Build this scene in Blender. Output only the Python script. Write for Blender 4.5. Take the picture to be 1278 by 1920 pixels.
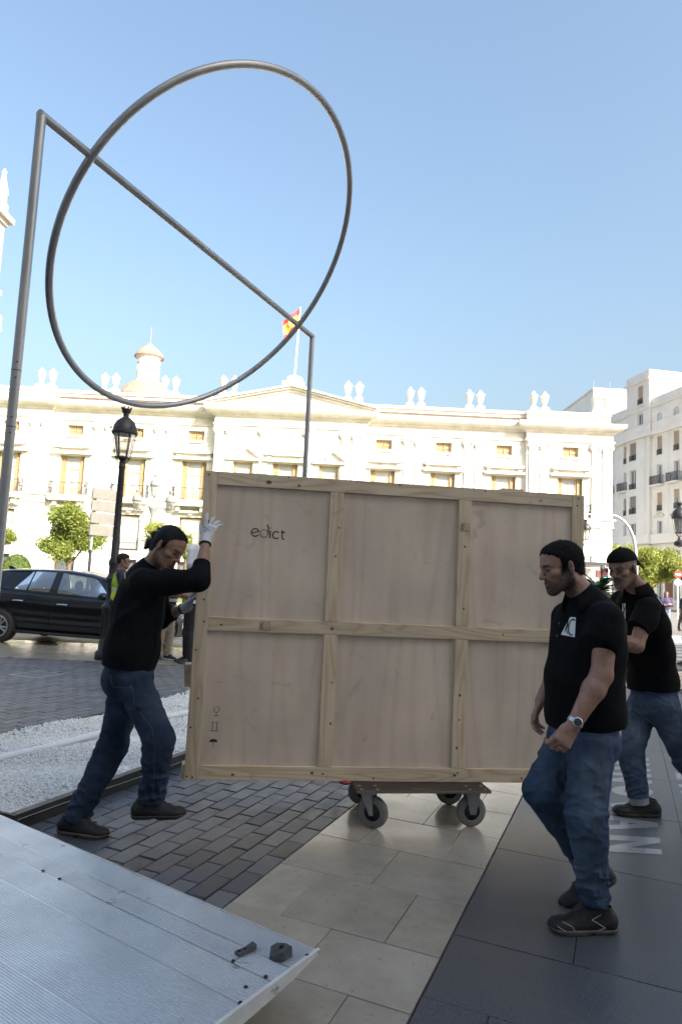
import bpy, math, random
import numpy as np
from mathutils import Vector, Matrix
from mathutils.bvhtree import BVHTree
for o in list(bpy.data.objects): bpy.data.objects.remove(o)
scene = bpy.context.scene
COL = scene.collection
R = math.radians
PI = math.pi
random.seed(7)
rng = np.random.default_rng(7)

# ------------------------------------------------------------------ camera
FPX, PITCH, ROLL, YAW, EYE = 1252.4, 0.10047, 0.04719, 0.40483, 1.54
FW = np.array([0, math.cos(PITCH), math.sin(PITCH)])
_up = np.array([0, -math.sin(PITCH), math.cos(PITCH)]); _rt = np.array([1., 0, 0])
CX_ = math.cos(ROLL)*_rt + math.sin(ROLL)*_up
CY_ = -math.sin(ROLL)*_rt + math.cos(ROLL)*_up
CAM = np.array([0, 0, EYE])
cd = bpy.data.cameras.new('camera'); cam = bpy.data.objects.new('camera', cd); COL.objects.link(cam)
m = Matrix.Identity(4)
for i in range(3):
    m[i][0] = CX_[i]; m[i][1] = CY_[i]; m[i][2] = -FW[i]; m[i][3] = CAM[i]
cam.matrix_world = m
cd.sensor_fit = 'VERTICAL'; cd.sensor_height = 36; cd.sensor_width = 24
cd.lens = FPX/1920*36
cd.clip_start = 0.05; cd.clip_end = 2000
cd.dof.use_dof = True; cd.dof.focus_distance = 4.2; cd.dof.aperture_fstop = 5.0
scene.camera = cam

# ------------------------------------------------------------------ sky, sun, exposure
SUN_EL, SUN_AZ = R(31), R(141)          # azimuth clockwise from +Y
w = bpy.data.worlds.new('World'); scene.world = w; w.use_nodes = True
nt = w.node_tree; nt.nodes.clear()
sky = nt.nodes.new('ShaderNodeTexSky'); sky.sky_type = 'NISHITA'; sky.sun_disc = False
sky.sun_elevation = SUN_EL; sky.sun_rotation = SUN_AZ
sky.altitude = 0; sky.air_density = 1.6; sky.dust_density = 8.0; sky.ozone_density = 3.0
bg = nt.nodes.new('ShaderNodeBackground'); bg.inputs[1].default_value = 0.108
wo = nt.nodes.new('ShaderNodeOutputWorld')
nt.links.new(sky.outputs[0], bg.inputs[0]); nt.links.new(bg.outputs[0], wo.inputs[0])
sl = bpy.data.lights.new('sun', 'SUN'); sun = bpy.data.objects.new('sun', sl); COL.objects.link(sun)
sl.energy = 4.0; sl.angle = R(0.53); sl.color = (1, 0.955, 0.89)
sv = Vector((math.sin(SUN_AZ)*math.cos(SUN_EL), math.cos(SUN_AZ)*math.cos(SUN_EL), math.sin(SUN_EL)))
sun.rotation_euler = sv.to_track_quat('Z', 'Y').to_euler(); sun.location = (20, -30, 60)
vs = scene.view_settings
scene.display_settings.display_device = 'sRGB'
vs.view_transform = 'Standard'; vs.look = 'None'; vs.exposure = 1.7; vs.gamma = 1; vs.use_curve_mapping = False
scene.render.engine = 'CYCLES'
scene.cycles.max_bounces = 8; scene.cycles.diffuse_bounces = 4

# ------------------------------------------------------------------ geometry helpers
def ray(px, py): return (px-639)/FPX*CX_ - (py-960)/FPX*CY_ + FW
def at(px, py, y):
    d = ray(px, py); return CAM + d*(y/d[1])
def gnd(px, py, z=0.0):
    d = ray(px, py); return CAM + d*((z-EYE)/d[2])
UA = np.array([math.sin(YAW), math.cos(YAW), 0]); UB = np.array([math.cos(YAW), -math.sin(YAW), 0])
PAVE = Matrix(((UB[0], UA[0], 0, 0), (UB[1], UA[1], 0, 0), (0, 0, 1, 0), (0, 0, 0, 1)))   # local x = v, local y = u
def uvw(u, v, z=0.0): return UA*u + UB*v + np.array([0, 0, z])
def nrm(v):
    v = np.asarray(v, float); return v/np.linalg.norm(v)

class MB:
    """collects shapes into one mesh"""
    def __init__(s): s.v = []; s.f = []; s.m = []
    def add(s, vs, fs, mi=0):
        b = len(s.v); s.v.extend([tuple(map(float, p)) for p in vs])
        for f in fs: s.f.append(tuple(b+i for i in f)); s.m.append(mi)
        return s
    def box(s, x0, x1, y0, y1, z0, z1, mi=0, M=None):
        vs = [(x, y, z) for z in (z0, z1) for y in (y0, y1) for x in (x0, x1)]
        if M is not None: vs = [tuple(M @ Vector(p)) for p in vs]
        return s.add(vs, [(0, 2, 3, 1), (4, 5, 7, 6), (0, 1, 5, 4), (2, 6, 7, 3), (0, 4, 6, 2), (1, 3, 7, 5)], mi)
    def cbox(s, x0, x1, y0, y1, z0, z1, c=0.003, mi=0, M=None):
        """box with every edge chamfered"""
        X = (x0, x1); Y = (y0, y1); Z = (z0, z1); vs = []; ix = {}
        for i in (0, 1):
            for j in (0, 1):
                for k in (0, 1):
                    p = (X[i], Y[j], Z[k]); dx = c*(1-2*i); dy = c*(1-2*j); dz = c*(1-2*k)
                    ix[i, j, k, 0] = len(vs); vs.append((p[0], p[1]+dy, p[2]+dz))
                    ix[i, j, k, 1] = len(vs); vs.append((p[0]+dx, p[1], p[2]+dz))
                    ix[i, j, k, 2] = len(vs); vs.append((p[0]+dx, p[1]+dy, p[2]))
        g = lambda *a: ix[a]
        fs = []
        q = ((0, 0), (1, 0), (1, 1), (0, 1))
        for e in (0, 1):
            for ax in range(3):
                l = []
                for a, b in q:
                    t = [0, 0, 0]; t[ax] = e; t[(ax+1) % 3] = a; t[(ax+2) % 3] = b
                    l.append(g(*t, ax))
                fs.append(l if e else l[::-1])
        for ax in range(3):
            o1, o2 = (ax+1) % 3, (ax+2) % 3
            for a in (0, 1):
                for b in (0, 1):
                    t0 = [0, 0, 0]; t0[o1] = a; t0[o2] = b; t1 = list(t0); t1[ax] = 1
                    l = [g(*t0, o1), g(*t1, o1), g(*t1, o2), g(*t0, o2)]
                    fs.append(l if (a + b) % 2 == 0 else l[::-1])
        for i in (0, 1):
            for j in (0, 1):
                for k in (0, 1):
                    l = [g(i, j, k, 0), g(i, j, k, 1), g(i, j, k, 2)]
                    fs.append(l if (i+j+k) % 2 == 1 else l[::-1])
        if M is not None: vs = [tuple(M @ Vector(p)) for p in vs]
        return s.add(vs, fs, mi)
    def prism(s, poly, a, b, axis='y', mi=0, M=None):
        """poly of 2D points (counter-clockwise), extruded along axis from a to b"""
        n = len(poly)
        def P(p, t):
            return {'y': (p[0], t, p[1]), 'x': (t, p[0], p[1]), 'z': (p[0], p[1], t)}[axis]
        vs = [P(p, a) for p in poly] + [P(p, b) for p in poly]
        if M is not None: vs = [tuple(M @ Vector(p)) for p in vs]
        fs = [tuple(range(n)), tuple(range(2*n-1, n-1, -1))]
        fs += [(i, i+n, (i+1) % n + n, (i+1) % n) for i in range(n)]
        if axis != 'y': fs = [f[::-1] for f in fs]
        return s.add(vs, fs, mi)
    def tube(s, pts, r, n=10, mi=0, caps=True, closed=False):
        pts = [np.asarray(p, float) for p in pts]; N = len(pts)
        rr = r if hasattr(r, '__len__') else [r]*N
        up = None; rings = []
        for i, p in enumerate(pts):
            if closed: t = pts[(i+1) % N]-pts[i-1]
            else: t = pts[min(i+1, N-1)]-pts[max(i-1, 0)]
            t = nrm(t)
            if up is None:
                up = np.array([0, 0, 1.]) if abs(t[2]) < 0.9 else np.array([1., 0, 0])
            a = nrm(np.cross(up, t)); b = np.cross(t, a); up = b
            rings.append([p + rr[i]*(math.cos(2*PI*k/n)*a + math.sin(2*PI*k/n)*b) for k in range(n)])
        vs = [q for rg in rings for q in rg]; fs = []
        M = N if closed else N-1
        for i in range(M):
            for k in range(n):
                j = (i+1) % N
                fs.append((i*n+k, i*n+(k+1) % n, j*n+(k+1) % n, j*n+k))
        if caps and not closed:
            fs.append(tuple(range(n))[::-1]); fs.append(tuple((N-1)*n+k for k in range(n)))
        return s.add(vs, fs, mi)
    def lathe(s, prof, c=(0, 0, 0), n=20, mi=0):
        """prof = list of (radius, z)"""
        vs = []; fs = []
        for r, z in prof:
            for k in range(n):
                vs.append((c[0]+r*math.cos(2*PI*k/n), c[1]+r*math.sin(2*PI*k/n), c[2]+z))
        for i in range(len(prof)-1):
            for k in range(n):
                fs.append((i*n+k, i*n+(k+1) % n, (i+1)*n+(k+1) % n, (i+1)*n+k))
        fs.append(tuple(range(n))[::-1]); fs.append(tuple((len(prof)-1)*n+k for k in range(n)))
        return s.add(vs, fs, mi)
    def ball(s, c, r, n=12, mi=0):
        rr = r if hasattr(r, '__len__') else (r, r, r)
        vs = []; fs = []; h = n//2
        for i in range(1, h):
            th = PI*i/h
            for k in range(n):
                a = 2*PI*k/n
                vs.append((c[0]+rr[0]*math.sin(th)*math.cos(a), c[1]+rr[1]*math.sin(th)*math.sin(a), c[2]-rr[2]*math.cos(th)))
        vs += [(c[0], c[1], c[2]-rr[2]), (c[0], c[1], c[2]+rr[2])]
        for i in range(h-2):
            for k in range(n): fs.append((i*n+k, i*n+(k+1) % n, (i+1)*n+(k+1) % n, (i+1)*n+k))
        b = (h-1)*n
        for k in range(n):
            fs.append((b, (k+1) % n, k)); fs.append((b+1, (h-2)*n+k, (h-2)*n+(k+1) % n))
        return s.add(vs, fs, mi)
    def grid(s, G, mi=0, flip=False):
        """G = rows x cols of points"""
        r, c = len(G), len(G[0]); vs = [p for row in G for p in row]; fs = []
        for i in range(r-1):
            for j in range(c-1):
                f = (i*c+j, i*c+j+1, (i+1)*c+j+1, (i+1)*c+j); fs.append(f[::-1] if flip else f)
        return s.add(vs, fs, mi)
    def mesh(s, name, mats, smooth=False):
        me = bpy.data.meshes.new(name); me.from_pydata(s.v, [], s.f)
        mats = mats if isinstance(mats, (list, tuple)) else [mats]
        for x in mats: me.materials.append(x)
        if len(mats) > 1: me.polygons.foreach_set('material_index', s.m)
        if smooth:
            me.polygons.foreach_set('use_smooth', [True]*len(s.f))
            if smooth != 'all': me.set_sharp_from_angle(angle=R(35))
        me.update()
        return me
    def build(s, name, mats, parent=None, smooth=False):
        o = bpy.data.objects.new(name, s.mesh(name, mats, smooth)); COL.objects.link(o)
        if parent is not None: o.parent = parent
        return o

def arr_mesh(name, V, F, mat, smooth=True):
    """numpy arrays -> mesh; F is (n,3) or (n,4)"""
    me = bpy.data.meshes.new(name); k = F.shape[1]
    me.vertices.add(len(V)); me.vertices.foreach_set('co', np.ascontiguousarray(V, dtype=np.float32).ravel())
    me.loops.add(F.size); me.loops.foreach_set('vertex_index', np.ascontiguousarray(F, dtype=np.int32).ravel())
    me.polygons.add(len(F)); me.polygons.foreach_set('loop_start', np.arange(0, F.size, k, dtype=np.int32))
    me.polygons.foreach_set('loop_total', np.full(len(F), k, dtype=np.int32))
    me.polygons.foreach_set('use_smooth', np.full(len(F), smooth))
    if mat is not None: me.materials.append(mat)
    me.update(calc_edges=True)
    return me
def link(name, me, parent=None):
    o = bpy.data.objects.new(name, me); COL.objects.link(o)
    if parent is not None: o.parent = parent
    return o
def tag(o, label=None, cat=None, group=None, kind=None):
    if label: o['label'] = label
    if cat: o['category'] = cat
    if group: o['group'] = group
    if kind: o['kind'] = kind
    return o
def empty(name, loc=(0, 0, 0), rz=0.0, label=None, cat=None, group=None):
    o = bpy.data.objects.new(name, None); COL.objects.link(o); o.empty_display_size = 0.2
    o.location = loc; o.rotation_euler = (0, 0, rz)
    return tag(o, label, cat, group)
def struct(o): o['kind'] = 'structure'; return o
def kids(o): return [c for c in bpy.data.objects if c.parent == o]
def copy_tree(o, parent=None):
    c = o.copy(); COL.objects.link(c)
    if parent is not None: c.parent = parent
    for ch in list(o.children): copy_tree(ch, c)
    return c

# ------------------------------------------------------------------ materials
def PM(name, c1, c2=None, scale=4.0, rough=0.6, rough2=None, metal=0.0, bump=0.0, bscale=None, stretch=(1, 1, 1), rnd=0.0,
       detail=6.0, contrast=(0.35, 0.65), spec=0.5, world=False, coat=0.0, sheen=0.0, speck=None, attr=None, big=None, disp=0.3, sss=0.0, trans=0.0):
    mt = bpy.data.materials.new(name); mt.use_nodes = True; N = mt.node_tree.nodes; L = mt.node_tree.links; N.clear()
    out = N.new('ShaderNodeOutputMaterial'); b = N.new('ShaderNodeBsdfPrincipled'); L.new(b.outputs[0], out.inputs[0])
    b.inputs['Roughness'].default_value = rough; b.inputs['Metallic'].default_value = metal
    b.inputs['Specular IOR Level'].default_value = spec
    b.inputs['Coat Weight'].default_value = coat; b.inputs['Coat Roughness'].default_value = 0.05
    b.inputs['Sheen Weight'].default_value = sheen
    if sss: b.inputs['Subsurface Weight'].default_value = sss; b.inputs['Subsurface Radius'].default_value = (0.01, 0.004, 0.002)
    b.inputs['Base Color'].default_value = (*c1, 1)
    oi = N.new('ShaderNodeObjectInfo')
    if world:
        geo = N.new('ShaderNodeNewGeometry'); co = geo.outputs['Position']
    else:
        tc = N.new('ShaderNodeTexCoord'); co = tc.outputs['Object']
        off = N.new('ShaderNodeVectorMath'); off.operation = 'MULTIPLY_ADD'
        cb = N.new('ShaderNodeCombineXYZ')
        for i, k in enumerate((37.1, 17.3, 53.7)):
            mm = N.new('ShaderNodeMath'); mm.operation = 'MULTIPLY'; mm.inputs[1].default_value = k
            L.new(oi.outputs['Random'], mm.inputs[0]); L.new(mm.outputs[0], cb.inputs[i])
        L.new(co, off.inputs[0]); off.inputs[1].default_value = (1, 1, 1); L.new(cb.outputs[0], off.inputs[2]); co = off.outputs[0]
    mp = N.new('ShaderNodeMapping'); mp.inputs['Scale'].default_value = stretch; L.new(co, mp.inputs[0])
    def noise(sc, det=detail, vec=None, dist=0.0):
        n = N.new('ShaderNodeTexNoise'); n.inputs['Scale'].default_value = sc; n.inputs['Detail'].default_value = det
        n.inputs['Roughness'].default_value = 0.6; n.inputs['Distortion'].default_value = dist
        L.new(vec if vec is not None else mp.outputs[0], n.inputs['Vector']); return n
    def ramp(fac, lo, hi):
        r = N.new('ShaderNodeMapRange'); r.inputs['From Min'].default_value = lo; r.inputs['From Max'].default_value = hi
        L.new(fac, r.inputs['Value']); return r.outputs[0]
    def mix(fac, a, bcol, mode='MIX'):
        x = N.new('ShaderNodeMix'); x.data_type = 'RGBA'; x.blend_type = mode
        if isinstance(fac, float): x.inputs[0].default_value = fac
        else: L.new(fac, x.inputs[0])
        for k, q in ((6, a), (7, bcol)):
            if isinstance(q, tuple): x.inputs[k].default_value = (*q, 1)
            else: L.new(q, x.inputs[k])
        return x.outputs[2]
    col = None
    if c2 is not None:
        n = noise(scale); f = ramp(n.outputs[0], *contrast); col = mix(f, c1, c2)
        if rough2 is not None:
            rr = N.new('ShaderNodeMapRange'); rr.inputs['To Min'].default_value = rough; rr.inputs['To Max'].default_value = rough2
            L.new(f, rr.inputs['Value']); L.new(rr.outputs[0], b.inputs['Roughness'])
    if big is not None:        # (scale, colour, amount): large worn patches
        n = noise(big[0], 4.0); f = ramp(n.outputs[0], 0.48, 0.72)
        mm = N.new('ShaderNodeMath'); mm.operation = 'MULTIPLY'; mm.inputs[1].default_value = big[2]; L.new(f, mm.inputs[0])
        col = mix(mm.outputs[0], col if col is not None else c1, big[1])
    if speck is not None:      # (scale, colour, threshold)
        n = noise(speck[0], 3.0); f = ramp(n.outputs[0], speck[2], speck[2]+0.06); col = mix(f, col if col is not None else c1, speck[1])
    if attr is not None:       # [(attribute, colour)]
        for an, ac in attr:
            a = N.new('ShaderNodeAttribute'); a.attribute_name = an; col = mix(a.outputs['Fac'], col if col is not None else c1, ac)
    if rnd:
        h = N.new('ShaderNodeHueSaturation'); mr = N.new('ShaderNodeMapRange')
        mr.inputs['To Min'].default_value = 1-rnd; mr.inputs['To Max'].default_value = 1+rnd
        L.new(oi.outputs['Random'], mr.inputs['Value']); L.new(mr.outputs[0], h.inputs['Value'])
        if col is None: h.inputs['Color'].default_value = (*c1, 1)
        else: L.new(col, h.inputs['Color'])
        col = h.outputs[0]
    if col is not None: L.new(col, b.inputs['Base Color'])
    if bump:
        n = noise(bscale or scale*6, 5.0); bp = N.new('ShaderNodeBump'); bp.inputs['Strength'].default_value = bump; bp.inputs['Distance'].default_value = disp*0.02
        L.new(n.outputs[0], bp.inputs['Height']); L.new(bp.outputs[0], b.inputs['Normal'])
    if trans:
        tl = N.new('ShaderNodeBsdfTranslucent'); mxs = N.new('ShaderNodeMixShader'); mxs.inputs[0].default_value = trans
        if col is not None: L.new(col, tl.inputs[0])
        L.new(b.outputs[0], mxs.inputs[1]); L.new(tl.outputs[0], mxs.inputs[2]); L.new(mxs.outputs[0], out.inputs[0])
    return mt
def glass(name, col, rough=0.03, trans=0.7):
    mt = bpy.data.materials.new(name); mt.use_nodes = True; N = mt.node_tree.nodes; L = mt.node_tree.links; N.clear()
    out = N.new('ShaderNodeOutputMaterial'); mx = N.new('ShaderNodeMixShader'); tr = N.new('ShaderNodeBsdfTransparent'); gl = N.new('ShaderNodeBsdfGlossy')
    fr = N.new('ShaderNodeLayerWeight'); fr.inputs[0].default_value = 0.35
    mr = N.new('ShaderNodeMapRange'); mr.inputs['To Min'].default_value = 1-trans; mr.inputs['To Max'].default_value = 1
    L.new(fr.outputs['Fresnel'], mr.inputs['Value']); L.new(mr.outputs[0], mx.inputs[0])
    tr.inputs[0].default_value = (*col, 1); gl.inputs[0].default_value = (0.9, 0.9, 0.9, 1); gl.inputs[1].default_value = rough
    L.new(tr.outputs[0], mx.inputs[1]); L.new(gl.outputs[0], mx.inputs[2]); L.new(mx.outputs[0], out.inputs[0])
    return mt
def glow(name, col, st):
    mt = bpy.data.materials.new(name); mt.use_nodes = True; b = mt.node_tree.nodes['Principled BSDF']
    b.inputs['Base Color'].default_value = (*col, 1); b.inputs['Emission Color'].default_value = (*col, 1); b.inputs['Emission Strength'].default_value = st
    return mt
def WOOD(name, light, dark, axis, ring=9.0, amount=0.75, rough=0.55, knots=False):
    """softwood / plywood: growth rings drawn out along one axis"""
    mt = bpy.data.materials.new(name); mt.use_nodes = True; N = mt.node_tree.nodes; L = mt.node_tree.links; N.clear()
    out = N.new('ShaderNodeOutputMaterial'); b = N.new('ShaderNodeBsdfPrincipled'); L.new(b.outputs[0], out.inputs[0])
    b.inputs['Roughness'].default_value = rough
    tc = N.new('ShaderNodeTexCoord'); oi = N.new('ShaderNodeObjectInfo'); cb = N.new('ShaderNodeCombineXYZ')
    for i, k in enumerate((41.0, 23.0, 67.0)):
        mm = N.new('ShaderNodeMath'); mm.operation = 'MULTIPLY'; mm.inputs[1].default_value = k
        L.new(oi.outputs['Random'], mm.inputs[0]); L.new(mm.outputs[0], cb.inputs[i])
    ad = N.new('ShaderNodeVectorMath'); ad.operation = 'ADD'; L.new(tc.outputs['Object'], ad.inputs[0]); L.new(cb.outputs[0], ad.inputs[1])
    mp = N.new('ShaderNodeMapping'); st = [1.0, 1.0, 1.0]; st['xyz'.index(axis)] = 0.10; mp.inputs['Scale'].default_value = st; L.new(ad.outputs[0], mp.inputs[0])
    n1 = N.new('ShaderNodeTexNoise'); n1.inputs['Scale'].default_value = ring; n1.inputs['Detail'].default_value = 1.5; n1.inputs['Distortion'].default_value = 0.35; L.new(mp.outputs[0], n1.inputs['Vector'])
    m1 = N.new('ShaderNodeMath'); m1.operation = 'MULTIPLY'; m1.inputs[1].default_value = 11.0; L.new(n1.outputs[0], m1.inputs[0])
    fr = N.new('ShaderNodeMath'); fr.operation = 'PINGPONG'; fr.inputs[1].default_value = 0.5; L.new(m1.outputs[0], fr.inputs[0])
    n2 = N.new('ShaderNodeTexNoise'); n2.inputs['Scale'].default_value = ring*14; n2.inputs['Detail'].default_value = 4; L.new(mp.outputs[0], n2.inputs['Vector'])
    n3 = N.new('ShaderNodeTexNoise'); n3.inputs['Scale'].default_value = 2.2; n3.inputs['Detail'].default_value = 3; L.new(ad.outputs[0], n3.inputs['Vector'])
    pw = N.new('ShaderNodeMath'); pw.operation = 'MULTIPLY'; pw.inputs[1].default_value = 2.0; L.new(fr.outputs[0], pw.inputs[0])
    p2 = N.new('ShaderNodeMath'); p2.operation = 'POWER'; p2.inputs[1].default_value = 2.2; L.new(pw.outputs[0], p2.inputs[0])
    a1 = N.new('ShaderNodeMath'); a1.operation = 'MULTIPLY'; a1.inputs[1].default_value = amount; L.new(p2.outputs[0], a1.inputs[0])
    a2 = N.new('ShaderNodeMath'); a2.operation = 'MULTIPLY_ADD'; a2.inputs[1].default_value = 0.45; L.new(n2.outputs[0], a2.inputs[0]); L.new(a1.outputs[0], a2.inputs[2])
    mr = N.new('ShaderNodeMapRange'); mr.inputs['From Min'].default_value = 0.12; mr.inputs['From Max'].default_value = 1.15; L.new(a2.outputs[0], mr.inputs['Value'])
    mx = N.new('ShaderNodeMix'); mx.data_type = 'RGBA'; mx.inputs[6].default_value = (*light, 1); mx.inputs[7].default_value = (*dark, 1); L.new(mr.outputs[0], mx.inputs[0])
    hv = N.new('ShaderNodeHueSaturation'); vr = N.new('ShaderNodeMapRange'); vr.inputs['From Min'].default_value = 0.3; vr.inputs['From Max'].default_value = 0.7; vr.inputs['To Min'].default_value = 0.86; vr.inputs['To Max'].default_value = 1.08
    L.new(n3.outputs[0], vr.inputs['Value']); L.new(vr.outputs[0], hv.inputs['Value']); L.new(mx.outputs[2], hv.inputs['Color'])
    col = hv.outputs[0]
    if knots:
        vo = N.new('ShaderNodeTexVoronoi'); vo.inputs['Scale'].default_value = 2.6
        mk = N.new('ShaderNodeMapping'); sk = [1.0, 1.0, 1.0]; sk['xyz'.index(axis)] = 0.6; mk.inputs['Scale'].default_value = sk; L.new(ad.outputs[0], mk.inputs[0]); L.new(mk.outputs[0], vo.inputs['Vector'])
        kr = N.new('ShaderNodeMapRange'); kr.inputs['From Min'].default_value = 0.016; kr.inputs['From Max'].default_value = 0.05; kr.inputs['To Min'].default_value = 1; kr.inputs['To Max'].default_value = 0
        L.new(vo.outputs['Distance'], kr.inputs['Value'])
        kx = N.new('ShaderNodeMix'); kx.data_type = 'RGBA'; kx.inputs[7].default_value = (0.10, 0.045, 0.02, 1); L.new(kr.outputs[0], kx.inputs[0]); L.new(col, kx.inputs[6]); col = kx.outputs[2]
    ns = N.new('ShaderNodeTexNoise'); ns.inputs['Scale'].default_value = 7.0; ns.inputs['Detail'].default_value = 6; ns.inputs['Distortion'].default_value = 1.2; L.new(ad.outputs[0], ns.inputs['Vector'])
    sr = N.new('ShaderNodeMapRange'); sr.inputs['From Min'].default_value = 0.62; sr.inputs['From Max'].default_value = 0.74; sr.inputs['To Max'].default_value = 0.35; L.new(ns.outputs[0], sr.inputs['Value'])
    sx = N.new('ShaderNodeMix'); sx.data_type = 'RGBA'; sx.inputs[7].default_value = (dark[0]*.6, dark[1]*.6, dark[2]*.65, 1); L.new(sr.outputs[0], sx.inputs[0]); L.new(col, sx.inputs[6]); col = sx.outputs[2]
    L.new(col, b.inputs['Base Color'])
    bp = N.new('ShaderNodeBump'); bp.inputs['Strength'].default_value = 0.15; bp.inputs['Distance'].default_value = 0.002; L.new(a2.outputs[0], bp.inputs['Height']); L.new(bp.outputs[0], b.inputs['Normal'])
    return mt

M = {}
M['brick'] = PM('paving_brick', (0.055, 0.06, 0.072), (0.095, 0.10, 0.115), 9, 0.42, 0.62, bump=0.35, bscale=60, rnd=0.32, big=(2.2, (0.13, 0.135, 0.145), 0.5), speck=(30, (0.03, 0.03, 0.034), 0.70))
M['mortar'] = PM('joint_sand', (0.03, 0.03, 0.034), (0.05, 0.048, 0.046), 12, 0.9)
M['beige'] = PM('polished_limestone', (0.37, 0.335, 0.275), (0.29, 0.26, 0.21), 5, 0.13, 0.26, bump=0.02, bscale=30, rnd=0.09, speck=(34, (0.26, 0.23, 0.185), 0.63), big=(1.6, (0.40, 0.37, 0.31), 0.6))
M['slab'] = PM('dark_granite', (0.042, 0.046, 0.054), (0.100, 0.105, 0.116), 110, 0.34, 0.52, bump=0.12, bscale=200, rnd=0.14, big=(1.7, (0.10, 0.098, 0.098), 0.55), detail=4, contrast=(.40, .62), speck=(7, (0.035, 0.036, 0.04), 0.70))
M['ground'] = PM('plaza_ground', (0.16, 0.155, 0.15), (0.20, 0.195, 0.185), 0.8, 0.8, world=True, bump=0.2, bscale=8)
M['road'] = PM('road_surface', (0.15, 0.14, 0.125), (0.20, 0.185, 0.165), 2.0, 0.55, world=True, bump=0.2, bscale=40)
M['paint'] = PM('road_paint', (0.62, 0.62, 0.60), (0.45, 0.45, 0.44), 6, 0.7)
M['inlay'] = PM('pale_letter_inlay', (0.25, 0.255, 0.27), (0.19, 0.195, 0.21), 30, 0.30)
M['gravel'] = PM('white_marble_gravel', (0.78, 0.78, 0.76), (0.62, 0.62, 0.60), 30, 0.6, world=True)
M['darksteel'] = PM('black_steel_edging', (0.022, 0.023, 0.027), (0.05, 0.045, 0.042), 14, 0.45, 0.6, bump=0.1)
M['pvc'] = PM('white_pvc', (0.74, 0.75, 0.77), (0.66, 0.66, 0.67), 6, 0.35)
M['tube'] = PM('brushed_steel_tube', (0.33, 0.325, 0.325), (0.40, 0.395, 0.39), 2.5, 0.36, 0.46, metal=0.75, detail=3)
M['lamp'] = PM('black_cast_iron', (0.012, 0.012, 0.014), (0.03, 0.029, 0.03), 20, 0.42, 0.55, bump=0.1)
M['hazeiron'] = PM('haze_paled_iron', (0.24, 0.24, 0.22), (0.18, 0.18, 0.165), 8, 0.5)  # lamp iron with haze and sun glare put into its paler colour
M['milk'] = glass('lantern_glass', (0.93, 0.93, 0.90), 0.25, 0.62)
M['plywood'] = WOOD('okoume_plywood', (0.68, 0.58, 0.485), (0.56, 0.445, 0.35), 'z', 2.6, 0.5, 0.6)
M['pinex'] = WOOD('pine_board_level', (0.67, 0.565, 0.42), (0.50, 0.365, 0.225), 'x', 7.0, 0.85, 0.55, knots=True)
M['pinez'] = WOOD('pine_board_upright', (0.67, 0.565, 0.42), (0.52, 0.385, 0.245), 'z', 7.0, 0.8, 0.55, knots=True)
M['ink'] = PM('stencil_ink', (0.02, 0.018, 0.017), (0.05, 0.04, 0.035), 60, 0.7)
M['ink_pale'] = PM('worn_stencil_ink', (0.17, 0.13, 0.105), None, 60, 0.7)
M['knot'] = PM('pine_knot', (0.13, 0.065, 0.03), (0.22, 0.12, 0.06), 60, 0.6)
M['screw'] = PM('dark_screw', (0.03, 0.028, 0.026), None, 5, 0.4, metal=0.6)
M['dolly'] = PM('phenolic_board', (0.02, 0.015, 0.014), (0.045, 0.035, 0.03), 30, 0.35, 0.5, bump=0.12, bscale=200)
M['plyedge'] = PM('plywood_edge', (0.22, 0.16, 0.10), (0.12, 0.085, 0.055), 30, 0.7, stretch=(0.1, 0.1, 12))
M['zinc'] = PM('zinc_steel', (0.42, 0.43, 0.44), (0.32, 0.33, 0.34), 30, 0.35, metal=0.9)
M['rubber'] = PM('grey_rubber', (0.20, 0.195, 0.19), (0.16, 0.155, 0.15), 20, 0.6)
M['black'] = PM('black_plastic', (0.015, 0.015, 0.016), (0.025, 0.025, 0.027), 20, 0.5)
M['blackrub'] = PM('black_rubber', (0.04, 0.042, 0.046), (0.075, 0.077, 0.082), 30, 0.7, bump=0.2)
M['red'] = PM('red_plastic', (0.35, 0.03, 0.035), None, 10, 0.45)
M['alu'] = PM('ribbed_aluminium', (0.66, 0.68, 0.715), (0.56, 0.58, 0.615), 3.0, 0.32, 0.46, metal=0.8, big=(1.8, (0.74, 0.755, 0.78), 0.6), speck=(9, (0.36, 0.36, 0.37), 0.69))
M['scuff'] = PM('rubber_scuff', (0.34, 0.35, 0.37), (0.44, 0.45, 0.47), 60, 0.6)
M['chipped'] = PM('chipped_white_paint', (0.62, 0.62, 0.60), (0.50, 0.49, 0.46), 6, 0.5, speck=(16, (0.10, 0.09, 0.08), 0.63))
M['stone'] = PM('palace_stone', (0.74, 0.72, 0.675), (0.67, 0.64, 0.58), 0.9, 0.85, world=True, bump=0.25, bscale=6, big=(0.35, (0.60, 0.54, 0.46), 0.35))
M['stone2'] = PM('palace_cornice_stone', (0.68, 0.645, 0.58), (0.55, 0.505, 0.435), 1.4, 0.85, world=True, bump=0.2, bscale=8)
M['rooftile'] = PM('clay_roof_tile', (0.26, 0.155, 0.105), (0.36, 0.26, 0.195), 6, 0.85, world=True, bump=0.3, bscale=14)
M['shutter'] = PM('ochre_wood_shutter', (0.40, 0.29, 0.16), (0.33, 0.225, 0.115), 5, 0.6, stretch=(1, 1, 8))
M['joinery'] = PM('cream_joinery', (0.60, 0.45, 0.26), (0.52, 0.38, 0.21), 4, 0.55)
M['pane'] = PM('window_pane', (0.40, 0.42, 0.44), (0.55, 0.56, 0.55), 0.7, 0.08, spec=0.8)
M['blind'] = PM('slatted_blind', (0.66, 0.62, 0.55), (0.6, 0.56, 0.5), 4, 0.7)
M['iron'] = PM('wrought_iron', (0.03, 0.028, 0.027), None, 10, 0.5)
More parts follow.
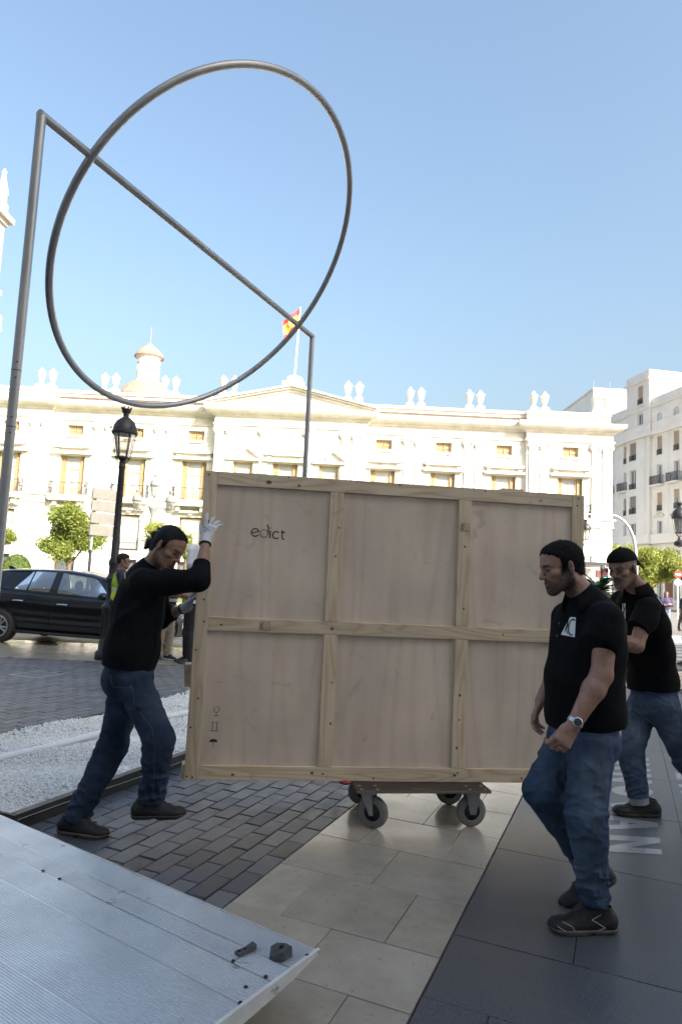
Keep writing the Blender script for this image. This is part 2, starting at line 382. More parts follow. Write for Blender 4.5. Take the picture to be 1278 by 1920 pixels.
M['whitewall'] = PM('white_render', (0.75, 0.74, 0.715), (0.70, 0.685, 0.65), 0.5, 0.85, world=True, bump=0.1, bscale=8, big=(0.25, (0.66, 0.64, 0.60), 0.5))
M['tanblind'] = PM('tan_roller_blind', (0.42, 0.31, 0.22), (0.36, 0.27, 0.19), 2, 0.7, stretch=(1, 1, 10))
M['greyblind'] = PM('grey_roller_blind', (0.22, 0.20, 0.18), (0.26, 0.24, 0.21), 2, 0.7, stretch=(1, 1, 10))
M['skypane'] = PM('dark_window_glass', (0.10, 0.115, 0.13), (0.2, 0.21, 0.22), 0.6, 0.07, spec=0.9)
M['brownwood'] = PM('brown_wooden_door', (0.20, 0.10, 0.05), (0.15, 0.075, 0.04), 3, 0.6)
M['leaf'] = PM('orange_tree_leaf', (0.15, 0.20, 0.04), (0.22, 0.27, 0.06), 1.2, 0.5, world=True, spec=0.3, trans=0.3)
M['leaf2'] = PM('yellowing_leaf', (0.34, 0.33, 0.08), (0.24, 0.28, 0.06), 1.0, 0.55, world=True, spec=0.3, trans=0.3)
M['leaf3'] = PM('palm_leaf', (0.045, 0.085, 0.03), (0.07, 0.12, 0.04), 3, 0.5, world=True)
M['bush'] = PM('clipped_bush_leaf', (0.09, 0.14, 0.03), (0.14, 0.19, 0.05), 3, 0.55, world=True, spec=0.3, trans=0.3)
M['bark'] = PM('bark', (0.16, 0.12, 0.085), (0.10, 0.075, 0.055), 8, 0.9, bump=0.5, stretch=(1, 1, 0.3))
M['grass'] = PM('lawn', (0.10, 0.16, 0.03), (0.15, 0.2, 0.05), 8, 0.8, world=True)
M['signback'] = PM('sign_back', (0.20, 0.19, 0.165), (0.17, 0.16, 0.14), 3, 0.5)
M['signwhite'] = PM('sign_white', (0.78, 0.78, 0.78), None, 3, 0.4)
M['signred'] = PM('sign_red', (0.55, 0.035, 0.025), None, 3, 0.4)
M['galv'] = PM('galvanised_pole', (0.40, 0.42, 0.43), (0.33, 0.34, 0.35), 6, 0.45, metal=0.5)
M['carpaint'] = PM('black_car_paint', (0.004, 0.005, 0.008), None, 3, 0.16, coat=0.55, spec=0.3)
M['cartrim'] = PM('car_trim', (0.012, 0.012, 0.013), None, 3, 0.45)
M['carglass'] = glass('car_glass', (0.34, 0.39, 0.37), 0.02, 0.86)
M['redhouse'] = PM('dull_red_housing', (0.16, 0.05, 0.04), None, 3, 0.5)
M['seat'] = PM('car_seat', (0.03, 0.032, 0.036), None, 3, 0.8)
M['alloy'] = PM('alloy_wheel', (0.45, 0.45, 0.46), (0.38, 0.38, 0.39), 8, 0.3, metal=0.9)
M['tyre'] = PM('tyre', (0.02, 0.02, 0.021), (0.03, 0.03, 0.03), 20, 0.75)
M['chrome'] = PM('chrome', (0.6, 0.6, 0.62), None, 3, 0.12, metal=1.0)
M['head_light'] = PM('headlight_lens', (0.55, 0.6, 0.65), None, 3, 0.08)
M['flagred'] = PM('flag_red', (0.50, 0.03, 0.035), None, 3, 0.7)
M['flagyel'] = PM('flag_yellow', (0.75, 0.50, 0.05), None, 3, 0.7)
# ================================================================== GROUND
g = MB(); g.add([(-260, -60, -0.03), (260, -60, -0.03), (260, 400, -0.03), (-260, 400, -0.03)], [(0, 1, 2, 3)])
struct(g.build('ground', M['ground']))
g = MB(); g.add([(-120, 13.9, -0.012), (120, 13.9, -0.012), (120, 31, -0.012), (-120, 31, -0.012)], [(0, 1, 2, 3)])
road = struct(g.build('road', M['road']))

def tile_mesh(name, x0, x1, y0, y1, h, c, mat, jitter=0.0):
    """paving unit centred on its own origin, top edge chamfered"""
    lx, ly = (x1-x0)/2, (y1-y0)/2; b = MB()
    j = [(random.uniform(-jitter, jitter), random.uniform(-jitter, jitter)) for _ in range(4)]
    q = [(-lx+j[0][0], -ly+j[0][1]), (lx+j[1][0], -ly+j[1][1]), (lx+j[2][0], ly+j[2][1]), (-lx+j[3][0], ly+j[3][1])]
    s = lambda k: [(p[0]-math.copysign(k, p[0]), p[1]-math.copysign(k, p[1])) for p in q]
    vs = [(p[0], p[1], -h) for p in q] + [(p[0], p[1], -c) for p in q] + [(p[0], p[1], -c*0.3) for p in s(c*0.4)] + [(p[0], p[1], 0) for p in s(c*1.3)]
    fs = [(8+4, 9+4, 10+4, 11+4)]
    for a in (0, 4, 8):
        for i in range(4): fs.append((a+i, a+(i+1) % 4, a+4+(i+1) % 4, a+4+i))
    b.add(vs, fs); return b.mesh(name, mat)

# ---- brick paving (v across, u along)
bed = MB(); bed.add([tuple(uvw(u, v, -0.014)) for u, v in ((-4, -16), (-4, -1.712), (14, -1.712), (14, -16))], [(0, 1, 2, 3)])
brick_paving = struct(bed.build('brick_paving', M['mortar']))
LB, WB = 0.2365, 0.118
protos = [tile_mesh('brick', -(LB-0.007)/2, (LB-0.007)/2, -(WB-0.007)/2, (WB-0.007)/2, 0.02, 0.004, M['brick'], 0.0022) for _ in range(6)]
bricks = []
for k in range(0, 92):
    v = -1.712-WB*(k+0.5)
    u00 = 3.449 + (LB/2 if k % 2 else 0)
    for i in range(-14, 40):
        u = u00+LB*(i+0.5); P = uvw(u, v)
        if -4.93 < v < -3.24 and u > 3.0: continue          # the gravel bed
        if 7.0 < u < 7.5 and -7.95 < v < -7.40: continue     # the drain cover
        if P[1] > 11.25 or P[1] < 1.6: continue
        d = P-CAM; z = d @ FW; px = 639+FPX*(d @ CX_)/z; py = 960-FPX*(d @ CY_)/z
        if not (-60 < px < 1330 and py < 1990): continue
        hid = (375 < px < 1090 and py < 1455) or (py > 1535+px*0.42 and px < 560)
        bricks.append((hid, z, u, v))
bricks.sort()
far = MB()
for n, (hid, z, u, v) in enumerate(bricks):
    dz = random.gauss(0, 0.0014); tx, ty = random.gauss(0, 0.006), random.gauss(0, 0.004)
    if n < 300:
        o = link('brick', random.choice(protos), brick_paving)
        o.matrix_basis = Matrix.Translation(Vector(uvw(u, v, dz))) @ PAVE.to_3x3().to_4x4() @ Matrix.Rotation(PI/2+random.gauss(0, 0.004), 4, 'Z') @ Matrix.Rotation(tx, 4, 'X') @ Matrix.Rotation(ty, 4, 'Y')
    else:
        Mx = Matrix.Translation(Vector(uvw(u, v, dz))) @ PAVE.to_3x3().to_4x4()
        a, b_ = WB/2-0.0035, LB/2-0.0035; c = 0.004
        vs = [Mx @ Vector(p) for p in ((-a, -b_, -.012), (a, -b_, -.012), (a, b_, -.012), (-a, b_, -.012), (-a+c, -b_+c, 0), (a-c, -b_+c, 0), (a-c, b_-c, 0), (-a+c, b_-c, 0))]
        far.add(vs, [(4, 5, 6, 7), (0, 1, 5, 4), (1, 2, 6, 5), (2, 3, 7, 6), (3, 0, 4, 7)], random.randrange(3))
M['brick_b'] = PM('paving_brick_pale', (0.10, 0.105, 0.115), (0.135, 0.138, 0.145), 9, 0.45, 0.6, world=True, bump=0.3, bscale=60)
M['brick_w'] = PM('paving_brick_dark', (0.07, 0.073, 0.082), (0.10, 0.103, 0.112), 9, 0.42, 0.6, world=True, bump=0.3, bscale=60)
M['brick_m'] = PM('paving_brick_mid', (0.085, 0.09, 0.10), (0.12, 0.122, 0.13), 9, 0.42, 0.6, world=True, bump=0.3, bscale=60)
tag(far.build('brick', [M['brick_w'], M['brick_m'], M['brick_b']], brick_paving), kind='stuff')
# a square drain cover let into the bricks
dc = empty('drain_cover', uvw(7.245, -7.67, 0), -YAW, 'square drain cover filled with paving in the brick plaza', 'drain cover')
MB().prism([(-.235, -.235), (.235, -.235), (.235, .235), (-.235, .235)], -.012, -.003, 'z').build('cover_plate', M['brick_m'], dc)
fr = MB()
for a in range(4): fr.box(-.26, .26, .235, .26, -.012, .003, M=Matrix.Rotation(a*PI/2, 4, 'Z')) if a % 2 else fr.box(-.235, .235, .235, .26, -.012, .003, M=Matrix.Rotation(a*PI/2, 4, 'Z'))
fr.build('frame', M['galv'], dc)

# ---- beige limestone strip
bed = MB(); bed.add([tuple(uvw(u, v, -0.010)) for u, v in ((-4, -1.710), (-4, -0.700), (15, -0.700), (15, -1.710))], [(0, 1, 2, 3)])
stone_paving = struct(bed.build('stone_paving', M['mortar']))
rows = [2.49-0.45*3, 2.49-0.45*2, 2.49-0.45, 2.49, 2.895, 3.39, 3.872]
while rows[-1] < 13: rows.append(rows[-1]+0.4825)
for r in range(len(rows)-1):
    even = (r-3) % 2 == 0
    cuts = [-1.708, -1.19, -0.702] if even else [-1.708, -1.447, -0.945, -0.702]
    for a, b_ in zip(cuts[:-1], cuts[1:]):
        me = tile_mesh('stone_tile', a+.0018, b_-.0018, rows[r]+.0018, rows[r+1]-.0018, .012, .0015, M['beige'])
        o = link('stone_tile', me, stone_paving)
        o.matrix_basis = Matrix.Translation(Vector(uvw((rows[r]+rows[r+1])/2, (a+b_)/2, random.gauss(0, .0004)))) @ PAVE.to_3x3().to_4x4() @ Matrix.Rotation(random.gauss(0, .0015), 4, 'X')

# ---- dark granite slabs with inlaid letters
bed = MB(); bed.add([tuple(uvw(u, v, -0.010)) for u, v in ((-4, -0.698), (-4, 30), (16, 30), (16, -0.698))], [(0, 1, 2, 3)])
slab_paving = struct(bed.build('slab_paving', M['mortar']))
srows = [0.4, 1.5, 2.08, 2.613, 3.11, 4.205, 5.30, 6.39, 7.49, 8.58, 9.7, 10.8, 12]
for r in range(len(srows)-1):
    cuts = {2: [-.696, -.446, .55, 1.55, 2.55, 3.6], 3: [-.696, .56, 1.56, 2.56, 3.6], 4: [-.696, -.195, .8, 1.8, 2.8, 3.8]}.get(r, [-.696, .30 if r > 4 else .1, 1.3, 2.3, 3.3, 4.3, 5.3, 6.3, 7.3])
    if r >= 5: cuts = [-.696, .34+.0*(r % 2), 1.34, 2.34, 3.34, 4.34, 5.34, 6.34, 7.34]
    for a, b_ in zip(cuts[:-1], cuts[1:]):
        me = tile_mesh('dark_slab', a+.002, b_-.002, srows[r]+.002, srows[r+1]-.002, .012, .0018, M['slab'])
        o = link('dark_slab', me, slab_paving)
        o.matrix_basis = Matrix.Translation(Vector(uvw((srows[r]+srows[r+1])/2, (a+b_)/2, random.gauss(0, .0004)))) @ PAVE.to_3x3().to_4x4()
# letters: drawn in a unit cell (0..1 along the reading direction, 0..1 up), slanted like the inlay
LET = {'N': [[(0, 0), (0, 1)], [(0, 1), (1, 0)], [(1, 0), (1, 1)]], 'A': [[(0, 0), (.5, 1)], [(.5, 1), (1, 0)], [(.2, .33), (.8, .33)]],
       'V': [[(0, 1), (.5, 0)], [(.5, 0), (1, 1)]], 'I': [[(.5, 0), (.5, 1)]], 'R': [[(0, 0), (0, 1)], [(0, 1), (.8, 1)], [(.8, 1), (.8, .5)], [(.8, .5), (0, .5)], [(.35, .5), (1, 0)]],
       'C': [[(1, .85), (.6, 1), (.25, .95), (0, .6), (0, .4), (.25, .05), (.6, 0), (1, .15)]], 'E': [[(0, 0), (0, 1)], [(0, 1), (1, 1)], [(0, .5), (.8, .5)], [(0, 0), (1, 0)]],
       'O': [[(.5 + .5*math.sin(t*PI/10), .5 + .5*math.cos(t*PI/10)) for t in range(21)]]}
def ribbon(mb, pts, wd, f, z=0.0):
    """flat stroke through 2D points, f maps a 2D point to 3D"""
    pts = [np.array(p, float) for p in pts]; n = len(pts)
    if n == 2:
        t = nrm(pts[1]-pts[0]); nn = np.array([-t[1], t[0]])*wd/2
        a = [pts[0]+nn, pts[0]-nn, pts[1]-nn, pts[1]+nn]; mb.add([f(*p) for p in a], [(0, 1, 2, 3)]); return
    L_, R_ = [], []
    for i in range(n):
        t = nrm(pts[min(i+1, n-1)]-pts[max(i-1, 0)]); nn = np.array([-t[1], t[0]])*wd/2
        L_.append(pts[i]+nn); R_.append(pts[i]-nn)
    mb.add([f(*p) for p in L_]+[f(*p) for p in R_], [(i, n+i, n+i+1, i+1) for i in range(n-1)])
SQ = .30
LPOLY = {'N': [[(0, 0), (SQ, 0), (SQ, 1), (0, 1)], [(1-SQ, 0), (1, 0), (1, 1), (1-SQ, 1)], [(0, 1), (SQ, 1), (1, 0), (1-SQ, 0)]], 'I': [[(0, 0), (1, 0), (1, 1), (0, 1)]],
         'A': [[(0, 0), (SQ, 0), (.5+SQ/2, 1), (.5-SQ/2, 1)], [(1, 0), (1-SQ, 0), (.5-SQ/2, 1), (.5+SQ/2, 1)], [(.25, .22), (.75, .22), (.68, .40), (.32, .40)]],
         'V': [[(0, 1), (SQ, 1), (.5+SQ/2, 0), (.5-SQ/2, 0)], [(1, 1), (1-SQ, 1), (.5-SQ/2, 0), (.5+SQ/2, 0)]]}
def letter_row(word, u_start, v0, hgt, cellw, gap, slant, stroke):
    u = u_start
    for ch in word:
        wd = cellw*(0.35 if ch == 'I' else 1.0); b = MB()
        def f(a, c, k, u=u, wd=wd): return tuple(uvw(u-(a*wd)+slant*c, v0+c*hgt, 0.0012+0.0004*k))
        if ch in LPOLY:
            for k, pl in enumerate(LPOLY[ch]): b.add([f(*p, k) for p in pl], [tuple(range(len(pl)))])
        else:
            for k, st in enumerate(LET[ch]):
                sc = [(stroke/2+p[0]*(wd-stroke), stroke/2+p[1]*(hgt-stroke)) for p in st]; ribbon(b, sc, stroke, lambda a, c, f=f, wd=wd, k=k: f(a/wd, c/hgt, k))
        b.build('inlaid_letter', M['inlay'], slab_paving)
        u -= wd+gap
letter_row('INNOVAN', 7.02, -.095, .30, .30, .105, .12, .088)
letter_row('CREAN', 7.55, .405, .30, .30, .105, .12, .088)
# ---- far limestone strip along the kerb, parallel to the palace
bed = MB(); bed.add([(-40, 11.3, -.010), (60, 11.3, -.010), (60, 13.9, -.010), (-40, 13.9, -.010)], [(0, 1, 2, 3)])
kerb = struct(bed.build('pavement', M['mortar']))
fm = [tile_mesh('stone_tile', 0, .99, 0, .8, .012, .003, M['beige']) for _ in range(1)][0]
for j in range(3):
    for i in range(-9, 14):
        o = link('stone_tile', fm, kerb); o.location = (i*1.0+.5*(j % 2), 11.75+.86*j, 0); o.scale = (1, 1.06, 1)
# ---- pedestrian crossing stripes, garden lawn in front of the palace
for i in range(11):
    b = MB(); b.add([(6.0, 15.3+i*1.0, -.006), (16.5, 15.3+i*1.0, -.006), (16.5, 15.8+i*1.0, -.006), (6.0, 15.8+i*1.0, -.006)], [(0, 1, 2, 3)])
    b.build('crossing_stripe', M['paint'], road)
b = MB(); b.add([(-70, 31, .05), (6, 31, .05), (6, 46, .05), (-70, 46, .05)], [(0, 1, 2, 3)]); struct(b.build('lawn', M['grass']))
b = MB(); b.box(-70, 6, 30.8, 31, -.03, .12); struct(b.build('kerb', M['beige']))

# ================================================================== GRAVEL BED
edge = empty('garden_edging', uvw(3.02, -4.0), -YAW, 'black steel edging strip around the bed of white gravel', 'edging')
def uvbox(mb, u0, u1, v0, v1, z0, z1):
    mb.box(v0+4.0, v1+4.0, u0-3.02, u1-3.02, z0, z1)
e = MB(); uvbox(e, 3.02, 15, -3.262, -3.246, -.01, .092); uvbox(e, 3.02, 15, -3.30, -3.262, .084, .092); e.build('edging_strip', M['darksteel'], edge)
e = MB(); uvbox(e, 3.02, 15, -4.94, -4.924, -.01, .075); uvbox(e, 3.02, 15, -4.924, -4.89, .067, .075); e.build('edging_strip', M['darksteel'], edge)
e = MB(); uvbox(e, 3.0, 3.02, -4.94, -3.246, -.01, .09); e.build('edging_strip', M['darksteel'], edge)
def gravel_mesh():
    n = 52000
    u = 3.03 + 12*rng.random(n)**1.9; v = -4.92+1.655*rng.random(n)
    hump = .012*np.sin(u*2.3+v*1.7)+.010*np.sin(u*5.1-v*4.3)
    z = .052+hump+.010*rng.random(n)+.018*np.clip((-v-4.6)/.3, 0, 1)
    far_ = np.clip((u-4)/8, 0, 1)
    s = (.0075+.0065*rng.random(n))*(1+1.6*far_)
    # jittered octahedra
    base = np.array([(1, 0, 0), (-1, 0, 0), (0, 1, 0), (0, -1, 0), (0, 0, 1), (0, 0, -1)], float)
    V = base[None]*(1+.5*(rng.random((n, 6, 1))-.5))+.35*(rng.random((n, 6, 3))-.5)
    q = rng.normal(size=(n, 4)); q /= np.linalg.norm(q, axis=1)[:, None]; a, b, c, d = q.T
    Rm = np.stack([np.stack([1-2*(c*c+d*d), 2*(b*c-a*d), 2*(b*d+a*c)], -1), np.stack([2*(b*c+a*d), 1-2*(b*b+d*d), 2*(c*d-a*b)], -1), np.stack([2*(b*d-a*c), 2*(c*d+a*b), 1-2*(b*b+c*c)], -1)], -2)
    V = np.einsum('nij,nkj->nki', Rm, V)*(s[:, None, None]*np.array([1, 1, .8]))
    cen = u[:, None]*UA+v[:, None]*UB+np.stack([0*z, 0*z, z], -1)
    V = (V+cen[:, None]).reshape(-1, 3)
    f = np.array([(0, 2, 4), (2, 1, 4), (1, 3, 4), (3, 0, 4), (2, 0, 5), (1, 2, 5), (3, 1, 5), (0, 3, 5)])
    F = (f[None]+6*np.arange(n)[:, None, None]).reshape(-1, 3)
    return arr_mesh('gravel', V, F, M['gravel'], False)
tag(link('gravel', gravel_mesh()), kind='stuff', label='white marble gravel filling the bed')
b = MB(); nu = 40
b.grid([[tuple(uvw(3.02+12*i/nu, -4.93+1.69*j/8, .050+.012*math.sin((3.02+12*i/nu)*2.3+(-4.93+1.69*j/8)*1.7))) for j in range(9)] for i in range(nu+1)])
struct(b.build('gravel_bed', M['gravel'], None, True))
pp = []
for t in np.linspace(0, 1, 40):
    u = 2.6+9*t; pp.append(uvw(u, -4.22+.07*math.sin(u*1.1)+.02*math.sin(u*3.1), .088+.005*math.sin(u*4)))
tag(MB().tube(pp, .027, 14).build('white_pipe', M['pvc'], None, True), 'white plastic pipe lying along the middle of the gravel bed', 'pipe')

# ================================================================== BUILDINGS
def holed_wall(mb, x0, x1, z0, z1, holes, y, depth, mi=0):
    """wall facing -y with rectangular openings and reveals"""
    xs = sorted({x0, x1, *[h[0] for h in holes], *[h[1] for h in holes]}); zs = sorted({z0, z1, *[h[2] for h in holes], *[h[3] for h in holes]})
    for i in range(len(xs)-1):
        for k in range(len(zs)-1):
            cx, cz = (xs[i]+xs[i+1])/2, (zs[k]+zs[k+1])/2
            if cx < x0 or cx > x1 or any(h[0] < cx < h[1] and h[2] < cz < h[3] for h in holes): continue
            mb.add([(xs[i], y, zs[k]), (xs[i+1], y, zs[k]), (xs[i+1], y, zs[k+1]), (xs[i], y, zs[k+1])], [(0, 1, 2, 3)], mi)
    for a, b_, c, d in holes:
        Y = y+depth
        mb.add([(a, y, c), (a, Y, c), (a, Y, d), (a, y, d)], [(0, 1, 2, 3)], mi); mb.add([(b_, y, c), (b_, y, d), (b_, Y, d), (b_, Y, c)], [(0, 1, 2, 3)], mi)
        mb.add([(a, y, d), (a, Y, d), (b_, Y, d), (b_, y, d)], [(0, 1, 2, 3)], mi); mb.add([(a, y, c), (b_, y, c), (b_, Y, c), (a, Y, c)], [(0, 1, 2, 3)], mi)

# ---------------------------------------------------------------- the palace
PX = -4.2
pal = empty('palace', (PX, 50, 0), 0, 'long pale stone palace with pediment, balconies and rooftop urns', 'palace')
wing = [-20.9, -16.25, -11.65, -7.05, 7.2, 11.75, 16.35, 21.25]     # window axes from the centre line
cent = [-3.25, -0.1, 3.15]
blocks = [(-24.4, -17.95, -.45), (-17.95, -5.5, 0), (-5.5, 5.86, -.8), (5.86, 17.97, 0), (17.97, 24.4, -.45)]
DW, TOP = 1.86, 13.45
wall = MB()
for x0, x1, y in blocks:
    hs = []
    for c in wing+cent:
        if x0 < c < x1:
            k = DW/2 if c in wing or abs(c) < 1 else .72
            hs.append((c-k, c+k, 6.95, 9.92)); 
            if c in wing: hs.append((c-.62, c+.62, 11.5, 12.28))
            hs.append((c-.85, c+.85, 3.0, 5.65)); hs.append((c-.8, c+.8, .95, 2.3))
    holed_wall(wall, x0, x1, 0, TOP, hs, y, .42)
for i in range(4):
    x = blocks[i][1]; ya, yb = blocks[i][2], blocks[i+1][2]
    wall.add([(x, ya, 0), (x, yb, 0), (x, yb, TOP), (x, ya, TOP)] if ya < yb else [(x, yb, 0), (x, ya, 0), (x, ya, TOP), (x, yb, TOP)], [(0, 1, 2, 3) if ya < yb else (0, 3, 2, 1)])
wall.add([(24.4, -.45, 0), (24.4, 26, 0), (24.4, 26, TOP), (24.4, -.45, TOP)], [(0, 1, 2, 3)])
wall.add([(-24.4, 26, 0), (-24.4, -.45, 0), (-24.4, -.45, TOP), (-24.4, 26, TOP)], [(0, 1, 2, 3)])
wall.add([(24.4, 26, 0), (-24.4, 26, 0), (-24.4, 26, TOP), (24.4, 26, TOP)], [(0, 1, 2, 3)])
wall.build('wall', M['stone'], pal)
def run(prof, name, mat, lift=0.0):
    """moulding: profile (projection, z) swept along every block of the front and the right flank"""
    b = MB()
    P = []
    for i, (x0, x1, y) in enumerate(blocks):
        P.append((x0, x1, y))
    pts = [(-24.4, 26), (-24.4, -.45)]
    for i in range(4):
        x = blocks[i][1]; pts += [(x, blocks[i][2]), (x, blocks[i+1][2])]
    pts += [(24.4, -.45), (24.4, 26)]
    def off(k, d):
        p = np.array(pts[k], float)
        def nm(a, b_):
            t = nrm(np.array(b_, float)-np.array(a, float)); return np.array([t[1], -t[0]])
        if k == 0: return p+d*nm(pts[0], pts[1])
        if k == len(pts)-1: return p+d*nm(pts[-2], pts[-1])
        return p+d*(nm(pts[k-1], pts[k])+nm(pts[k], pts[k+1]))
    G = [[(*off(k, d), z+lift) for k in range(len(pts))] for d, z in prof]
    b.grid(G); return b.build(name, mat, pal)
run([(-.1, 12.62), (.10, 12.62), (.16, 12.70), (.16, 12.76), (.05, 12.80), (.05, 13.30), (.22, 13.38), (.30, 13.50), (.62, 13.60), (.74, 13.72), (.80, 13.92), (.80, 14.0), (-.3, 14.06)], 'cornice', M['stone2'])
for a_, b_ in ((-24.4, -17.95), (-17.95, -5.6), (5.95, 17.97), (17.97, 24.4)):
    yb_ = -.45 if abs(a_+b_) > 40 else 0; p_ = MB(); xa, xb = a_+(.0 if a_ > -24 else .12), b_-(.0 if b_ < 24 else .12)
    p_.box(xa, xb, yb_+.0, yb_+.5, 14.0, 14.24); p_.box(xa, xb, yb_+.1, yb_+.5, 14.24, 14.75); p_.box(xa-.03, xb+.03, yb_-.06, yb_+.56, 14.75, 14.95); p_.build('parapet', M['stone'], pal)
run([(-.05, 6.22), (.10, 6.22), (.14, 6.30), (.08, 6.34), (.08, 6.72), (.22, 6.80), (.22, 6.90), (-.05, 6.95)], 'string_course', M['stone2'])
run([(-.05, 0), (.18, 0), (.18, .62), (.1, .74), (-.05, .78)], 'plinth', M['stone2'])
b = MB(); b.add([(-24, -.2, 14.4), (24, -.2, 14.4), (24, 26, 14.4), (-24, 26, 14.4)], [(0, 1, 2, 3)]); b.build('roof', M['rooftile'], pal)
for zz in (1.55, 2.95, 4.0, 5.05):      # recessed joints of the rusticated ground floor read as thin shadow bands
    run([(-.02, zz-.02), (.035, zz), (.035, zz+.92), (-.02, zz+.94)], 'stone_band', M['stone'])if False else None
# windows
def win(kind, w, z0, z1, nz=0):
    f = MB(); t = .09; y = .30
    f.box(-w, -w+t, y, y+.08, z0, z1); f.box(w-t, w, y, y+.08, z0, z1); f.box(-w+t, w-t, y, y+.08, z1-t, z1); f.box(-w+t, w-t, y, y+.08, z0, z0+t)
    return f
wf = win('w', .56, 6.97, 9.9); wf.box(-.05, .05, .31, .40, 7.06, 9.0)
arc = [(-.47, 8.98)]+[(-.47+.94*i/8, 9.0+.16*math.sin(PI*i/8)) for i in range(9)]+[(.47, 8.98)]
wf.prism([(-.47, 8.86), (.47, 8.86)]+[(.47-.94*i/8, 9.02+.14*math.sin(PI*i/8)) for i in range(9)], .29, .37)
for sx in (-1, 1):
    wf.box(sx*.47 if sx < 0 else .05, -.05 if sx < 0 else .47, .32, .39, 6.98, 7.55)
main_w = wf.build('window', M['joinery'], pal)
MB().box(-.47, .47, .37, .40, 7.55, 9.86).build('glass', M['pane'], main_w)
def louvres(x0, x1, z0, z1, n, y=.2):
    s = MB(); s.box(x0, x0+.05, y, y+.05, z0, z1); s.box(x1-.05, x1, y, y+.05, z0, z1)
    for zz in (z0, (z0+z1)/2-.04, z1-.08): s.box(x0+.05, x1-.05, y+.004, y+.046, zz, zz+.08)
    k = n
    for i in range(k):
        a = z0+.1+(z1-z0-.2)*i/k; s.add([(x0+.05, y+.045, a+.06), (x1-.05, y+.045, a+.06), (x1-.05, y+.005, a), (x0+.05, y+.005, a)], [(0, 3, 2, 1)])
    s.box(x0+.05, x1-.05, y+.045, y+.048, z0, z1); return s
for a, b_ in ((-.92, -.57), (.57, .92)): louvres(a, b_, 6.98, 9.9, 26).build('shutter', M['shutter'], main_w)
aw = win('a', .62, 11.5, 12.28).build('attic_window', M['joinery'], pal)
for a, b_ in ((-.52, -.03), (.03, .52)): louvres(a, b_, 11.58, 12.2, 9, .26).build('shutter', M['shutter'], aw)
gw = win('g', .85, 3.0, 5.65).build('ground_window', M['brownwood'], pal)
bl = MB()
for i in range(5): bl.box(-.72, .72, .33, .36, 3.75+.36*i+.01, 3.75+.36*i+.35)
bl.build('blind', M['blind'], gw); MB().box(-.76, .76, .37, .39, 3.09, 3.75).build('glass', M['pane'], gw)
gr = MB()
for i in range(17): gr.box(-.84+.103*i, -.815+.103*i, -.05, -.03, 2.95, 3.85)
gr.box(-.88, .88, -.06, -.02, 3.83, 3.87); gr.box(-.88, .88, -.06, -.02, 2.98, 3.02); gr.build('railing', M['iron'], gw)
bw = win('b', .8, .95, 2.3).build('basement_window', M['brownwood'], pal)
MB().box(-.7, .7, .37, .39, 1.0, 2.25).build('glass', M['skypane'], bw)
gr = MB()
for i in range(11): gr.box(-.72+.14*i, -.70+.14*i, .1, .12, .96, 2.29)
gr.build('window_bars', M['iron'], bw)
def hood_mb(w):
    h = MB()
    h.prism([(-w, 10.0), (w, 10.0), (w+.06, 10.17), (-w-.06, 10.17)], -.38, 0)
    h.box(-w+.22, w-.22, -.12, 0, 10.17, 10.46); h.box(-w+.18, -w+.48, -.26, 0, 10.172, 10.44); h.box(w-.48, w-.18, -.26, 0, 10.172, 10.44)
    h.prism([(-w+.1, 10.46), (w-.1, 10.46), (w-.02, 10.60), (w-.02, 10.66), (-w+.02, 10.66), (-w+.02, 10.60)], -.42, 0)
    return h
hood = hood_mb(1.5).build('window_hood', M['stone2'], pal)
sill = MB(); sill.prism([(-.72, 11.32), (.72, 11.32), (.78, 11.44), (-.78, 11.44)], -.16, 0); sill.box(-1.05, -.5, -.08, 0, 11.18, 11.25); sill.box(.5, 1.05, -.08, 0, 11.18, 11.25)
sill = sill.build('window_sill', M['stone2'], pal)
gh = MB(); gh.prism([(-1.2, 5.95), (1.2, 5.95), (1.28, 6.1), (-1.28, 6.1)], -.34, 0); gh.prism([(-.15, 5.8), (.15, 5.8), (.2, 6.2), (-.2, 6.2)], -.22, 0)
gh = gh.build('window_hood', M['stone2'], pal)
bal = MB(); bal.prism([(-1.3, 6.44), (1.3, 6.44), (1.4, 6.60), (1.4, 6.84), (-1.4, 6.84), (-1.4, 6.60)], -.78, 0)
for sx in (-1, 1): bal.prism([(sx*.9-.14, 6.05), (sx*.9+.14, 6.05), (sx*.9+.16, 6.44), (sx*.9-.16, 6.44)], -.55, 0)
bal = bal.build('balcony', M['stone2'], pal)
rl = MB()
for i in range(24):
    x = -1.32+2.64*i/23; rl.tube([(x, -.74, 6.84), (x, -.74, 7.32), (x, -.78, 7.5), (x, -.74, 7.74)], .012, 5, caps=False)
for sx in (-1, 1):
    for k in range(6):
        y = -.74+.13*k; rl.tube([(sx*1.33, y, 6.84), (sx*1.33, y, 7.84)], .016, 5, caps=False)
    rl.box(sx*1.33-.03, sx*1.33+.03, -.76, 0, 7.84, 7.90); rl.box(sx*1.33-.025, sx*1.33+.025, -.76, 0, 7.3, 7.34)
    for k in range(3): rl.tube([(sx*1.33, -.2-.2*k+.1*math.sin(t*PI/6), 7.1+.25*k+.1*math.cos(t*PI/6)) for t in range(13)], .013, 5, caps=False)
rl.box(-1.34, 1.34, -.76, -.72, 7.74, 7.79); rl.build('railing', M['iron'], bal)
masters = [(main_w, 0), (aw, 0), (gw, 0), (bw, 0), (hood, 0), (sill, 0), (gh, 0), (bal, 0)]
cwin = {}
first = True
for c in wing:
    yb = [b_[2] for b_ in blocks if b_[0] < c < b_[1]][0]
    for o, _ in masters:
        q = o if first else copy_tree(o, pal); q.location = (c, yb, 0)
    first = False
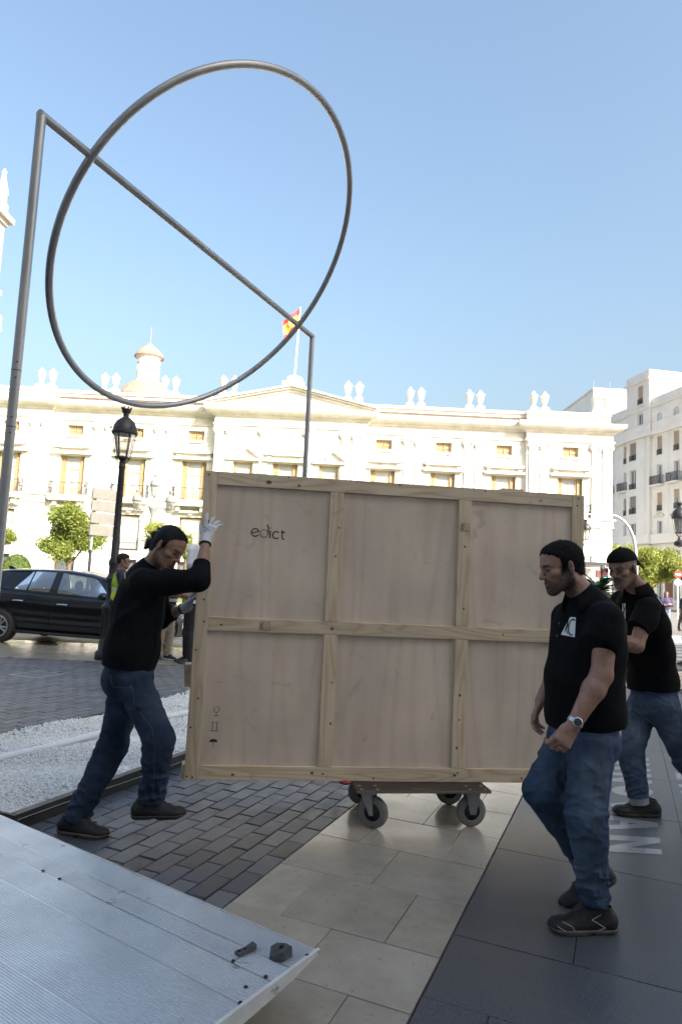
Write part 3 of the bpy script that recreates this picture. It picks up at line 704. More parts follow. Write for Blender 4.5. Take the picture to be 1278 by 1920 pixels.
for c in cent:
    for o in (main_w, gw, bw, gh, bal):
        q = copy_tree(o, pal); q.location = (c, -.8, 0)
    h = MB()
    if abs(c) < 1:
        q = copy_tree(hood, pal); q.location = (c, -.8, 0); q.scale = (1.05, 1, 1)
    else:
        h.prism([(-1.25, 10.0), (1.25, 10.0), (1.3, 10.14), (-1.3, 10.14)], -.36, 0)
        h.prism([(-1.25, 10.14), (-.15, 10.14), (-.15, 10.22), (-1.1, 10.28), (-1.25, 10.28)], -.3, 0); 
        h.prism([(-1.25, 10.3), (-1.1, 10.3), (-.2, 10.95), (-.3, 11.02)], -.34, 0); h.prism([(1.1, 10.3), (1.25, 10.3), (.3, 11.02), (.2, 10.95)], -.34, 0)
        h.prism([(-.2, 10.14), (.2, 10.14), (.26, 10.6), (-.26, 10.6)], -.26, 0)
        o = h.build('window_hood', M['stone2'], pal); o.location = (c, -.8, 0)
# paired pilasters
pil = MB(); pil.box(-.30, .30, -.14, 0, 7.5, 12.0); pil.box(-.38, .38, -.2, 0, 6.95, 7.25); pil.box(-.34, .34, -.17, 0, 7.25, 7.5)
pil = pil.build('pilaster', M['stone'], pal)
cp = MB(); cp.box(-.36, .36, -.20, 0, 12.0, 12.08); cp.box(-.42, .42, -.24, 0, 12.44, 12.56)
for sx in (-1, 1): cp.tube([(sx*.33, -.26, 12.27), (sx*.33, 0, 12.27)], .15, 12)
cp.box(-.33, .33, -.17, 0, 12.08, 12.44); cp.build('capital', M['stone2'], pil)
urn_spots = []
ppos = []
for x in (-18.6, -13.95, -9.35, -4.7, 4.72, 9.5, 14.05, 18.85, 23.55):
    yb = lambda q: [b_[2] for b_ in blocks if b_[0] < q < b_[1]][0]
    for d in (-.42, .42): ppos.append((x+d, yb(x+d))); urn_spots.append((x+d, yb(x)))
for x in (-1.75, 1.6): ppos.append((x, -.8))
ppos.append((-23.6, -.45)); ppos.append((-22.9, -.45))
for i, (x, y) in enumerate(ppos):
    q = pil if i == 0 else copy_tree(pil, pal); q.location = (x, y, 0)
urn = MB().box(-.30, .30, -.30, .30, 14.95, 15.18).lathe([(.28, 15.18), (.20, 15.3), (.10, 15.42), (.13, 15.46), (.20, 15.6), (.27, 15.9), (.31, 16.08), (.33, 16.12), (.33, 16.18), (.24, 16.2), (.20, 16.28), (.12, 16.36), (.08, 16.45), (.02, 16.5)], n=14).build('urn', M['stone'], pal, True)
k = 0
for x, y in urn_spots:
    if abs(x) < 5.2: x = math.copysign(abs(x), x)
    q = urn if k == 0 else copy_tree(urn, pal); q.location = (x, y+.15, 0); k += 1
# pediment
pd = MB(); pd.prism([(-5.9, 14.02), (6.25, 14.02), (.15, 15.45)], -.95, 1.2); pd.build('tympanum', M['stone'], pal)
for sx, xe in ((-1, -6.2), (1, 6.5)):
    a = np.array([xe, 14.0]); c = np.array([.1, 15.40]); t = nrm(c-a); nn = np.array([-t[1], t[0]])*(1 if sx < 0 else -1)
    if nn[1] < 0: nn = -nn
    for lo, hi, yf in ((-.02, .16, -1.12), (.16, .28, -1.34), (.28, .40, -1.5)):
        pts = [a+nn*lo, c+np.array([0, lo*1.05]), c+np.array([0, hi*1.05]), a+nn*hi]
        if sx > 0: pts = pts[::-1]
        MB().prism([tuple(p) for p in pts], yf, 1.2).build('raking_cornice', M['stone2'], pal)
orn = MB()
for i in range(46):
    x = random.uniform(-3.6, 3.8); z = 14.1+abs(random.gauss(0, .22))
    if z < 14.0+1.05*(1-abs(x)/5.3) and abs(x) > .7: orn.ball((x, -.97, z), (random.uniform(.1, .3), .1, random.uniform(.08, .2)), 8)
orn.lathe([(.0, 14.2), (.4, 14.25), (.5, 14.55), (.4, 14.85), (.2, 15.0), (0, 15.02)], (.1, -.75, 0), 12)
orn.build('carved_relief', M['stone'], pal, True)
at_ = MB(); at_.prism([(-2.6, 14.9), (2.8, 14.9), (2.4, 15.5), (1.6, 15.8), (1.2, 16.15), (-1.0, 16.15), (-1.4, 15.8), (-2.2, 15.5)], .3, 1.6)
at_.box(-.75, .95, -.2, 1.5, 16.15, 16.4); at_.build('attic_block', M['stone'], pal)
MB().lathe([(.55, 16.4), (.66, 16.5), (.68, 16.75), (.60, 16.95), (.3, 17.08), (.1, 17.1)], (.1, .7, 0), 14).build('flag_base', M['stone'], pal, True)
# lantern tower on the roof
tw = MB(); c = (-12.75, 5.5, 0)
tw.lathe([(2.7, 14.4), (2.45, 16.0), (1.9, 16.8), (1.15, 17.35)], c, 18); tw.build('turret_roof', M['rooftile'], pal)
tw = MB().lathe([(1.10, 17.1), (1.12, 17.3), (1.02, 17.36), (1.02, 17.55), (.93, 17.6), (.90, 19.0), (.97, 19.04), (.97, 19.14), (.93, 19.18), (.95, 19.45), (1.12, 19.6)], c, 24)
turret = tw.build('turret', M['stone'], pal, True)
for i in range(10):
    a = 2*PI*i/10+.1; Mx = Matrix.Translation(Vector((c[0], c[1], 0))) @ Matrix.Rotation(a, 4, 'Z')
    o = MB().prism([(-.13, 18.35), (.13, 18.35), (.13, 18.7)]+[(.13*math.cos(PI*t/6), 18.7+.13*math.sin(PI*t/6)) for t in range(1, 6)]+[(-.13, 18.7)], -.935, -.85, M=Mx).build('arched_opening', M['stone2'], turret)
MB().lathe([(1.24, 19.58), (1.22, 19.68), (1.05, 19.95), (.78, 20.25), (.48, 20.5), (.28, 20.6), (.2, 20.75), (.05, 20.85), (.025, 20.9), (.02, 22.3), (.0, 22.4)], c, 20).build('turret_dome', M['rooftile'], pal, True)
# flagpole and flag
fp = empty('flagpole', (PX+.1, 50.7, 17.0), 0, 'slender white flagpole standing on the palace pediment', 'flagpole')
MB().tube([(0, 0, 0), (0.15, 0, 5.7)], [.07, .04], 8).build('pole', M['signwhite'], fp, True); MB().ball((.155, 0, 5.78), .07, 8).build('finial', M['chrome'], fp, True)
fl = MB(); G = []
for i in range(13):
    row = []
    for j in range(9):
        s, t = i/12, j/8          # s away from the pole, t down
        row.append((.1-1.45*s*(.9-.12*t)+.06*math.sin(6*s+3*t), .12*math.sin(9*s+2*t), 5.55-1.75*t*(1-.15*s)-1.15*s**1.2+.05*math.sin(7*s)))
    G.append(row)
for r0, r1, mi in ((0, 2, 0), (2, 6, 1), (6, 8, 0)): fl.grid([row[r0:r1+1] for row in G], mi)
fo = fl.build('spanish_flag', [M['flagred'], M['flagyel']], None, 'all'); fo.location = fp.location
tag(fo, 'red and yellow striped flag hanging from the palace flagpole', 'flag')
q = MB()
for sgn in (-1, 1): q.ball((-.62, sgn*.02, 4.25), (.16, .12, .30), 8)
q.build('emblem', M['shutter'], fo, True)

# ---------------------------------------------------------------- white apartment block
AP = np.array([34.931, 68.0, 0.0]); aang = R(10)
apt = empty('apartment_building', tuple(AP), 0, 'white apartment block with roof tower, roller blinds and small balconies', 'building')
# local frame: x runs from the far end to the near end of the facade, -y faces the street
dr = np.array([-math.sin(aang), math.cos(aang), 0]); nn_ = np.array([-math.cos(aang), -math.sin(aang), 0])
apt.matrix_world = Matrix(((-dr[0], -nn_[0], 0, AP[0]), (-dr[1], -nn_[1], 0, AP[1]), (0, 0, 1, 0), (0, 0, 0, 1)))
def S(s): return -s        # s counted from the near reference towards the far end
NEAR = -14.0
cols = {'a': (13.3, 12.4, 0), 'b': (10.2, 9.5, 0), 'c': (8.55, 7.3, -.35), 'd': (4.05, 3.2, 0), 'e': (1.3, .45, 0), 'f': (-1.6, -2.4, 0), 'g': (-4.5, -5.3, 0), 'h': (-7.4, -8.2, 0)}
flo = [(16.65, 18.75), (13.35, 15.6), (10.5, 12.55), (7.98+.02, 9.45), (1.0, 3.6), (4.3, 6.2)]
H0, H1 = 18.95, 19.55
wl = MB(); holes_flat, holes_bay = [], []
for k, (a, b_, y) in cols.items():
    for i, (z0, z1) in enumerate(flo):
        (holes_bay if k == 'c' else holes_flat).append((S(a), S(b_), z0, z1))
    if k != 'c': holes_flat.append((S((a+b_)/2+.45), S((a+b_)/2-.45), 20.5, 21.35))
bay = (S(9.15), S(4.9))
holed_wall(wl, S(15.6), bay[0], 0, 23.3, [h for h in holes_flat if h[1] < bay[0]], 0, .3)
holed_wall(wl, bay[1], S(NEAR), 0, 23.3, [h for h in holes_flat if h[0] > bay[1]], 0, .3)
holed_wall(wl, bay[0], bay[1], 0, 26.6, holes_bay+[(S(7.1), S(6.05), 20.6, 21.9), (S(7.0), S(6.05), 22.95, 25.1)], -.35, .3)
for x, f in ((bay[0], 0), (bay[1], 1)):
    wl.add([(x, 0, 0), (x, -.35, 0), (x, -.35, 26.6), (x, 0, 26.6)] if not f else [(x, -.35, 0), (x, 0, 0), (x, 0, 26.6), (x, -.35, 26.6)], [(0, 1, 2, 3)])
# side, back, roof terrace and the roof tower behind the bay
wl.add([(S(NEAR), 0, 0), (S(NEAR), 16, 0), (S(NEAR), 16, 23.3), (S(NEAR), 0, 23.3)], [(0, 1, 2, 3)])
wl.add([(S(15.6), 16, 0), (S(15.6), 0, 0), (S(15.6), 0, 23.3), (S(15.6), 16, 23.3)], [(0, 1, 2, 3)])
wl.add([(S(NEAR), 16, 0), (S(15.6), 16, 0), (S(15.6), 16, 23.3), (S(NEAR), 16, 23.3)], [(0, 1, 2, 3)])
wl.add([(S(15.6), .4, 22.6), (S(NEAR), .4, 22.6), (S(NEAR), 16, 22.6), (S(15.6), 16, 22.6)], [(0, 1, 2, 3)])
wl.add([(bay[1], 0, 22.6), (bay[1], 9, 22.6), (bay[1], 9, 26.6), (bay[1], 0, 26.6)], [(0, 1, 2, 3)])
wl.add([(bay[0], 9, 22.6), (bay[0], 0, 22.6), (bay[0], 0, 26.6), (bay[0], 9, 26.6)], [(0, 1, 2, 3)])
wl.add([(bay[1], 9, 22.6), (bay[0], 9, 22.6), (bay[0], 9, 26.6), (bay[1], 9, 26.6)], [(0, 1, 2, 3)])
wl.add([(bay[0], -.3, 26.3), (bay[1], -.3, 26.3), (bay[1], 9, 26.3), (bay[0], 9, 26.3)], [(0, 1, 2, 3)])
wl.build('wall', M['whitewall'], apt)
MB().box(S(15.0), bay[0]-1.2, 4.5, 12, 22.6, 26.2).build('roof_house', M['whitewall'], apt)
def strip(name, z0, z1, pr, mat='whitewall'):
    b = MB()
    for x0, x1, y in ((S(15.6), bay[0]-pr, 0), (bay[0]-pr, bay[1]+pr, -.35), (bay[1]+pr, S(NEAR), 0)): b.box(x0, x1, y-pr, y-.002, z0, z1)
    b.build(name, M[mat], apt)
strip('cornice', 18.95, 19.5, .45); strip('cornice_cap', 19.5, 20.35, .30); strip('parapet_band', 22.15, 22.4, .18); strip('ledge', 6.95, 8.0, .5); strip('base_band', 0, .8, .08, 'stone2')
b = MB(); b.box(bay[0]-.2, bay[1]+.2, -.55, 9.2, 25.5, 25.75); b.build('tower_band', M['whitewall'], apt)
b = MB()
for s in (11.6, 5.9+.0, 2.4, -.55): b.box(S(s)-.35, S(s)+.35, -.07 if s != 5.9 else -.5, -.002 if s != 5.9 else -.352, 8.0, 18.94)
b.build('pilaster_strip', M['whitewall'], apt)
def aw_(x0, x1, z0, z1, y, blind, frac):
    w_ = MB(); w_.box(x0, x0+.06, y+.18, y+.24, z0, z1); w_.box(x1-.06, x1, y+.18, y+.24, z0, z1); w_.box(x0+.06, x1-.06, y+.18, y+.24, z1-.07, z1); w_.box((x0+x1)/2-.03, (x0+x1)/2+.03, y+.185, y+.235, z0, z1-.07)
    o = w_.build('window', M['whitewall'], apt)
    MB().box(x0+.06, x1-.06, y+.25, y+.27, z0, z1-.07).build('glass', M['skypane'], o)
    if frac: MB().box(x0+.06, x1-.06, y+.12, y+.15, z1-(z1-z0)*frac, z1-.02).build('roller_blind', M[blind], o)
    return o
def abal(x0, x1, z, y, pr, big):
    b = MB()
    if big: b.box(x0-.0, x1+.0, y-pr, y, z-.18, z)
    else: b.box(x0-.04, x1+.04, y-.10, y, z-.05, z)
    o = b.build('balcony', M['whitewall'], apt); r = MB(); h = .95 if big else .62; p = pr-.03 if big else .07
    n = max(5, int((x1-x0)/.11))
    for i in range(n+1):
        x = x0+.03+(x1-x0-.06)*i/n; r.box(x-.015, x+.015, y-p, y-p+.03, z, z+h-.04)
    r.box(x0, x1, y-p-.01, y-p+.04, z+h-.04, z+h); r.box(x0, x1, y-p-.005, y-p+.035, z+.05, z+.08)
    if big:
        for x in (x0, x1-.03):
            for i in range(1, 5): r.box(x, x+.03, y-p+.14*i, y-p+.14*i+.03, z, z+h-.04)
            r.box(x, x+.035, y-p+.04, y, z+h-.04, z+h)
    r.build('railing', M['iron'], o)
fr_ = {('c', 0): ('greyblind', .66), ('c', 2): ('greyblind', .62), ('b', 0): ('tanblind', .7), ('b', 2): ('greyblind', .9), ('d', 0): ('tanblind', .75), ('e', 0): ('tanblind', .78), ('d', 2): ('tanblind', .85), ('e', 2): ('tanblind', .45), ('a', 2): ('greyblind', .5), ('f', 0): ('tanblind', .5), ('g', 2): ('tanblind', .6)}
for k, (a, b_, y) in cols.items():
    for i, (z0, z1) in enumerate(flo):
        bl_, f_ = fr_.get((k, i), (None, 0)); aw_(S(a), S(b_), z0, z1, y, bl_, f_)
        if i in (0, 2): abal(S(a), S(b_), z0, y, .1, False)
        if i == 1:
            if k == 'c': abal(S(a), S(b_), z0, y, .1, False)
            else: abal(S(a)-.45, S(b_)+.45, z0, y, .7, True)
    if k in 'def':
        xm = -(a+b_)/2; pm = MB(); pm.prism([(xm-.95, 9.85), (xm+.95, 9.85), (xm+.7, 10.1), (xm, 10.42), (xm-.7, 10.1)], -.16, 0); pm.build('window_pediment', M['stone2'], apt)
    if k != 'c':
        xm = -(a+b_)/2
        arch = [(-.42, 20.52), (.42, 20.52), (.42, 21.0)]+[(.42*math.cos(PI*t/8), 21.0+.42*math.sin(PI*t/8)) for t in range(1, 8)]+[(-.42, 21.0)]
        o = MB().prism([(xm+p[0], p[1]) for p in arch], .10, .2).build('arched_window', M['pane'], apt)
        fill = MB()
        for sx in (-1, 1):
            P_ = [(sx*.45, 21.0)]+[(sx*.45*math.cos(PI*t/12), 21.0+.36*math.sin(PI*t/12)) for t in range(0, 7)]+[(0, 21.4), (sx*.5, 21.4)]
            if sx < 0: P_ = P_[::-1]
            fill.prism([(xm+p[0], p[1]) for p in P_], .002, .3)
        fill.build('arch_head', M['whitewall'], o)
aw_(S(7.1), S(6.05), 20.6, 21.9, -.35, None, 0); aw_(S(7.0), S(6.05), 22.95, 25.1, -.35, 'tanblind', .8); abal(S(7.0), S(6.05), 22.95, -.35, .1, False)
pm = MB(); pm.ball((S(6.5), -.40, 22.5), (.75, .12, .28), 10); pm.ball((S(6.5), -.45, 22.5), (.2, .12, .18), 8); pm.build('carved_relief', M['stone2'], apt, True)
for x, z in ((S(13), 28.2), (S(8.6), 27.6)): MB().tube([(x, 3, 25.9), (x, 3, z)], .03, 5).build('aerial', M['galv'], apt)
for s, d in ((8.2, 0), (2.1, 0)): MB().box(S(s)-.6, S(s)+.6, -.05, -.002, .8, 3.4).build('doorway', M['brownwood'], apt)

# ---------------------------------------------------------------- plain white block further back
wb_x0, wb_x1, wz1 = float(at(1043, 770, 96)[0]), float(at(1205, 740, 96)[0]), float(at(1150, 733, 96)[2])
wbx, wz0 = float(at(1112, 740, 96)[0]), float(at(1070, 768, 96)[2])
wb = empty('white_building', (wbx, 96, 0), 0, 'plain white rooftop block rising behind the right end of the palace', 'building')
MB().box(0, wb_x1-wbx, 0, 14, 0, wz1).build('tall_wall', M['whitewall'], wb); MB().box(wb_x0-wbx, -.002, 2, 14, 0, wz0).build('low_wall', M['whitewall'], wb)
MB().box(-.15, wb_x1-wbx+.15, -.15, 14.15, wz1, wz1+.3).build('coping', M['stone2'], wb); MB().box(.4, 1.6, -.02, -.002, wz1-4.6, wz1-2.4).build('window', M['skypane'], wb)
for x_ in (1.5, 4.0): MB().tube([(x_, 4, wz1), (x_, 4, wz1+2.6)], .04, 5).build('aerial', M['galv'], wb)
# ---------------------------------------------------------------- bell tower on the left
bt = empty('bell_tower', (-45.75, 68, 0), 0, 'tall pale church bell tower with pinnacles at the left edge', 'church tower')
b = MB(); b.box(-5.55, 5.55, -5.55, 5.55, 0, 27.3); b.build('shaft', M['stone'], bt)
b = MB(); b.box(-5.5, 5.5, -5.5, 5.5, 29.6, 40.2); b.build('belfry', M['stone'], bt)
for z0, z1, k in ((27.3, 27.8, 5.75), (27.8, 28.4, 6.05), (31.9, 32.5, 5.8), (40.2, 40.7, 5.8), (40.7, 41.3, 6.25), (41.3, 41.8, 5.8)):
    MB().box(-k, k, -k, k, z0, z1).build('cornice', M['stone2'], bt)
MB().box(-6.0, 6.0, -6.0, 6.0, 28.4, 29.6).build('balcony', M['stone2'], bt)
for sx in (-1, 1):
    for sy in (-1, 0, 1):
        MB().lathe([(.75, 41.8), (.8, 42.5), (.55, 42.7), (.55, 43.6), (.75, 43.8), (.7, 44.0), (.32, 45.5), (.2, 46.2), (.3, 46.4), (.05, 46.9)], (sx*5.1, sy*5.1, 0), 8).build('pinnacle', M['stone'], bt)
for i in range(3):
    MB().box(5.5, 5.68, -3.9+3.2*i, -3.2+3.2*i, 32.5, 40.1).build('pilaster', M['stone'], bt)
    o = MB().box(5.5, 5.53, -2.7+3.2*i if i < 2 else 3.2, -1.2+3.2*i if i < 2 else 3.9, 33.4, 38.6).build('belfry_opening', M['greyblind'], bt)

# ---------------------------------------------------------------- museum building behind the camera (its shade covers the plaza)
mu = empty('museum_building', (0, -9, 0), 0, 'tall stone museum front behind the photographer', 'building')
hs = []
for i in range(-7, 8):
    for z0 in (5.5, 11.0, 16.0): hs.append((i*6-1.2, i*6+1.2, z0, z0+3.4))
HM = 22.5
b = MB(); holed_wall(b, -60, 60, 0, HM, hs, 0, -.5); b.add([(-60, -16, 0), (60, -16, 0), (60, -16, HM), (-60, -16, HM)], [(0, 1, 2, 3)])
for x in (-60, 60): b.add([(x, -16, 0), (x, 0, 0), (x, 0, HM), (x, -16, HM)], [(0, 1, 2, 3)])
b.add([(-60, -16, HM), (60, -16, HM), (60, 0, HM), (-60, 0, HM)], [(0, 1, 2, 3)]); b.build('wall', M['whitewall'], mu)
MB().box(-60, 60, -1, .6, HM, HM+.8).build('cornice', M['stone2'], mu)
MB().box(-60, 60, -.56, -.52, 5, 21).build('glass', M['skypane'], mu)
MB().box(-2.2, 2.2, .004, .06, 0, 3.6).build('door', M['brownwood'], mu)
# ================================================================== STREET FURNITURE
def lantern(parent, c, s=1.0, im='lamp'):
    """six-sided street lantern; c is the centre of its bottom ring"""
    x, y, z = c
    b = MB(); n = 6
    b.lathe([(.135*s, 0), (.135*s, .025*s), (.12*s, .03*s)], (x, y, z), 12)
    for k in range(n):
        a = 2*PI*k/n+.26
        b.tube([(x+.125*s*math.cos(a), y+.125*s*math.sin(a), z), (x+.205*s*math.cos(a), y+.205*s*math.sin(a), z+.46*s)], .010*s, 5)
        b.tube([(x+.12*s*math.cos(a), y+.12*s*math.sin(a), z), (x+.03*s*math.cos(a), y+.03*s*math.sin(a), z-.12*s)], .009*s, 5)
    o = b.build('lantern_frame', M[im], parent)
    MB().lathe([(.115*s, .02*s), (.195*s, .45*s)], (x, y, z), 12).build('lantern_glass', M['milk'], o)
    h = MB().lathe([(.215*s, .44*s), (.235*s, .46*s), (.235*s, .50*s), (.215*s, .52*s), (.205*s, .60*s), (.16*s, .69*s), (.09*s, .75*s), (.05*s, .78*s), (.05*s, .84*s), (.075*s, .86*s), (.09*s, .92*s), (.03*s, .925*s)], (x, y, z), 18)
    for k in range(n):
        a = 2*PI*k/n+.26; h.ball((x+.245*s*math.cos(a), y+.245*s*math.sin(a), z+.56*s), (.018*s, .018*s, .035*s), 6)
    for k in range(7):
        a = 2*PI*k/7; h.ball((x+.085*s*math.cos(a), y+.085*s*math.sin(a), z+.94*s), (.016*s, .016*s, .03*s), 6)
    h.build('lantern_hood', M[im], o, True)
    return o
LX, LY = -3.87, 11.6
sl_ = empty('street_lamp', (LX, LY, 0), 0, 'black cast iron street lamp with crowned lantern between the car and the workers', 'street lamp')
MB().lathe([(.20, 0), (.20, .12), (.155, .16), (.15, .30), (.125, .34), (.12, .80), (.135, .82), (.15, .86), (.15, .90), (.105, .94), (.085, 1.0), (.085, 1.28), (.095, 1.30), (.115, 1.34), (.115, 1.38), (.085, 1.42), (.078, 1.58), (.095, 1.62), (.095, 1.66), (.068, 1.72), (.052, 3.28), (.062, 3.30), (.062, 3.33), (.052, 3.36), (.05, 3.46), (.06, 3.50), (.03, 3.52)], n=18).build('post', M['lamp'], sl_, 'all')
fl_ = MB()
for k in range(10):
    a = 2*PI*k/10; fl_.tube([(.128*math.cos(a), .128*math.sin(a), .35), (.123*math.cos(a), .123*math.sin(a), .79)], .018, 6)
fl_.build('fluted_base', M['lamp'], sl_, True)
lantern(sl_, (0, 0, 3.47), .96)

# twin-arm lamp just outside the right edge; one lantern reaches into the frame
RX, RY = at(1318, 1100, 20)[0], 20.0
rl_ = empty('street_lamp', (RX, RY, 0), 0, 'black street lamp with bracketed lantern cut by the right edge of the photo', 'street lamp')
MB().lathe([(.24, 0), (.22, .3), (.13, .4), (.12, 1.0), (.15, 1.05), (.10, 1.15), (.065, 3.0), (.05, 4.2), (.08, 4.3), (.02, 4.5)], n=14).build('post', M['lamp'], rl_, True)
zl = at(1273, 1000, 20)[2]; dx = at(1273, 1000, 20)[0]-RX
for sx in (-1, 1):
    b = MB().tube([(0, 0, zl-.5), (sx*.3, 0, zl-.42), (sx*.55, 0, zl-.25), (sx*abs(dx), 0, zl-.2)], .035, 8)
    b.tube([(sx*(abs(dx)-.18+.1*math.cos(t*PI/6)), 0, zl-.3+.1*math.sin(t*PI/6)) for t in range(13)], .022, 6)
    b.lathe([(.03, -.42), (.16, -.36), (.17, -.27), (.06, -.2), (.04, -.12)], (sx*abs(dx), 0, zl), 12)
    b.build('bracket', M['lamp'], rl_, True); lantern(rl_, (sx*abs(dx), 0, zl), 1.0)

# ornate three-lantern lamp in front of the palace
b0 = at(284, 1000, 38)
tl = empty('triple_lamp', (b0[0], 38, 0), 0, 'ornate three lantern street lamp before the palace front', 'street lamp')
zt = at(286, 948, 38)[2]
b = MB().lathe([(.3, 0), (.28, .5), (.14, .7), (.10, 2.0), (.09, zt-1.2), (.16, zt-.9), (.10, zt-.6), (.22, zt-.3), (.26, zt-.15), (.08, zt+.1), (.04, zt+.3), (.035, zt+.55)], n=12)
for sx in (-1, 1):
    b.tube([(0, 0, zt-.9)]+[(sx*(.1+1.0*t), 0, zt-.9+.75*math.sin(PI*t*.62)) for t in np.linspace(.1, 1, 9)], .04, 7)
    b.tube([(sx*(.5+.25*math.cos(t*PI/7)), 0, zt-.75+.25*math.sin(t*PI/7)) for t in range(15)], .03, 6)
    b.ball((sx*.2, 0, zt-.05), (.16, .06, .06), 8)
b.build('post', M['hazeiron'], tl, True)
lantern(tl, (0, 0, zt+.55), 1.3, 'hazeiron')
for sx in (-1, 1): lantern(tl, (sx*.95, 0, zt-.35), 1.3, 'hazeiron')

# stack of four direction panels seen from behind
p0 = at(176, 1000, 25)
ds = empty('direction_sign', (p0[0]-.06, 25, 0), R(58), 'four blank backed direction panels stacked on a dark post by the tree', 'sign')
MB().tube([(0, 0, 0), (0, 0, 2.2)], .06, 10).build('lower_post', M['lamp'], ds, True); MB().tube([(0, 0, 2.2), (0, 0, 4.6)], .055, 10).build('upper_post', M['galv'], ds, True)
for i in range(4):
    z1 = 4.52-.46*i; b = MB(); b.cbox(-.2, 1.12, -.14, -.04, z1-.40, z1, .012); b.build('sign_panel', M['signback'], ds)
    q = MB(); q.box(-.08, .08, -.05, .06, z1-.44, z1-.41); q.build('clamp', M['galv'], ds)

# no-entry sign with a round white plate below
SD = 44.0; sx0 = at(1269, 1100, SD)[0]; za, zb_ = at(1269, 1077, SD)[2], at(1268, 1092, SD)[2]
ns = empty('road_sign', (sx0, SD, 0), 0, 'red no entry disc above a white round plate on a pale pole', 'road sign')
MB().tube([(0, 0, 0), (0, 0, za+.3)], .04, 8).build('pole', M['signwhite'], ns, True)
def disc(mb, z, r, y0, y1):
    mb.prism([(r*math.cos(2*PI*t/28), z+r*math.sin(2*PI*t/28)) for t in range(28)], y0, y1)
d = MB(); disc(d, za, .25, -.1, -.07); d = d.build('no_entry_plate', M['signred'], ns)
MB().box(-.17, .17, -.112, -.102, za-.05, za+.05).build('white_bar', M['signwhite'], d)
d = MB(); disc(d, zb_, .23, -.1, -.07); d.build('round_plate', M['signwhite'], ns)

# arched pole with lamp arm
q1 = at(1190, 1035, 30); q0 = at(1095, 966, 30)
cpole = empty('arched_pole', (q1[0], 30, 0), 0, 'tall grey pole arching over to the left behind the capped worker', 'lamp pole')
H_ = q1[2]; span = q1[0]-q0[0]; pk = at(1140, 965, 30)[2]
pts = [(0.06, 0, 0), (.04, 0, H_-.6), (0, 0, H_)]
for t in np.linspace(0.08, 1, 14): a = t*PI/2; pts.append((-1.15*(1-math.cos(a)), 0, H_+(pk-H_)*math.sin(a)))
pts += [(-1.5, 0, pk), (-span-.6, 0, pk-.05)]
MB().tube(pts, [.085]*3+[.075-.0025*i for i in range(14)]+[.035, .03], 10).build('pole', M['galv'], cpole, True)
MB().box(-span-1.1, -span-.5, -.09, .09, pk-.12, pk-.02).build('lamp_head', M['galv'], cpole)
MB().tube([(-1.45, 0, pk-.08), (-1.42, 0, pk+.28)], .015, 5).build('spike', M['galv'], cpole)

# traffic light
t0 = at(1131, 1079, 26)
tr = empty('traffic_light', (t0[0], 26, 0), 0, 'small pedestrian traffic light showing green beside the palm', 'traffic light')
MB().tube([(.06, .06, 0), (.06, .06, t0[2]+.4)], .05, 8).build('post', M['galv'], tr, True)
b = MB(); b.cbox(-.13, .13, -.13, .1, t0[2]-.34, t0[2]+.30, .02); hs_ = b.build('housing', M['black'], tr)
b = MB(); b.box(-.32, -.16, -.1, .05, t0[2]-.1, t0[2]+.2); b.build('side_housing', M['redhouse'], tr)
for z, mt_ in ((.14, PM('unlit_red_lens', (.12, .02, .02), None, 3, .3)), (-.16, glow('green_lens', (.10, .75, .55), 1.6))):
    b = MB(); disc(b, t0[2]+z, .095, -.15, -.131); b.build('lens', mt_, hs_)
    b = MB(); b.grid([[(.11*math.cos(a), yy, t0[2]+z+.11*math.sin(a)) for yy in (-.24, -.131)] for a in np.linspace(.1, PI-.1, 9)]); b.build('visor', M['black'], hs_)

# dark canopy over the shops at the palace corner, with a wall plate and lantern above
cn = empty('shop_canopy', (at(1115, 1058, 46)[0], 46, at(1115, 1058, 46)[2]), 0, 'dark flat canopy projecting from the corner of the palace', 'canopy')
MB().box(-3.2, 1.4, -.6, 3.2, -.12, .12).build('canopy_slab', M['lamp'], cn)
for i in range(5): MB().box(-3.1+1.1*i, -3.03+1.1*i, -.5, -.43, -cn.location.z+.0, -.121).build('canopy_post', M['lamp'], cn)
wp = empty('wall_plaque', (at(1116, 1047, 49.3)[0], 49.45, at(1116, 1047, 49.3)[2]), 0, 'small white plaque on the palace wall above the canopy', 'plaque')
MB().cbox(-.26, .26, -.06, .06, -.26, .26, .01).build('plate', M['signwhite'], wp)
wl_ = empty('wall_lantern', (at(1098, 1012, 48.6)[0], 48.7, at(1098, 1012, 48.6)[2]), 0, 'iron wall lantern bracketed on the palace corner', 'wall lantern')
lantern(wl_, (0, 0, 0), 1.6); MB().tube([(0, 0, -.2), (0, .4, -.35), (0, .85, -.1)], .04, 6).build('bracket', M['lamp'], wl_, True)

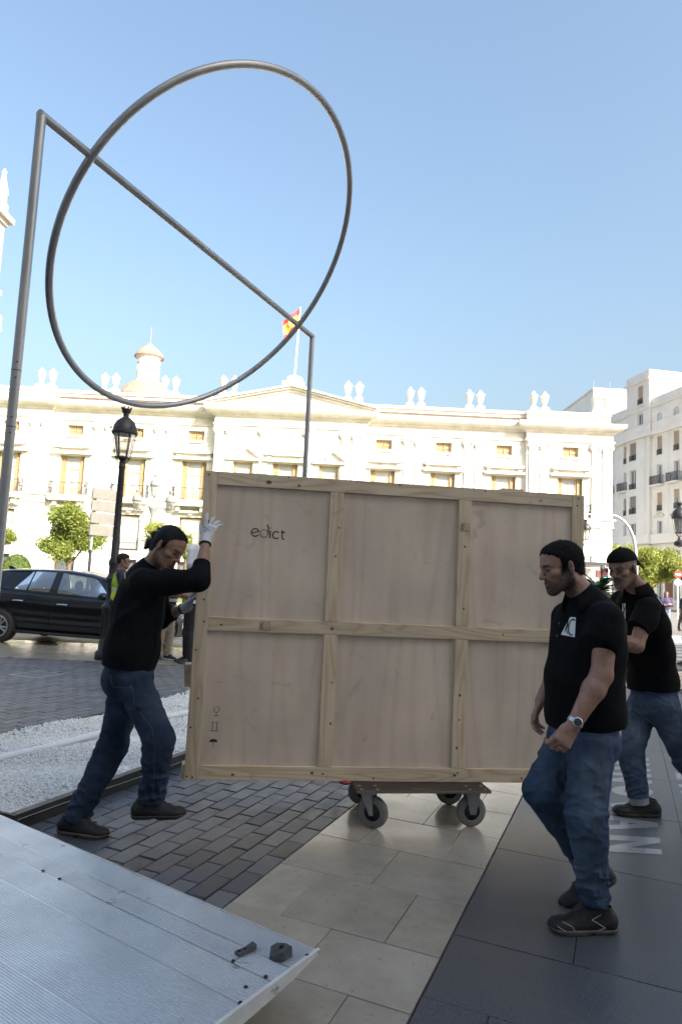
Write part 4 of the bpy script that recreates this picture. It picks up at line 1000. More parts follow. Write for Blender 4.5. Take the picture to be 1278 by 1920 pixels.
# ================================================================== PLANTS
def leaf_cloud(name, clumps, n, size, mat, parent, seed, mat2=None, frac=0.0):
    r = np.random.default_rng(seed); cl = np.array(clumps); wts = cl[:, 3]**2*1.0; wts /= wts.sum()
    ix = r.choice(len(cl), n, p=wts); d = r.normal(size=(n, 3)); d /= np.linalg.norm(d, axis=1)[:, None]
    rad = (r.random(n)**.55)*(.75+.35*r.random(n))
    C0 = cl[ix, :3]+d*(rad*cl[ix, 3])[:, None]*np.array([1, 1, .8])
    a = r.normal(size=(n, 3)); a /= np.linalg.norm(a, axis=1)[:, None]
    a = a*.8+d*.5; a /= np.linalg.norm(a, axis=1)[:, None]
    b = np.cross(a, r.normal(size=(n, 3))); b /= np.linalg.norm(b, axis=1)[:, None]; nn = np.cross(a, b)
    s = size*(.6+.8*r.random(n))[:, None]
    V = np.stack([C0-a*s, C0+b*s*.42+nn*s*.12, C0+a*s, C0-b*s*.42+nn*s*.12], 1).reshape(-1, 3)
    F = np.arange(4*n).reshape(n, 4); me = arr_mesh(name, V, F, mat, False)
    if mat2 is not None:
        me.materials.append(mat2); me.polygons.foreach_set('material_index', (r.random(n) < frac).astype(np.int32))
    return link(name, me, parent)
def tree(label, base, th, cr, n, size, mats, seed, group='street trees in front of the buildings', tr=.13, frac=.3, ncl=26, inner=.78):
    r = np.random.default_rng(seed)
    t = empty('orange_tree', base, r.random()*6, label, 'tree', group)
    cl = []
    for i in range(ncl):
        d = r.normal(size=3); d /= np.linalg.norm(d); k = inner*r.random()**.4
        cl.append((cr[0]*d[0]*k, cr[0]*d[1]*k, th+cr[1]*.85+cr[1]*d[2]*k, cr[0]*(.26+.2*r.random())))
    leaf_cloud('crown', cl, n, size, mats[0], t, seed, mats[1], frac)
    tb = MB(); top = th+cr[1]*.4
    tb.tube([(0, 0, -.02), (.03, 0, .1), (.02, .02, th*.5), (-.02, 0, th), (0, 0, top)], [tr*1.5, tr, tr*.9, tr*.85, tr*.5], 9)
    for i in range(9):
        c = cl[i*2]; tb.tube([(0, 0, th*.85), (c[0]*.45, c[1]*.45, th+(c[2]-th)*.55), (c[0], c[1], c[2])], [tr*.5, tr*.3, .015], 6)
    tb.build('trunk', M['bark'], t, True)
    return t
x = lambda px, py, d: float(at(px, py, d)[0])
tree('leafy round orange tree behind the black car and left of the sign panels', (x(130, 1060, 33), 33, .05), 1.75, (1.75, 1.70), 26000, .068, (M['leaf'], M['leaf2']), 3)
tree('thin yellowing tree above the head of the worker in gloves', (x(306, 1000, 36), 36, .05), 2.5, (1.35, 1.0), 8000, .066, (M['leaf2'], M['leaf']), 4, frac=.35)
tree('smaller yellowing tree between the first gloved hand and the palace', (x(352, 1005, 37), 37, .05), 2.3, (1.0, .8), 4200, .066, (M['leaf2'], M['leaf']), 5, frac=.5)
tree('tree at the left edge partly behind the steel post', (x(2, 1010, 36), 36, .05), 2.5, (.8, .6), 4200, .066, (M['leaf'], M['leaf2']), 6)
tree('bushy bright green tree right of the arched pole', (x(1222, 1050, 52), 52, 0), 2.3, (2.35, 1.55), 26000, .10, (M['leaf2'], M['leaf']), 8, frac=.5, tr=.12)
tree('paler tree behind the black cap', (x(1162, 1040, 56), 56, 0), 2.6, (2.3, 1.5), 15000, .10, (M['leaf2'], M['leaf']), 9, frac=.35)
tree('dark leaved tree at the right edge behind the no entry sign', (x(1290, 1062, 64), 64, 0), 2.6, (2.2, 1.2), 9000, .11, (M['leaf3'], M['leaf']), 10, frac=.4)
tb = empty('topiary_bush', (x(32, 1057, 29), 29, .05), 0, 'clipped dome shaped bush behind the rear of the black car', 'bush')
r_ = np.random.default_rng(5); n = 7000; d = r_.normal(size=(n, 3)); d[:, 2] = np.abs(d[:, 2])*1.0-.25; d /= np.linalg.norm(d, axis=1)[:, None]
C0 = d*np.array([.66, .66, .95])*(1-.10*r_.random(n)[:, None])+np.array([0, 0, .98]); a = r_.normal(size=(n, 3)); a /= np.linalg.norm(a, axis=1)[:, None]; b_ = np.cross(a, d)
V = np.stack([C0-a*.045, C0+b_*.03, C0+a*.045, C0-b_*.03], 1).reshape(-1, 3)
link('foliage', arr_mesh('foliage', V, np.arange(4*n).reshape(n, 4), M['bush'], False), tb)
MB().ball((0, 0, .98), (.58, .58, .86), 16).build('dark_core', M['bark'], tb, True); MB().tube([(0, 0, 0), (0, 0, .4)], .1, 8).build('trunk', M['bark'], tb)  # plain solid dark ball fills the bush behind its leaves
# palm in a planter behind the crate
px_, py_ = x(1122, 1108, 11.5), 11.5
pm_ = empty('potted_palm', (px_, py_, 0), 0, 'spiky green palm in a dark planter behind the crate', 'plant')
MB().lathe([(.24, 0), (.30, .55), (.33, .58), (.30, .60), (.27, .52)], n=18).build('planter', M['lamp'], pm_, True)
tk = MB().tube([(0, 0, .5), (0, 0, 1.52)], [.08, .06], 8); tk.build('trunk', M['bark'], pm_)
for k in range(34):
    a = k*2.4; el = R(74-2.9*k+random.uniform(-6, 6)); L_ = .66; b = MB(); dirh = np.array([math.cos(a), math.sin(a), 0])
    mid = [np.array([0, 0, 1.50])+dirh*L_*t*math.cos(el-.5*t)+np.array([0, 0, L_*t*math.sin(el-.75*t)]) for t in np.linspace(0, 1, 9)]
    b.tube(mid, [.010-.0009*i for i in range(9)], 4); side = np.array([-dirh[1], dirh[0], 0])
    for i in range(1, 9):
        for s_ in (0, .33, .66):
            p = mid[i-1]+(mid[i]-mid[i-1])*s_; t = nrm(mid[i]-mid[i-1]); ll = .20*math.sin(PI*min(1, (i+s_)/9.5)*.9+.25)
            for sg in (-1, 1):
                e = p+(side*sg*.8+t*.75+np.array([0, 0, -.12]))*ll; wv = t*.016
                b.add([p-wv, p+wv, e], [(0, 1, 2)])
    b.build('frond', M['leaf3'], pm_)

# ================================================================== CAR
car = empty('parked_car', (-6.47+1.30, 13.98, 0), R(-8.5), 'black five door hatchback parked behind the gravel bed', 'car')
XS = [-2.18, -2.12, -1.95, -1.65, -1.32, -.9, -.4, .2, .75, 1.1, 1.35, 1.75, 2.0, 2.12, 2.19]
ZB = [.50, .36, .27, .24, .24, .22, .2, .19, .19, .2, .22, .22, .22, .24, .34]
ZT = [.80, 1.00, 1.05, 1.05, 1.03, 1.0, .975, .955, .94, .935, .90, .83, .76, .70, .60]
HW = [.55, .70, .80, .855, .885, .885, .88, .88, .885, .89, .89, .86, .78, .68, .52]
def lerp1(t, A, B): return float(np.interp(t, A, B))
def side_y(xx, zz):
    """half width of the body side at length xx and height zz"""
    h = lerp1(xx, XS, HW); zb, zt = lerp1(xx, XS, ZB), lerp1(xx, XS, ZT); t = (zz-zb)/(zt-zb)
    return h*float(np.interp(t, [0, .10, .28, .42, .62, .80, .94, 1], [.90, .965, .985, .972, .995, 1.0, .975, .93]))
G = []
for i, xx in enumerate(XS):
    row = []
    for t in (0, .1, .28, .42, .62, .8, .94, 1): zz = ZB[i]+t*(ZT[i]-ZB[i]); row.append((xx, -side_y(xx, zz), zz))
    half = [(xx, 0, ZB[i])]+row+[(xx, -.4*HW[i], ZT[i]+.015), (xx, 0, ZT[i]+.02)]
    G.append(half+[(p[0], -p[1], p[2]) for p in half[::-1][1:]])
b = MB(); b.grid(G); n = len(G[0]); b.add(G[0], [tuple(range(n))]); b.add(G[-1], [tuple(range(n))[::-1]])
# roof
RXS = [-2.02, -1.8, -1.3, -.7, -.1, .35, .62]; RZ = [1.33, 1.40, 1.445, 1.465, 1.455, 1.40, 1.33]; RW = [.50, .55, .60, .625, .62, .60, .585]
G = [[(RXS[i], -RW[i], RZ[i]-.045), (RXS[i], -RW[i]*.94, RZ[i]-.012), (RXS[i], -RW[i]*.5, RZ[i]+.008), (RXS[i], 0, RZ[i]+.012), (RXS[i], RW[i]*.5, RZ[i]+.008), (RXS[i], RW[i]*.94, RZ[i]-.012), (RXS[i], RW[i], RZ[i]-.045)] for i in range(7)]
b.grid(G); b.grid([[(p[0], p[1], p[2]-.03) for p in r_] for r_ in G], 0, True)
def gy(xx, zz):
    """half width of the greenhouse side"""
    yb = lerp1(xx, XS, HW)*.93; zb = lerp1(xx, XS, ZT); yr = lerp1(xx, RXS, RW); zr = lerp1(xx, RXS, RZ)-.045
    t = (zz-zb)/max(.05, zr-zb); return yb+(yr-yb)*max(0.0, t)**1.15
def gpatch(poly, off=0.0, s=-1, n=8):
    """quad patch on the greenhouse side; poly = four (x,z) corners"""
    P = []
    for i in range(n+1):
        row = []
        for j in range(n+1):
            u, v = i/n, j/n
            xx = (1-u)*(1-v)*poly[0][0]+u*(1-v)*poly[1][0]+u*v*poly[2][0]+(1-u)*v*poly[3][0]
            zz = (1-u)*(1-v)*poly[0][1]+u*(1-v)*poly[1][1]+u*v*poly[2][1]+(1-u)*v*poly[3][1]
            row.append((xx, s*(gy(xx, zz)+off), zz))
        P.append(row)
    return P
for s in (-1, 1):
    for poly in ([(.98, .93), (1.16, .93), (.64, 1.30), (.50, 1.33)], [(-.36, .97), (-.20, .965), (-.20, 1.41), (-.33, 1.415)], [(-2.05, 1.03), (-1.13, 1.05), (-.86, 1.395), (-1.85, 1.37)], [(-1.62, 1.0), (1.05, .92), (1.0, .955), (-1.13, 1.055)]):
        P = gpatch(poly, .004, s); b.grid(P); b.grid([[(p[0], p[1]-s*.03, p[2]) for p in r_] for r_ in P])
body = b.build('body', M['carpaint'], car, 'all')
for s in (-1, 1):
    for nm_, poly in (('door_window', [(-.20, .965), (.98, .93), (.50, 1.33), (-.20, 1.41)]), ('rear_door_window', [(-.82, 1.02), (-.36, .98), (-.33, 1.415), (-.78, 1.41)]), ('quarter_window', [(-1.13, 1.05), (-.85, 1.022), (-.81, 1.405), (-.86, 1.395)])):
        q = MB(); q.grid(gpatch(poly, -.006, s)); q.build(nm_, M['carglass'], car, 'all')
ws = MB(); ws.grid([[(1.14-.5*t, y*(.80-.24*t), .94+.40*t+.02*(1-abs(y))) for y in np.linspace(-1, 1, 9)] for t in np.linspace(0, 1, 6)]); ws.build('windscreen', M['carglass'], car, 'all')
ws = MB(); ws.grid([[(-2.10+.14*t, y*(.70-.18*t), 1.03+.30*t) for y in np.linspace(-1, 1, 7)] for t in np.linspace(0, 1, 4)]); ws.build('rear_window', M['carglass'], car, 'all')
def dpatch(x0, x1, z0, z1, s, slant=0.0):
    P = []
    for i in range(11):
        row = []
        for j in range(13):
            zz = z0+(z1-z0)*j/12; xx = x0+(x1-x0)*i/10+(slant*(j/12) if i == 0 else slant*(j/12)*(1-i/10)); zt = lerp1(xx, XS, ZT)
            row.append((xx, s*(side_y(xx, min(zz, zt-.03))+.005), min(zz, zt-.03)))
        P.append(row)
    return P
for s in (-1, 1):
    for nm_, a0, a1, sl2 in (('front_door', -.27, .98, 0), ('rear_door', -1.02, -.285, -.25)):
        q = MB(); q.grid(dpatch(a0, a1, .33, .95, s, sl2)); dd = q.build(nm_, M['carpaint'], car, 'all')
        hx = a0+.16 if nm_ == 'front_door' else a0-.02; zz = .80 if nm_ == 'front_door' else .835
        MB().tube([(hx, s*(side_y(hx, zz)+.03), zz), (hx+.11, s*(side_y(hx, zz)+.038), zz+.005), (hx+.22, s*(side_y(hx, zz)+.03), zz)], .013, 6).build('door_handle', M['chrome'], dd, True)
    q = MB(); q.tube([(-.95, s*.885, .24), (1.0, s*.885, .215)], .035, 8); q.build('side_skirt', M['carpaint'], car, True)
    mr_ = MB(); mr_.ball((.88, s*1.0, 1.0), (.10, .12, .075), 14); mr_.tube([(.92, s*.86, .93), (.90, s*.95, .96)], .03, 8); mr_.build('door_mirror', M['carpaint'], car, True)
def wheel(cx, s, name='wheel'):
    y0 = s*.80; n = 36
    prof = [(.205, -.10), (.29, -.105), (.318, -.08), (.318, .08), (.29, .105), (.205, .10)]
    q = MB(); vs = [(cx+r*math.cos(2*PI*k/n), y0+w_, .318+r*math.sin(2*PI*k/n)) for r, w_ in prof for k in range(n)]
    q.add(vs, [(i*n+k, i*n+(k+1) % n, (i+1)*n+(k+1) % n, (i+1)*n+k) for i in range(5) for k in range(n)])
    tyre = q.build('wheel', M['tyre'], car, 'all')
    q = MB(); yf = y0+s*.085
    for k in range(10):
        a = 2*PI*k/10+(.09 if k % 2 else -.09); q.tube([(cx+.04*math.cos(a), yf, .318+.04*math.sin(a)), (cx+.19*math.cos(a), yf+s*.012, .318+.19*math.sin(a))], [.016, .020], 6)
    q.tube([(cx+.20*math.cos(2*PI*k/n), yf+s*.012, .318+.20*math.sin(2*PI*k/n)) for k in range(n)], .014, 6, closed=True); q.ball((cx, yf, .318), (.045, .02, .045), 10)
    q.build('rim', M['alloy'], tyre, True)
    q = MB(); q.add([(cx+.2*math.cos(2*PI*k/n), y0+s*.03, .318+.2*math.sin(2*PI*k/n)) for k in range(n)], [tuple(range(n))]); q.build('brake_disc', M['cartrim'], tyre)
    q = MB(); rr = .365; nn2 = 20
    q.grid([[(cx+r*math.cos(PI*k/nn2*1.16-.25), s*(side_y(cx, .45)+.006), .318+r*math.sin(PI*k/nn2*1.16-.25)) for k in range(nn2+1)] for r in (.30, rr)], 0, s > 0); q.build('wheel_arch', M['cartrim'], car)
for cx in (-1.32, 1.32):
    for s in (-1, 1): wheel(cx, s)
for y in (-.38, .38):
    q = MB(); q.cbox(.0, .16, y-.24, y+.24, .45, 1.02, .05); q.ball((.02, y, 1.16), (.06, .13, .11), 12); q.build('seat', M['seat'], car, True)
q = MB(); q.cbox(-1.15, -1.0, -.6, .6, .5, 1.0, .05)
for y in (-.35, .35): q.ball((-1.1, y, 1.08), (.05, .13, .09), 10)
q.build('rear_seat', M['seat'], car, True); q = MB(); q.cbox(.75, 1.05, -.66, .66, .7, .96, .06); q.build('dashboard', M['seat'], car, True)
q = MB(); q.tube([(.62+.0*t, .36+.17*math.cos(t*PI/9), .95+.17*math.sin(t*PI/9)) for t in range(18)], .016, 6, closed=True); q.build('steering_wheel', M['black'], car, True)
q = MB(); q.grid([[(2.19+.012-.0*abs(y), y*.48, .30+.24*t) for y in np.linspace(-1, 1, 9)] for t in np.linspace(0, 1, 5)]); q.build('grille', M['cartrim'], car)
gl_ = MB()
for t in range(5): gl_.tube([(2.205, -.46, .32+.05*t), (2.205, .46, .32+.05*t)], .006, 4)
gl_.build('grille_bars', M['black'], car); MB().box(2.20, 2.215, -.26, .26, .42, .53).build('number_plate', M['signwhite'], car)
for s in (-1, 1):
    q = MB(); q.ball((1.98, s*.66, .70), (.19, .16, .055), 12); q.build('headlight', M['head_light'], car, True)
    q = MB(); q.ball((-2.02, s*.72, .92), (.14, .12, .07), 12); q.build('tail_light', M['red'], car, True)
q = MB(); q.prism([(-1.78, 1.42), (-1.62, 1.43), (-1.74, 1.50), (-1.82, 1.50)], -.02, .02); q.build('roof_fin', M['carpaint'], car)
q = MB(); q.tube([(2.12, -.62, .26), (2.2, -.3, .24), (2.21, 0, .235), (2.2, .3, .24), (2.12, .62, .26)], .02, 6); q.build('bumper_lip', M['galv'], car, True)

# ================================================================== RING SCULPTURE
TR = .036; V0 = -4.2; ZC = 5.03; U1, U2 = 3.515, 8.434
sc = empty('ring_sculpture', tuple(uvw((U1+U2)/2, V0, 0)), -YAW, 'tall grey steel sculpture of a tilted ring threaded by a level beam on two posts', 'sculpture')
um = (U1+U2)/2
def lp(u, v, z): return (v-V0, u-um, z)
for uu in (U1, U2):
    po = MB().tube([lp(uu, V0, ZC*i/50) for i in range(51)], TR, 20).build('post', M['tube'], sc, True)
    MB().lathe([(.09, .05), (.09, .065), (.04, .07)], lp(uu, V0, 0), 16).build('foot_plate', M['tube'], po)
    for z in (2.55, 2.98): MB().lathe([(TR+.0012, z-.003), (TR+.0012, z+.003)], lp(uu, V0, 0), 20).build('joint', M['darksteel'], po)
    for z in (2.50, 2.62, 2.92, 3.04): MB().ball((lp(uu, V0, 0)[0]+TR*.75, lp(uu, V0, 0)[1]-TR*.65, z), .007, 8).build('bolt', M['darksteel'], po)
MB().tube([lp(U1-TR*.6+(U2-U1+TR*1.2)*i/50, V0, ZC) for i in range(51)], TR, 20).build('beam', M['tube'], sc, True)
th, RR, uc = .7165, 1.965, 6.003
pts = []
for k in range(160):
    a = 2*PI*k/160; q = RR*math.sin(a); pts.append(lp(uc+RR*math.cos(a), V0+q*math.sin(th), 5.005+q*math.cos(th)))
MB().tube(pts, TR, 16, closed=True).build('ring', M['tube'], sc, 'all')

# ================================================================== CRATE
CYAW = R(7.3); CO = (-.903, 4.34, .2505); CW, CH, CD = 2.622, 1.956, .34
crate = empty('wooden_crate', CO, CYAW, 'large pale plywood art crate framed in pine boards, resting on the dolly', 'crate')
FT = .022    # board thickness proud of the plywood
def board(name, x0, x1, z0, z1, mat, y0=-FT, y1=0.0, c=.0025, parent=crate):
    b = MB(); cx, cz = (x0+x1)/2, (z0+z1)/2; b.cbox(x0-cx, x1-cx, y0, y1, z0-cz, z1-cz, c); o = b.build(name, M[mat], parent); o.location = (cx, 0, cz); return o
SW = .088
st_x = [(0, .086), (.832, .924), (1.718, 1.808), (2.534, 2.622)]
rails = [(0, .088), (.925, 1.012), (1.868, 1.956)]
RB = []
for i in (0, 3): RB.append(board('stile', st_x[i][0], st_x[i][1], 0, CH, 'pinez'))
for z0, z1 in rails: RB.append(board('rail', .0868, 2.5332, z0, z1, 'pinex', -FT+.0006*random.random()))
for i in (1, 2):
    for a, b_ in ((0, 1), (1, 2)): RB.append(board('stile', st_x[i][0], st_x[i][1], rails[a][1]+.0007, rails[b_][0]-.0007, 'pinez', -FT-.0004))
for c in range(3):
    for r in range(2):
        x0 = st_x[c][1] if c else st_x[0][1]; x1 = st_x[c+1][0]; z0, z1 = rails[r][1], rails[r+1][0]
        board('plywood_panel', x0-.03, x1+.03, z0-.03, z1+.03, 'plywood', .0005, .009, .0005)
board('side_board', 0.004, CW-.004, .004, CH-.004, 'plywood', .012, CD, .002)
for i, x0 in enumerate((.0, CW-.03)):       # back frame posts peeping past the corners
    board('back_post', x0-.012 if i == 0 else x0, x0+.08 if i == 0 else x0+.10, .05, CH+.015 if i == 0 else CH-.02, 'pinez', CD, CD+.06)
board('lid_block', .30, .42, CH, CH+.022, 'pinex', .10, .22); board('lid_block', 2.06, 2.22, CH, CH+.03, 'pinex', .08, .2)
board('skid', -.022, .3, -.001, .085, 'pinex', .012, .10); board('skid', 2.3, CW+.02, .0, .085, 'pinex', .012, .10)
hb = MB(); hb.prism([(-.052, .555), (.0, .555), (.0, .68), (-.045, .70), (-.052, .68), (-.042, .56)][::1], .06, .13); hb.build('handle_block', M['pinex'], crate)
hb = MB(); hb.box(-.05, -.001, .05, .15, .66, .70); hb.build('handle_block', M['pinez'], crate)
kn = MB()
def disk(mb, x, z, r, y=-FT-.0012, sq=1.0, n=10): mb.add([(x+r*math.cos(2*PI*k/n)*sq, y, z+r*math.sin(2*PI*k/n)) for k in range(n)], [tuple(range(n))[::1]])
sb = MB()
for x, z in ((.018, .022), (.052, .016), (.02, .32), (.055, .50), (.02, .80), (.05, 1.12), (.02, 1.42), (.03, 1.93), (.06, .98), (.87, .045), (1.2, .02), (1.76, .06), (2.2, .03), (2.58, 1.93), (2.57, 1.88), (1.3, 1.945), (.55, 1.948), (1.9, 1.94)): disk(sb, x, z, .0062)
sb.build('screw_heads', M['screw'], crate)
for x, z, r, sq in ((.045, 1.62, .014, 1), (.42, 1.905, .012, 1.5), (.62, 1.895, .008, 1.3), (.885, .965, .011, 1), (.885, 1.44, .008, .9), (.90, 1.63, .007, 1), (.90, .62, .006, 1), (.905, .36, .009, .8), (1.765, 1.55, .008, 1), (1.77, 1.13, .007, 1), (1.76, .56, .009, 1), (1.75, .22, .010, .8), (1.76, .40, .006, 1), (.17, .965, .007, 1.4), (2.05, .97, .006, 1.2), (2.3, 1.9, .007, 1.3), (.80, .05, .009, 1.4), (.30, .035, .008, 1.6), (1.74, .045, .009, 1.2)):
    q = MB(); disk(q, x, z, r, -FT-.0016, sq, 12); q.build('knot', M['knot'], crate)
# printed marks on the plywood
def mark(name, strokes, ox, oz, s, wd, y=-.0006, mat='ink', parent=crate):
    b = MB()
    for st in strokes: ribbon(b, [(ox+p[0]*s, oz+p[1]*s) for p in st], wd, lambda a, c: (a, y, c))
    return b.build(name, M[mat], parent)
arcp = lambda cx, cy, r, a0, a1, n=18: [(cx+r*math.cos(R(a0+(a1-a0)*i/n)), cy+r*math.sin(R(a0+(a1-a0)*i/n))) for i in range(n+1)]
ed = .044; L0 = .325; z0 = 1.545
lo = [arcp(.5, .5, .5, 12, 330), [(0.08, .42), (.96, .66)]]
mark('printed_letter', lo, L0, z0, ed*1.15, .0075)
mark('printed_letter', [arcp(.5, .5, .5, -30, 320)], L0+.058, z0-.004, ed*1.15, .006, -.0006, 'ink_pale'); mark('printed_letter', [[(.98, .35), (1.03, 1.0), (.98, 1.35), (.85, 1.72)]], L0+.058, z0-.004, ed*1.15, .0085)
mark('printed_letter', [[(0, 0), (0, 1.0)], [(-.07, 1.35), (.07, 1.35)]], L0+.122, z0-.006, ed*1.1, .009)
mark('printed_letter', [arcp(.5, .5, .5, 45, 315)], L0+.140, z0-.008, ed*1.05, .0085)
mark('printed_letter', [[(.2, 1.25), (.2, .2), (.3, .02), (.55, 0)], [(0, .95), (.6, .95)]], L0+.192, z0-.010, ed*1.1, .0085)
gx, gz = .162, .345
mark('glass_symbol', [[(-.5, 1.9), (-.52, 1.0), (-.2, .72), (.2, .72), (.45, 1.0), (.5, 1.9)], [(-.15, 1.9), (.25, 1.9)], [(-.02, .55), (-.02, .22)], [(-.4, 0), (.4, 0)], [(-.2, .05), (.2, .05)]], gx+.012, gz+.045, .030, .0042)
mark('arrow_symbol', [[(-.45, .2), (-.45, 1.5)], [(.45, .2), (.45, 1.5)], [(-.75, 1.55), (-.45, 1.85), (-.15, 1.55)], [(.15, 1.55), (.45, 1.85), (.75, 1.55)], [(-.9, 0), (.85, 0)]], gx+.006, gz-.048, .030, .0045)
um_ = MB(); um_.add([(gx+.004+.027*math.cos(PI*t/10), -.0006, gz-.118+.020*math.sin(PI*t/10)) for t in range(11)], [tuple(range(11))]); um_.build('umbrella_symbol', M['ink'], crate)
mark('umbrella_symbol', [[(0, -.1), (0, -.75)], [(-.15, -.85), (.15, -.85)]], gx+.004, gz-.118, .030, .004, -.0006, 'ink_pale')
def stamp(x, z, w_, h_):
    s = [[(0, 0), (w_, 0), (w_, h_), (0, h_), (0, 0)], [(w_*.28, 0), (w_*.28, h_)], [(w_*.08, h_*.15), (w_*.2, h_*.85)], [(w_*.2, h_*.15), (w_*.08, h_*.8)]]
    for r in range(3): s += [[(w_*(.34+.09*i), h_*(.22+.27*r)), (w_*(.385+.09*i), h_*(.22+.27*r))] for i in range(7)]
    mark('heat_treatment_stamp', s, x, z, 1.0, .0032, -FT-.0015)
stamp(.415, .94, .065, .052); stamp(1.733, 1.655, .062, .052)

# ================================================================== DOLLY
dl = empty('furniture_dolly', (.565, 4.63, 0), R(8.2), 'low black plywood dolly on four grey rubber castors under the crate', 'dolly')
bd = MB(); bd.cbox(-.435, .435, -.30, .30, .232, .2495, .002); bd.build('platform_board', M['dolly'], dl)
be = MB(); be.box(-.432, .432, -.3015, -.3005, .2335, .248); be.build('board_edge', M['plyedge'], dl)
sl2_ = MB(); pts_ = [(.045*math.cos(a)-.0+(.05 if math.cos(a) > 0 else -.05), -.265+.013*math.sin(a)) for a in np.linspace(0, 2*PI, 20)[:-1]]
sl2_.add([(p[0]*.72-.01, p[1], .2502) for p in pts_], [tuple(range(19))]); sl2_.build('hand_slot', M['plyedge'], dl)
bh = MB()
for x_ in (-.40, -.30, .30, .40):
    for y_ in (-.275, -.20): bh.lathe([(.011, .2495), (.010, .2515), (.002, .252)], (x_, y_, 0), 10)
bh.build('bolt_heads', M['zinc'], dl)
def castor(x_, y_, a, fixed):
    c = empty('castor', (x_, y_, 0), a); c.parent = dl
    f = MB(); f.box(-.05, .05, -.045, .045, .224, .2315)
    w0 = .040
    for s in (-1, 1):
        if fixed: f.prism([(-.048, .222), (-.02, .085), (.02, .085), (.048, .222)], s*w0-.002, s*w0+.002)
        else: f.prism([(-.045, .212), (.018, .085), (.045, .085), (.035, .212)], s*w0-.002, s*w0+.002)
    if not fixed: f.lathe([(.045, .205), (.047, .215), (.044, .224)], (0, 0, 0), 16); f.box(-.048, .04, -w0, w0, .203, .207)
    f.lathe([(.0, 0)], (0, 0, 0), 3) if False else None
    ax = .03 if not fixed else 0
    f.tube([(ax, -w0-.012, .098), (ax, w0+.012, .098)], .010, 8); f.build('fork', M['zinc'], c)
    prof = [(.052, -.022), (.085, -.024), (.096, -.014), (.098, 0), (.096, .014), (.085, .024), (.052, .022)]; n = 32; q = MB()
    q.add([(ax+r*math.cos(2*PI*k/n), w_, .098+r*math.sin(2*PI*k/n)) for r, w_ in prof for k in range(n)], [(i*n+k, i*n+(k+1) % n, (i+1)*n+(k+1) % n, (i+1)*n+k) for i in range(6) for k in range(n)])
    q.build('tyre', M['rubber'], c, 'all')
    q = MB(); q.add([(ax+r*math.cos(2*PI*k/n), w_, .098+r*math.sin(2*PI*k/n)) for r, w_ in [(.0, -.026), (.02, -.028), (.022, -.014), (.053, -.018), (.053, .018), (.022, .014), (.02, .028), (.0, .026)] for k in range(n)], [(i*n+k, i*n+(k+1) % n, (i+1)*n+(k+1) % n, (i+1)*n+k) for i in range(7) for k in range(n)])
    q.build('hub', M['black'], c, 'all')
castor(-.335, -.205, R(-32), False); castor(.335, -.205, R(3), True); castor(-.335, .215, R(20), False); castor(.325, .215, R(0), True)
MB().ball((-.47, -.08, .243), (.045, .05, .022), 12).build('grip_end', M['red'], dl, True)

# ================================================================== TAIL LIFT
TZ = .22; T0 = gnd(600, 1780, TZ); te = np.array([-.830, .557, 0]); tn = np.array([-.557, -.830, 0])
tlf = empty('tail_lift', tuple(T0), 0, 'ribbed aluminium lorry tail lift platform in the lower left corner', 'tail lift')
tlf.matrix_world = Matrix(((te[0], tn[0], 0, T0[0]), (te[1], tn[1], 0, T0[1]), (0, 0, 1, T0[2]), (0, 0, 0, 1)))   # x along the tip edge, y towards the lorry
LEN = 2.5
def deck_strip(a, b_, x0, x1, name='deck_plank', rib=.0098, h=.0022):
    """extruded aluminium plank with raised ribs"""
    m_ = MB(); prof = [(a, -.02), (a, -h)]; k = int((b_-a-.008)/rib); s0 = a+((b_-a)-k*rib)/2
    for i in range(k):
        y = s0+i*rib; prof += [(y+.0014, -h), (y+.0026, 0), (y+.0068, 0), (y+.0080, -h)]
    prof += [(b_, -h), (b_, -.02)]
    m_.grid([[(x0, y, z) for y, z in prof], [(x1, y, z) for y, z in prof]]); return m_.build(name, M['alu'], tlf)
MB().prism([(0, -.010), (.012, -.016), (.012, -.001), (.002, -.004)], .0, LEN, 'x').build('tip_edge', M['alu'], tlf)
deck_strip(.012, .1525, .014, LEN); deck_strip(.1545, .252, .014, .19); deck_strip(.1545, .252, .192, 1.19); deck_strip(.1545, .252, 1.192, 1.31); deck_strip(.1545, .252, 1.312, LEN)
deck_strip(.2545, .402, .014, LEN); deck_strip(.4035, .717, .014, LEN); deck_strip(.7185, 1.05, .014, LEN); deck_strip(1.0515, 1.4, .014, LEN); deck_strip(1.4015, 1.7, .014, LEN)
sd = MB()
prof = [(.0, -.010), (.14, -.033), (.30, -.047), (.50, -.058), (1.0, -.09), (1.7, -.11)]
top = [(.0, .002)]+[(y, .003) for y in (.14, .30, .50, 1.0, 1.7)]
sd.grid([[(0, y, z) for y, z in top], [(0, y, z) for y, z in prof]]); sd.grid([[(.013, y, z) for y, z in top], [(0, y, z) for y, z in top]]); sd.grid([[(.013, y, z) for y, z in prof], [(.013, y, z) for y, z in top]])
sd.grid([[(0, y, z) for y, z in prof], [(.013, y, z) for y, z in prof]])
sdo = sd.build('side_rail', M['chipped'], tlf)
un = MB(); un.grid([[(.013, y, z) for y, z in prof], [(LEN, y, z) for y, z in prof]]); un.build('underside', M['chipped'], tlf)
rf = MB(); rf.add([(-.0015, .52, -.056), (-.0015, .58, -.060), (-.0015, .545, -.012)], [(0, 1, 2)]); rf.add([(-.0015, .66, -.062), (-.0015, .76, -.068), (-.0015, .76, -.012), (-.0015, .69, -.012)], [(0, 1, 2, 3)]); rf.build('reflective_sticker', M['red'], sdo)
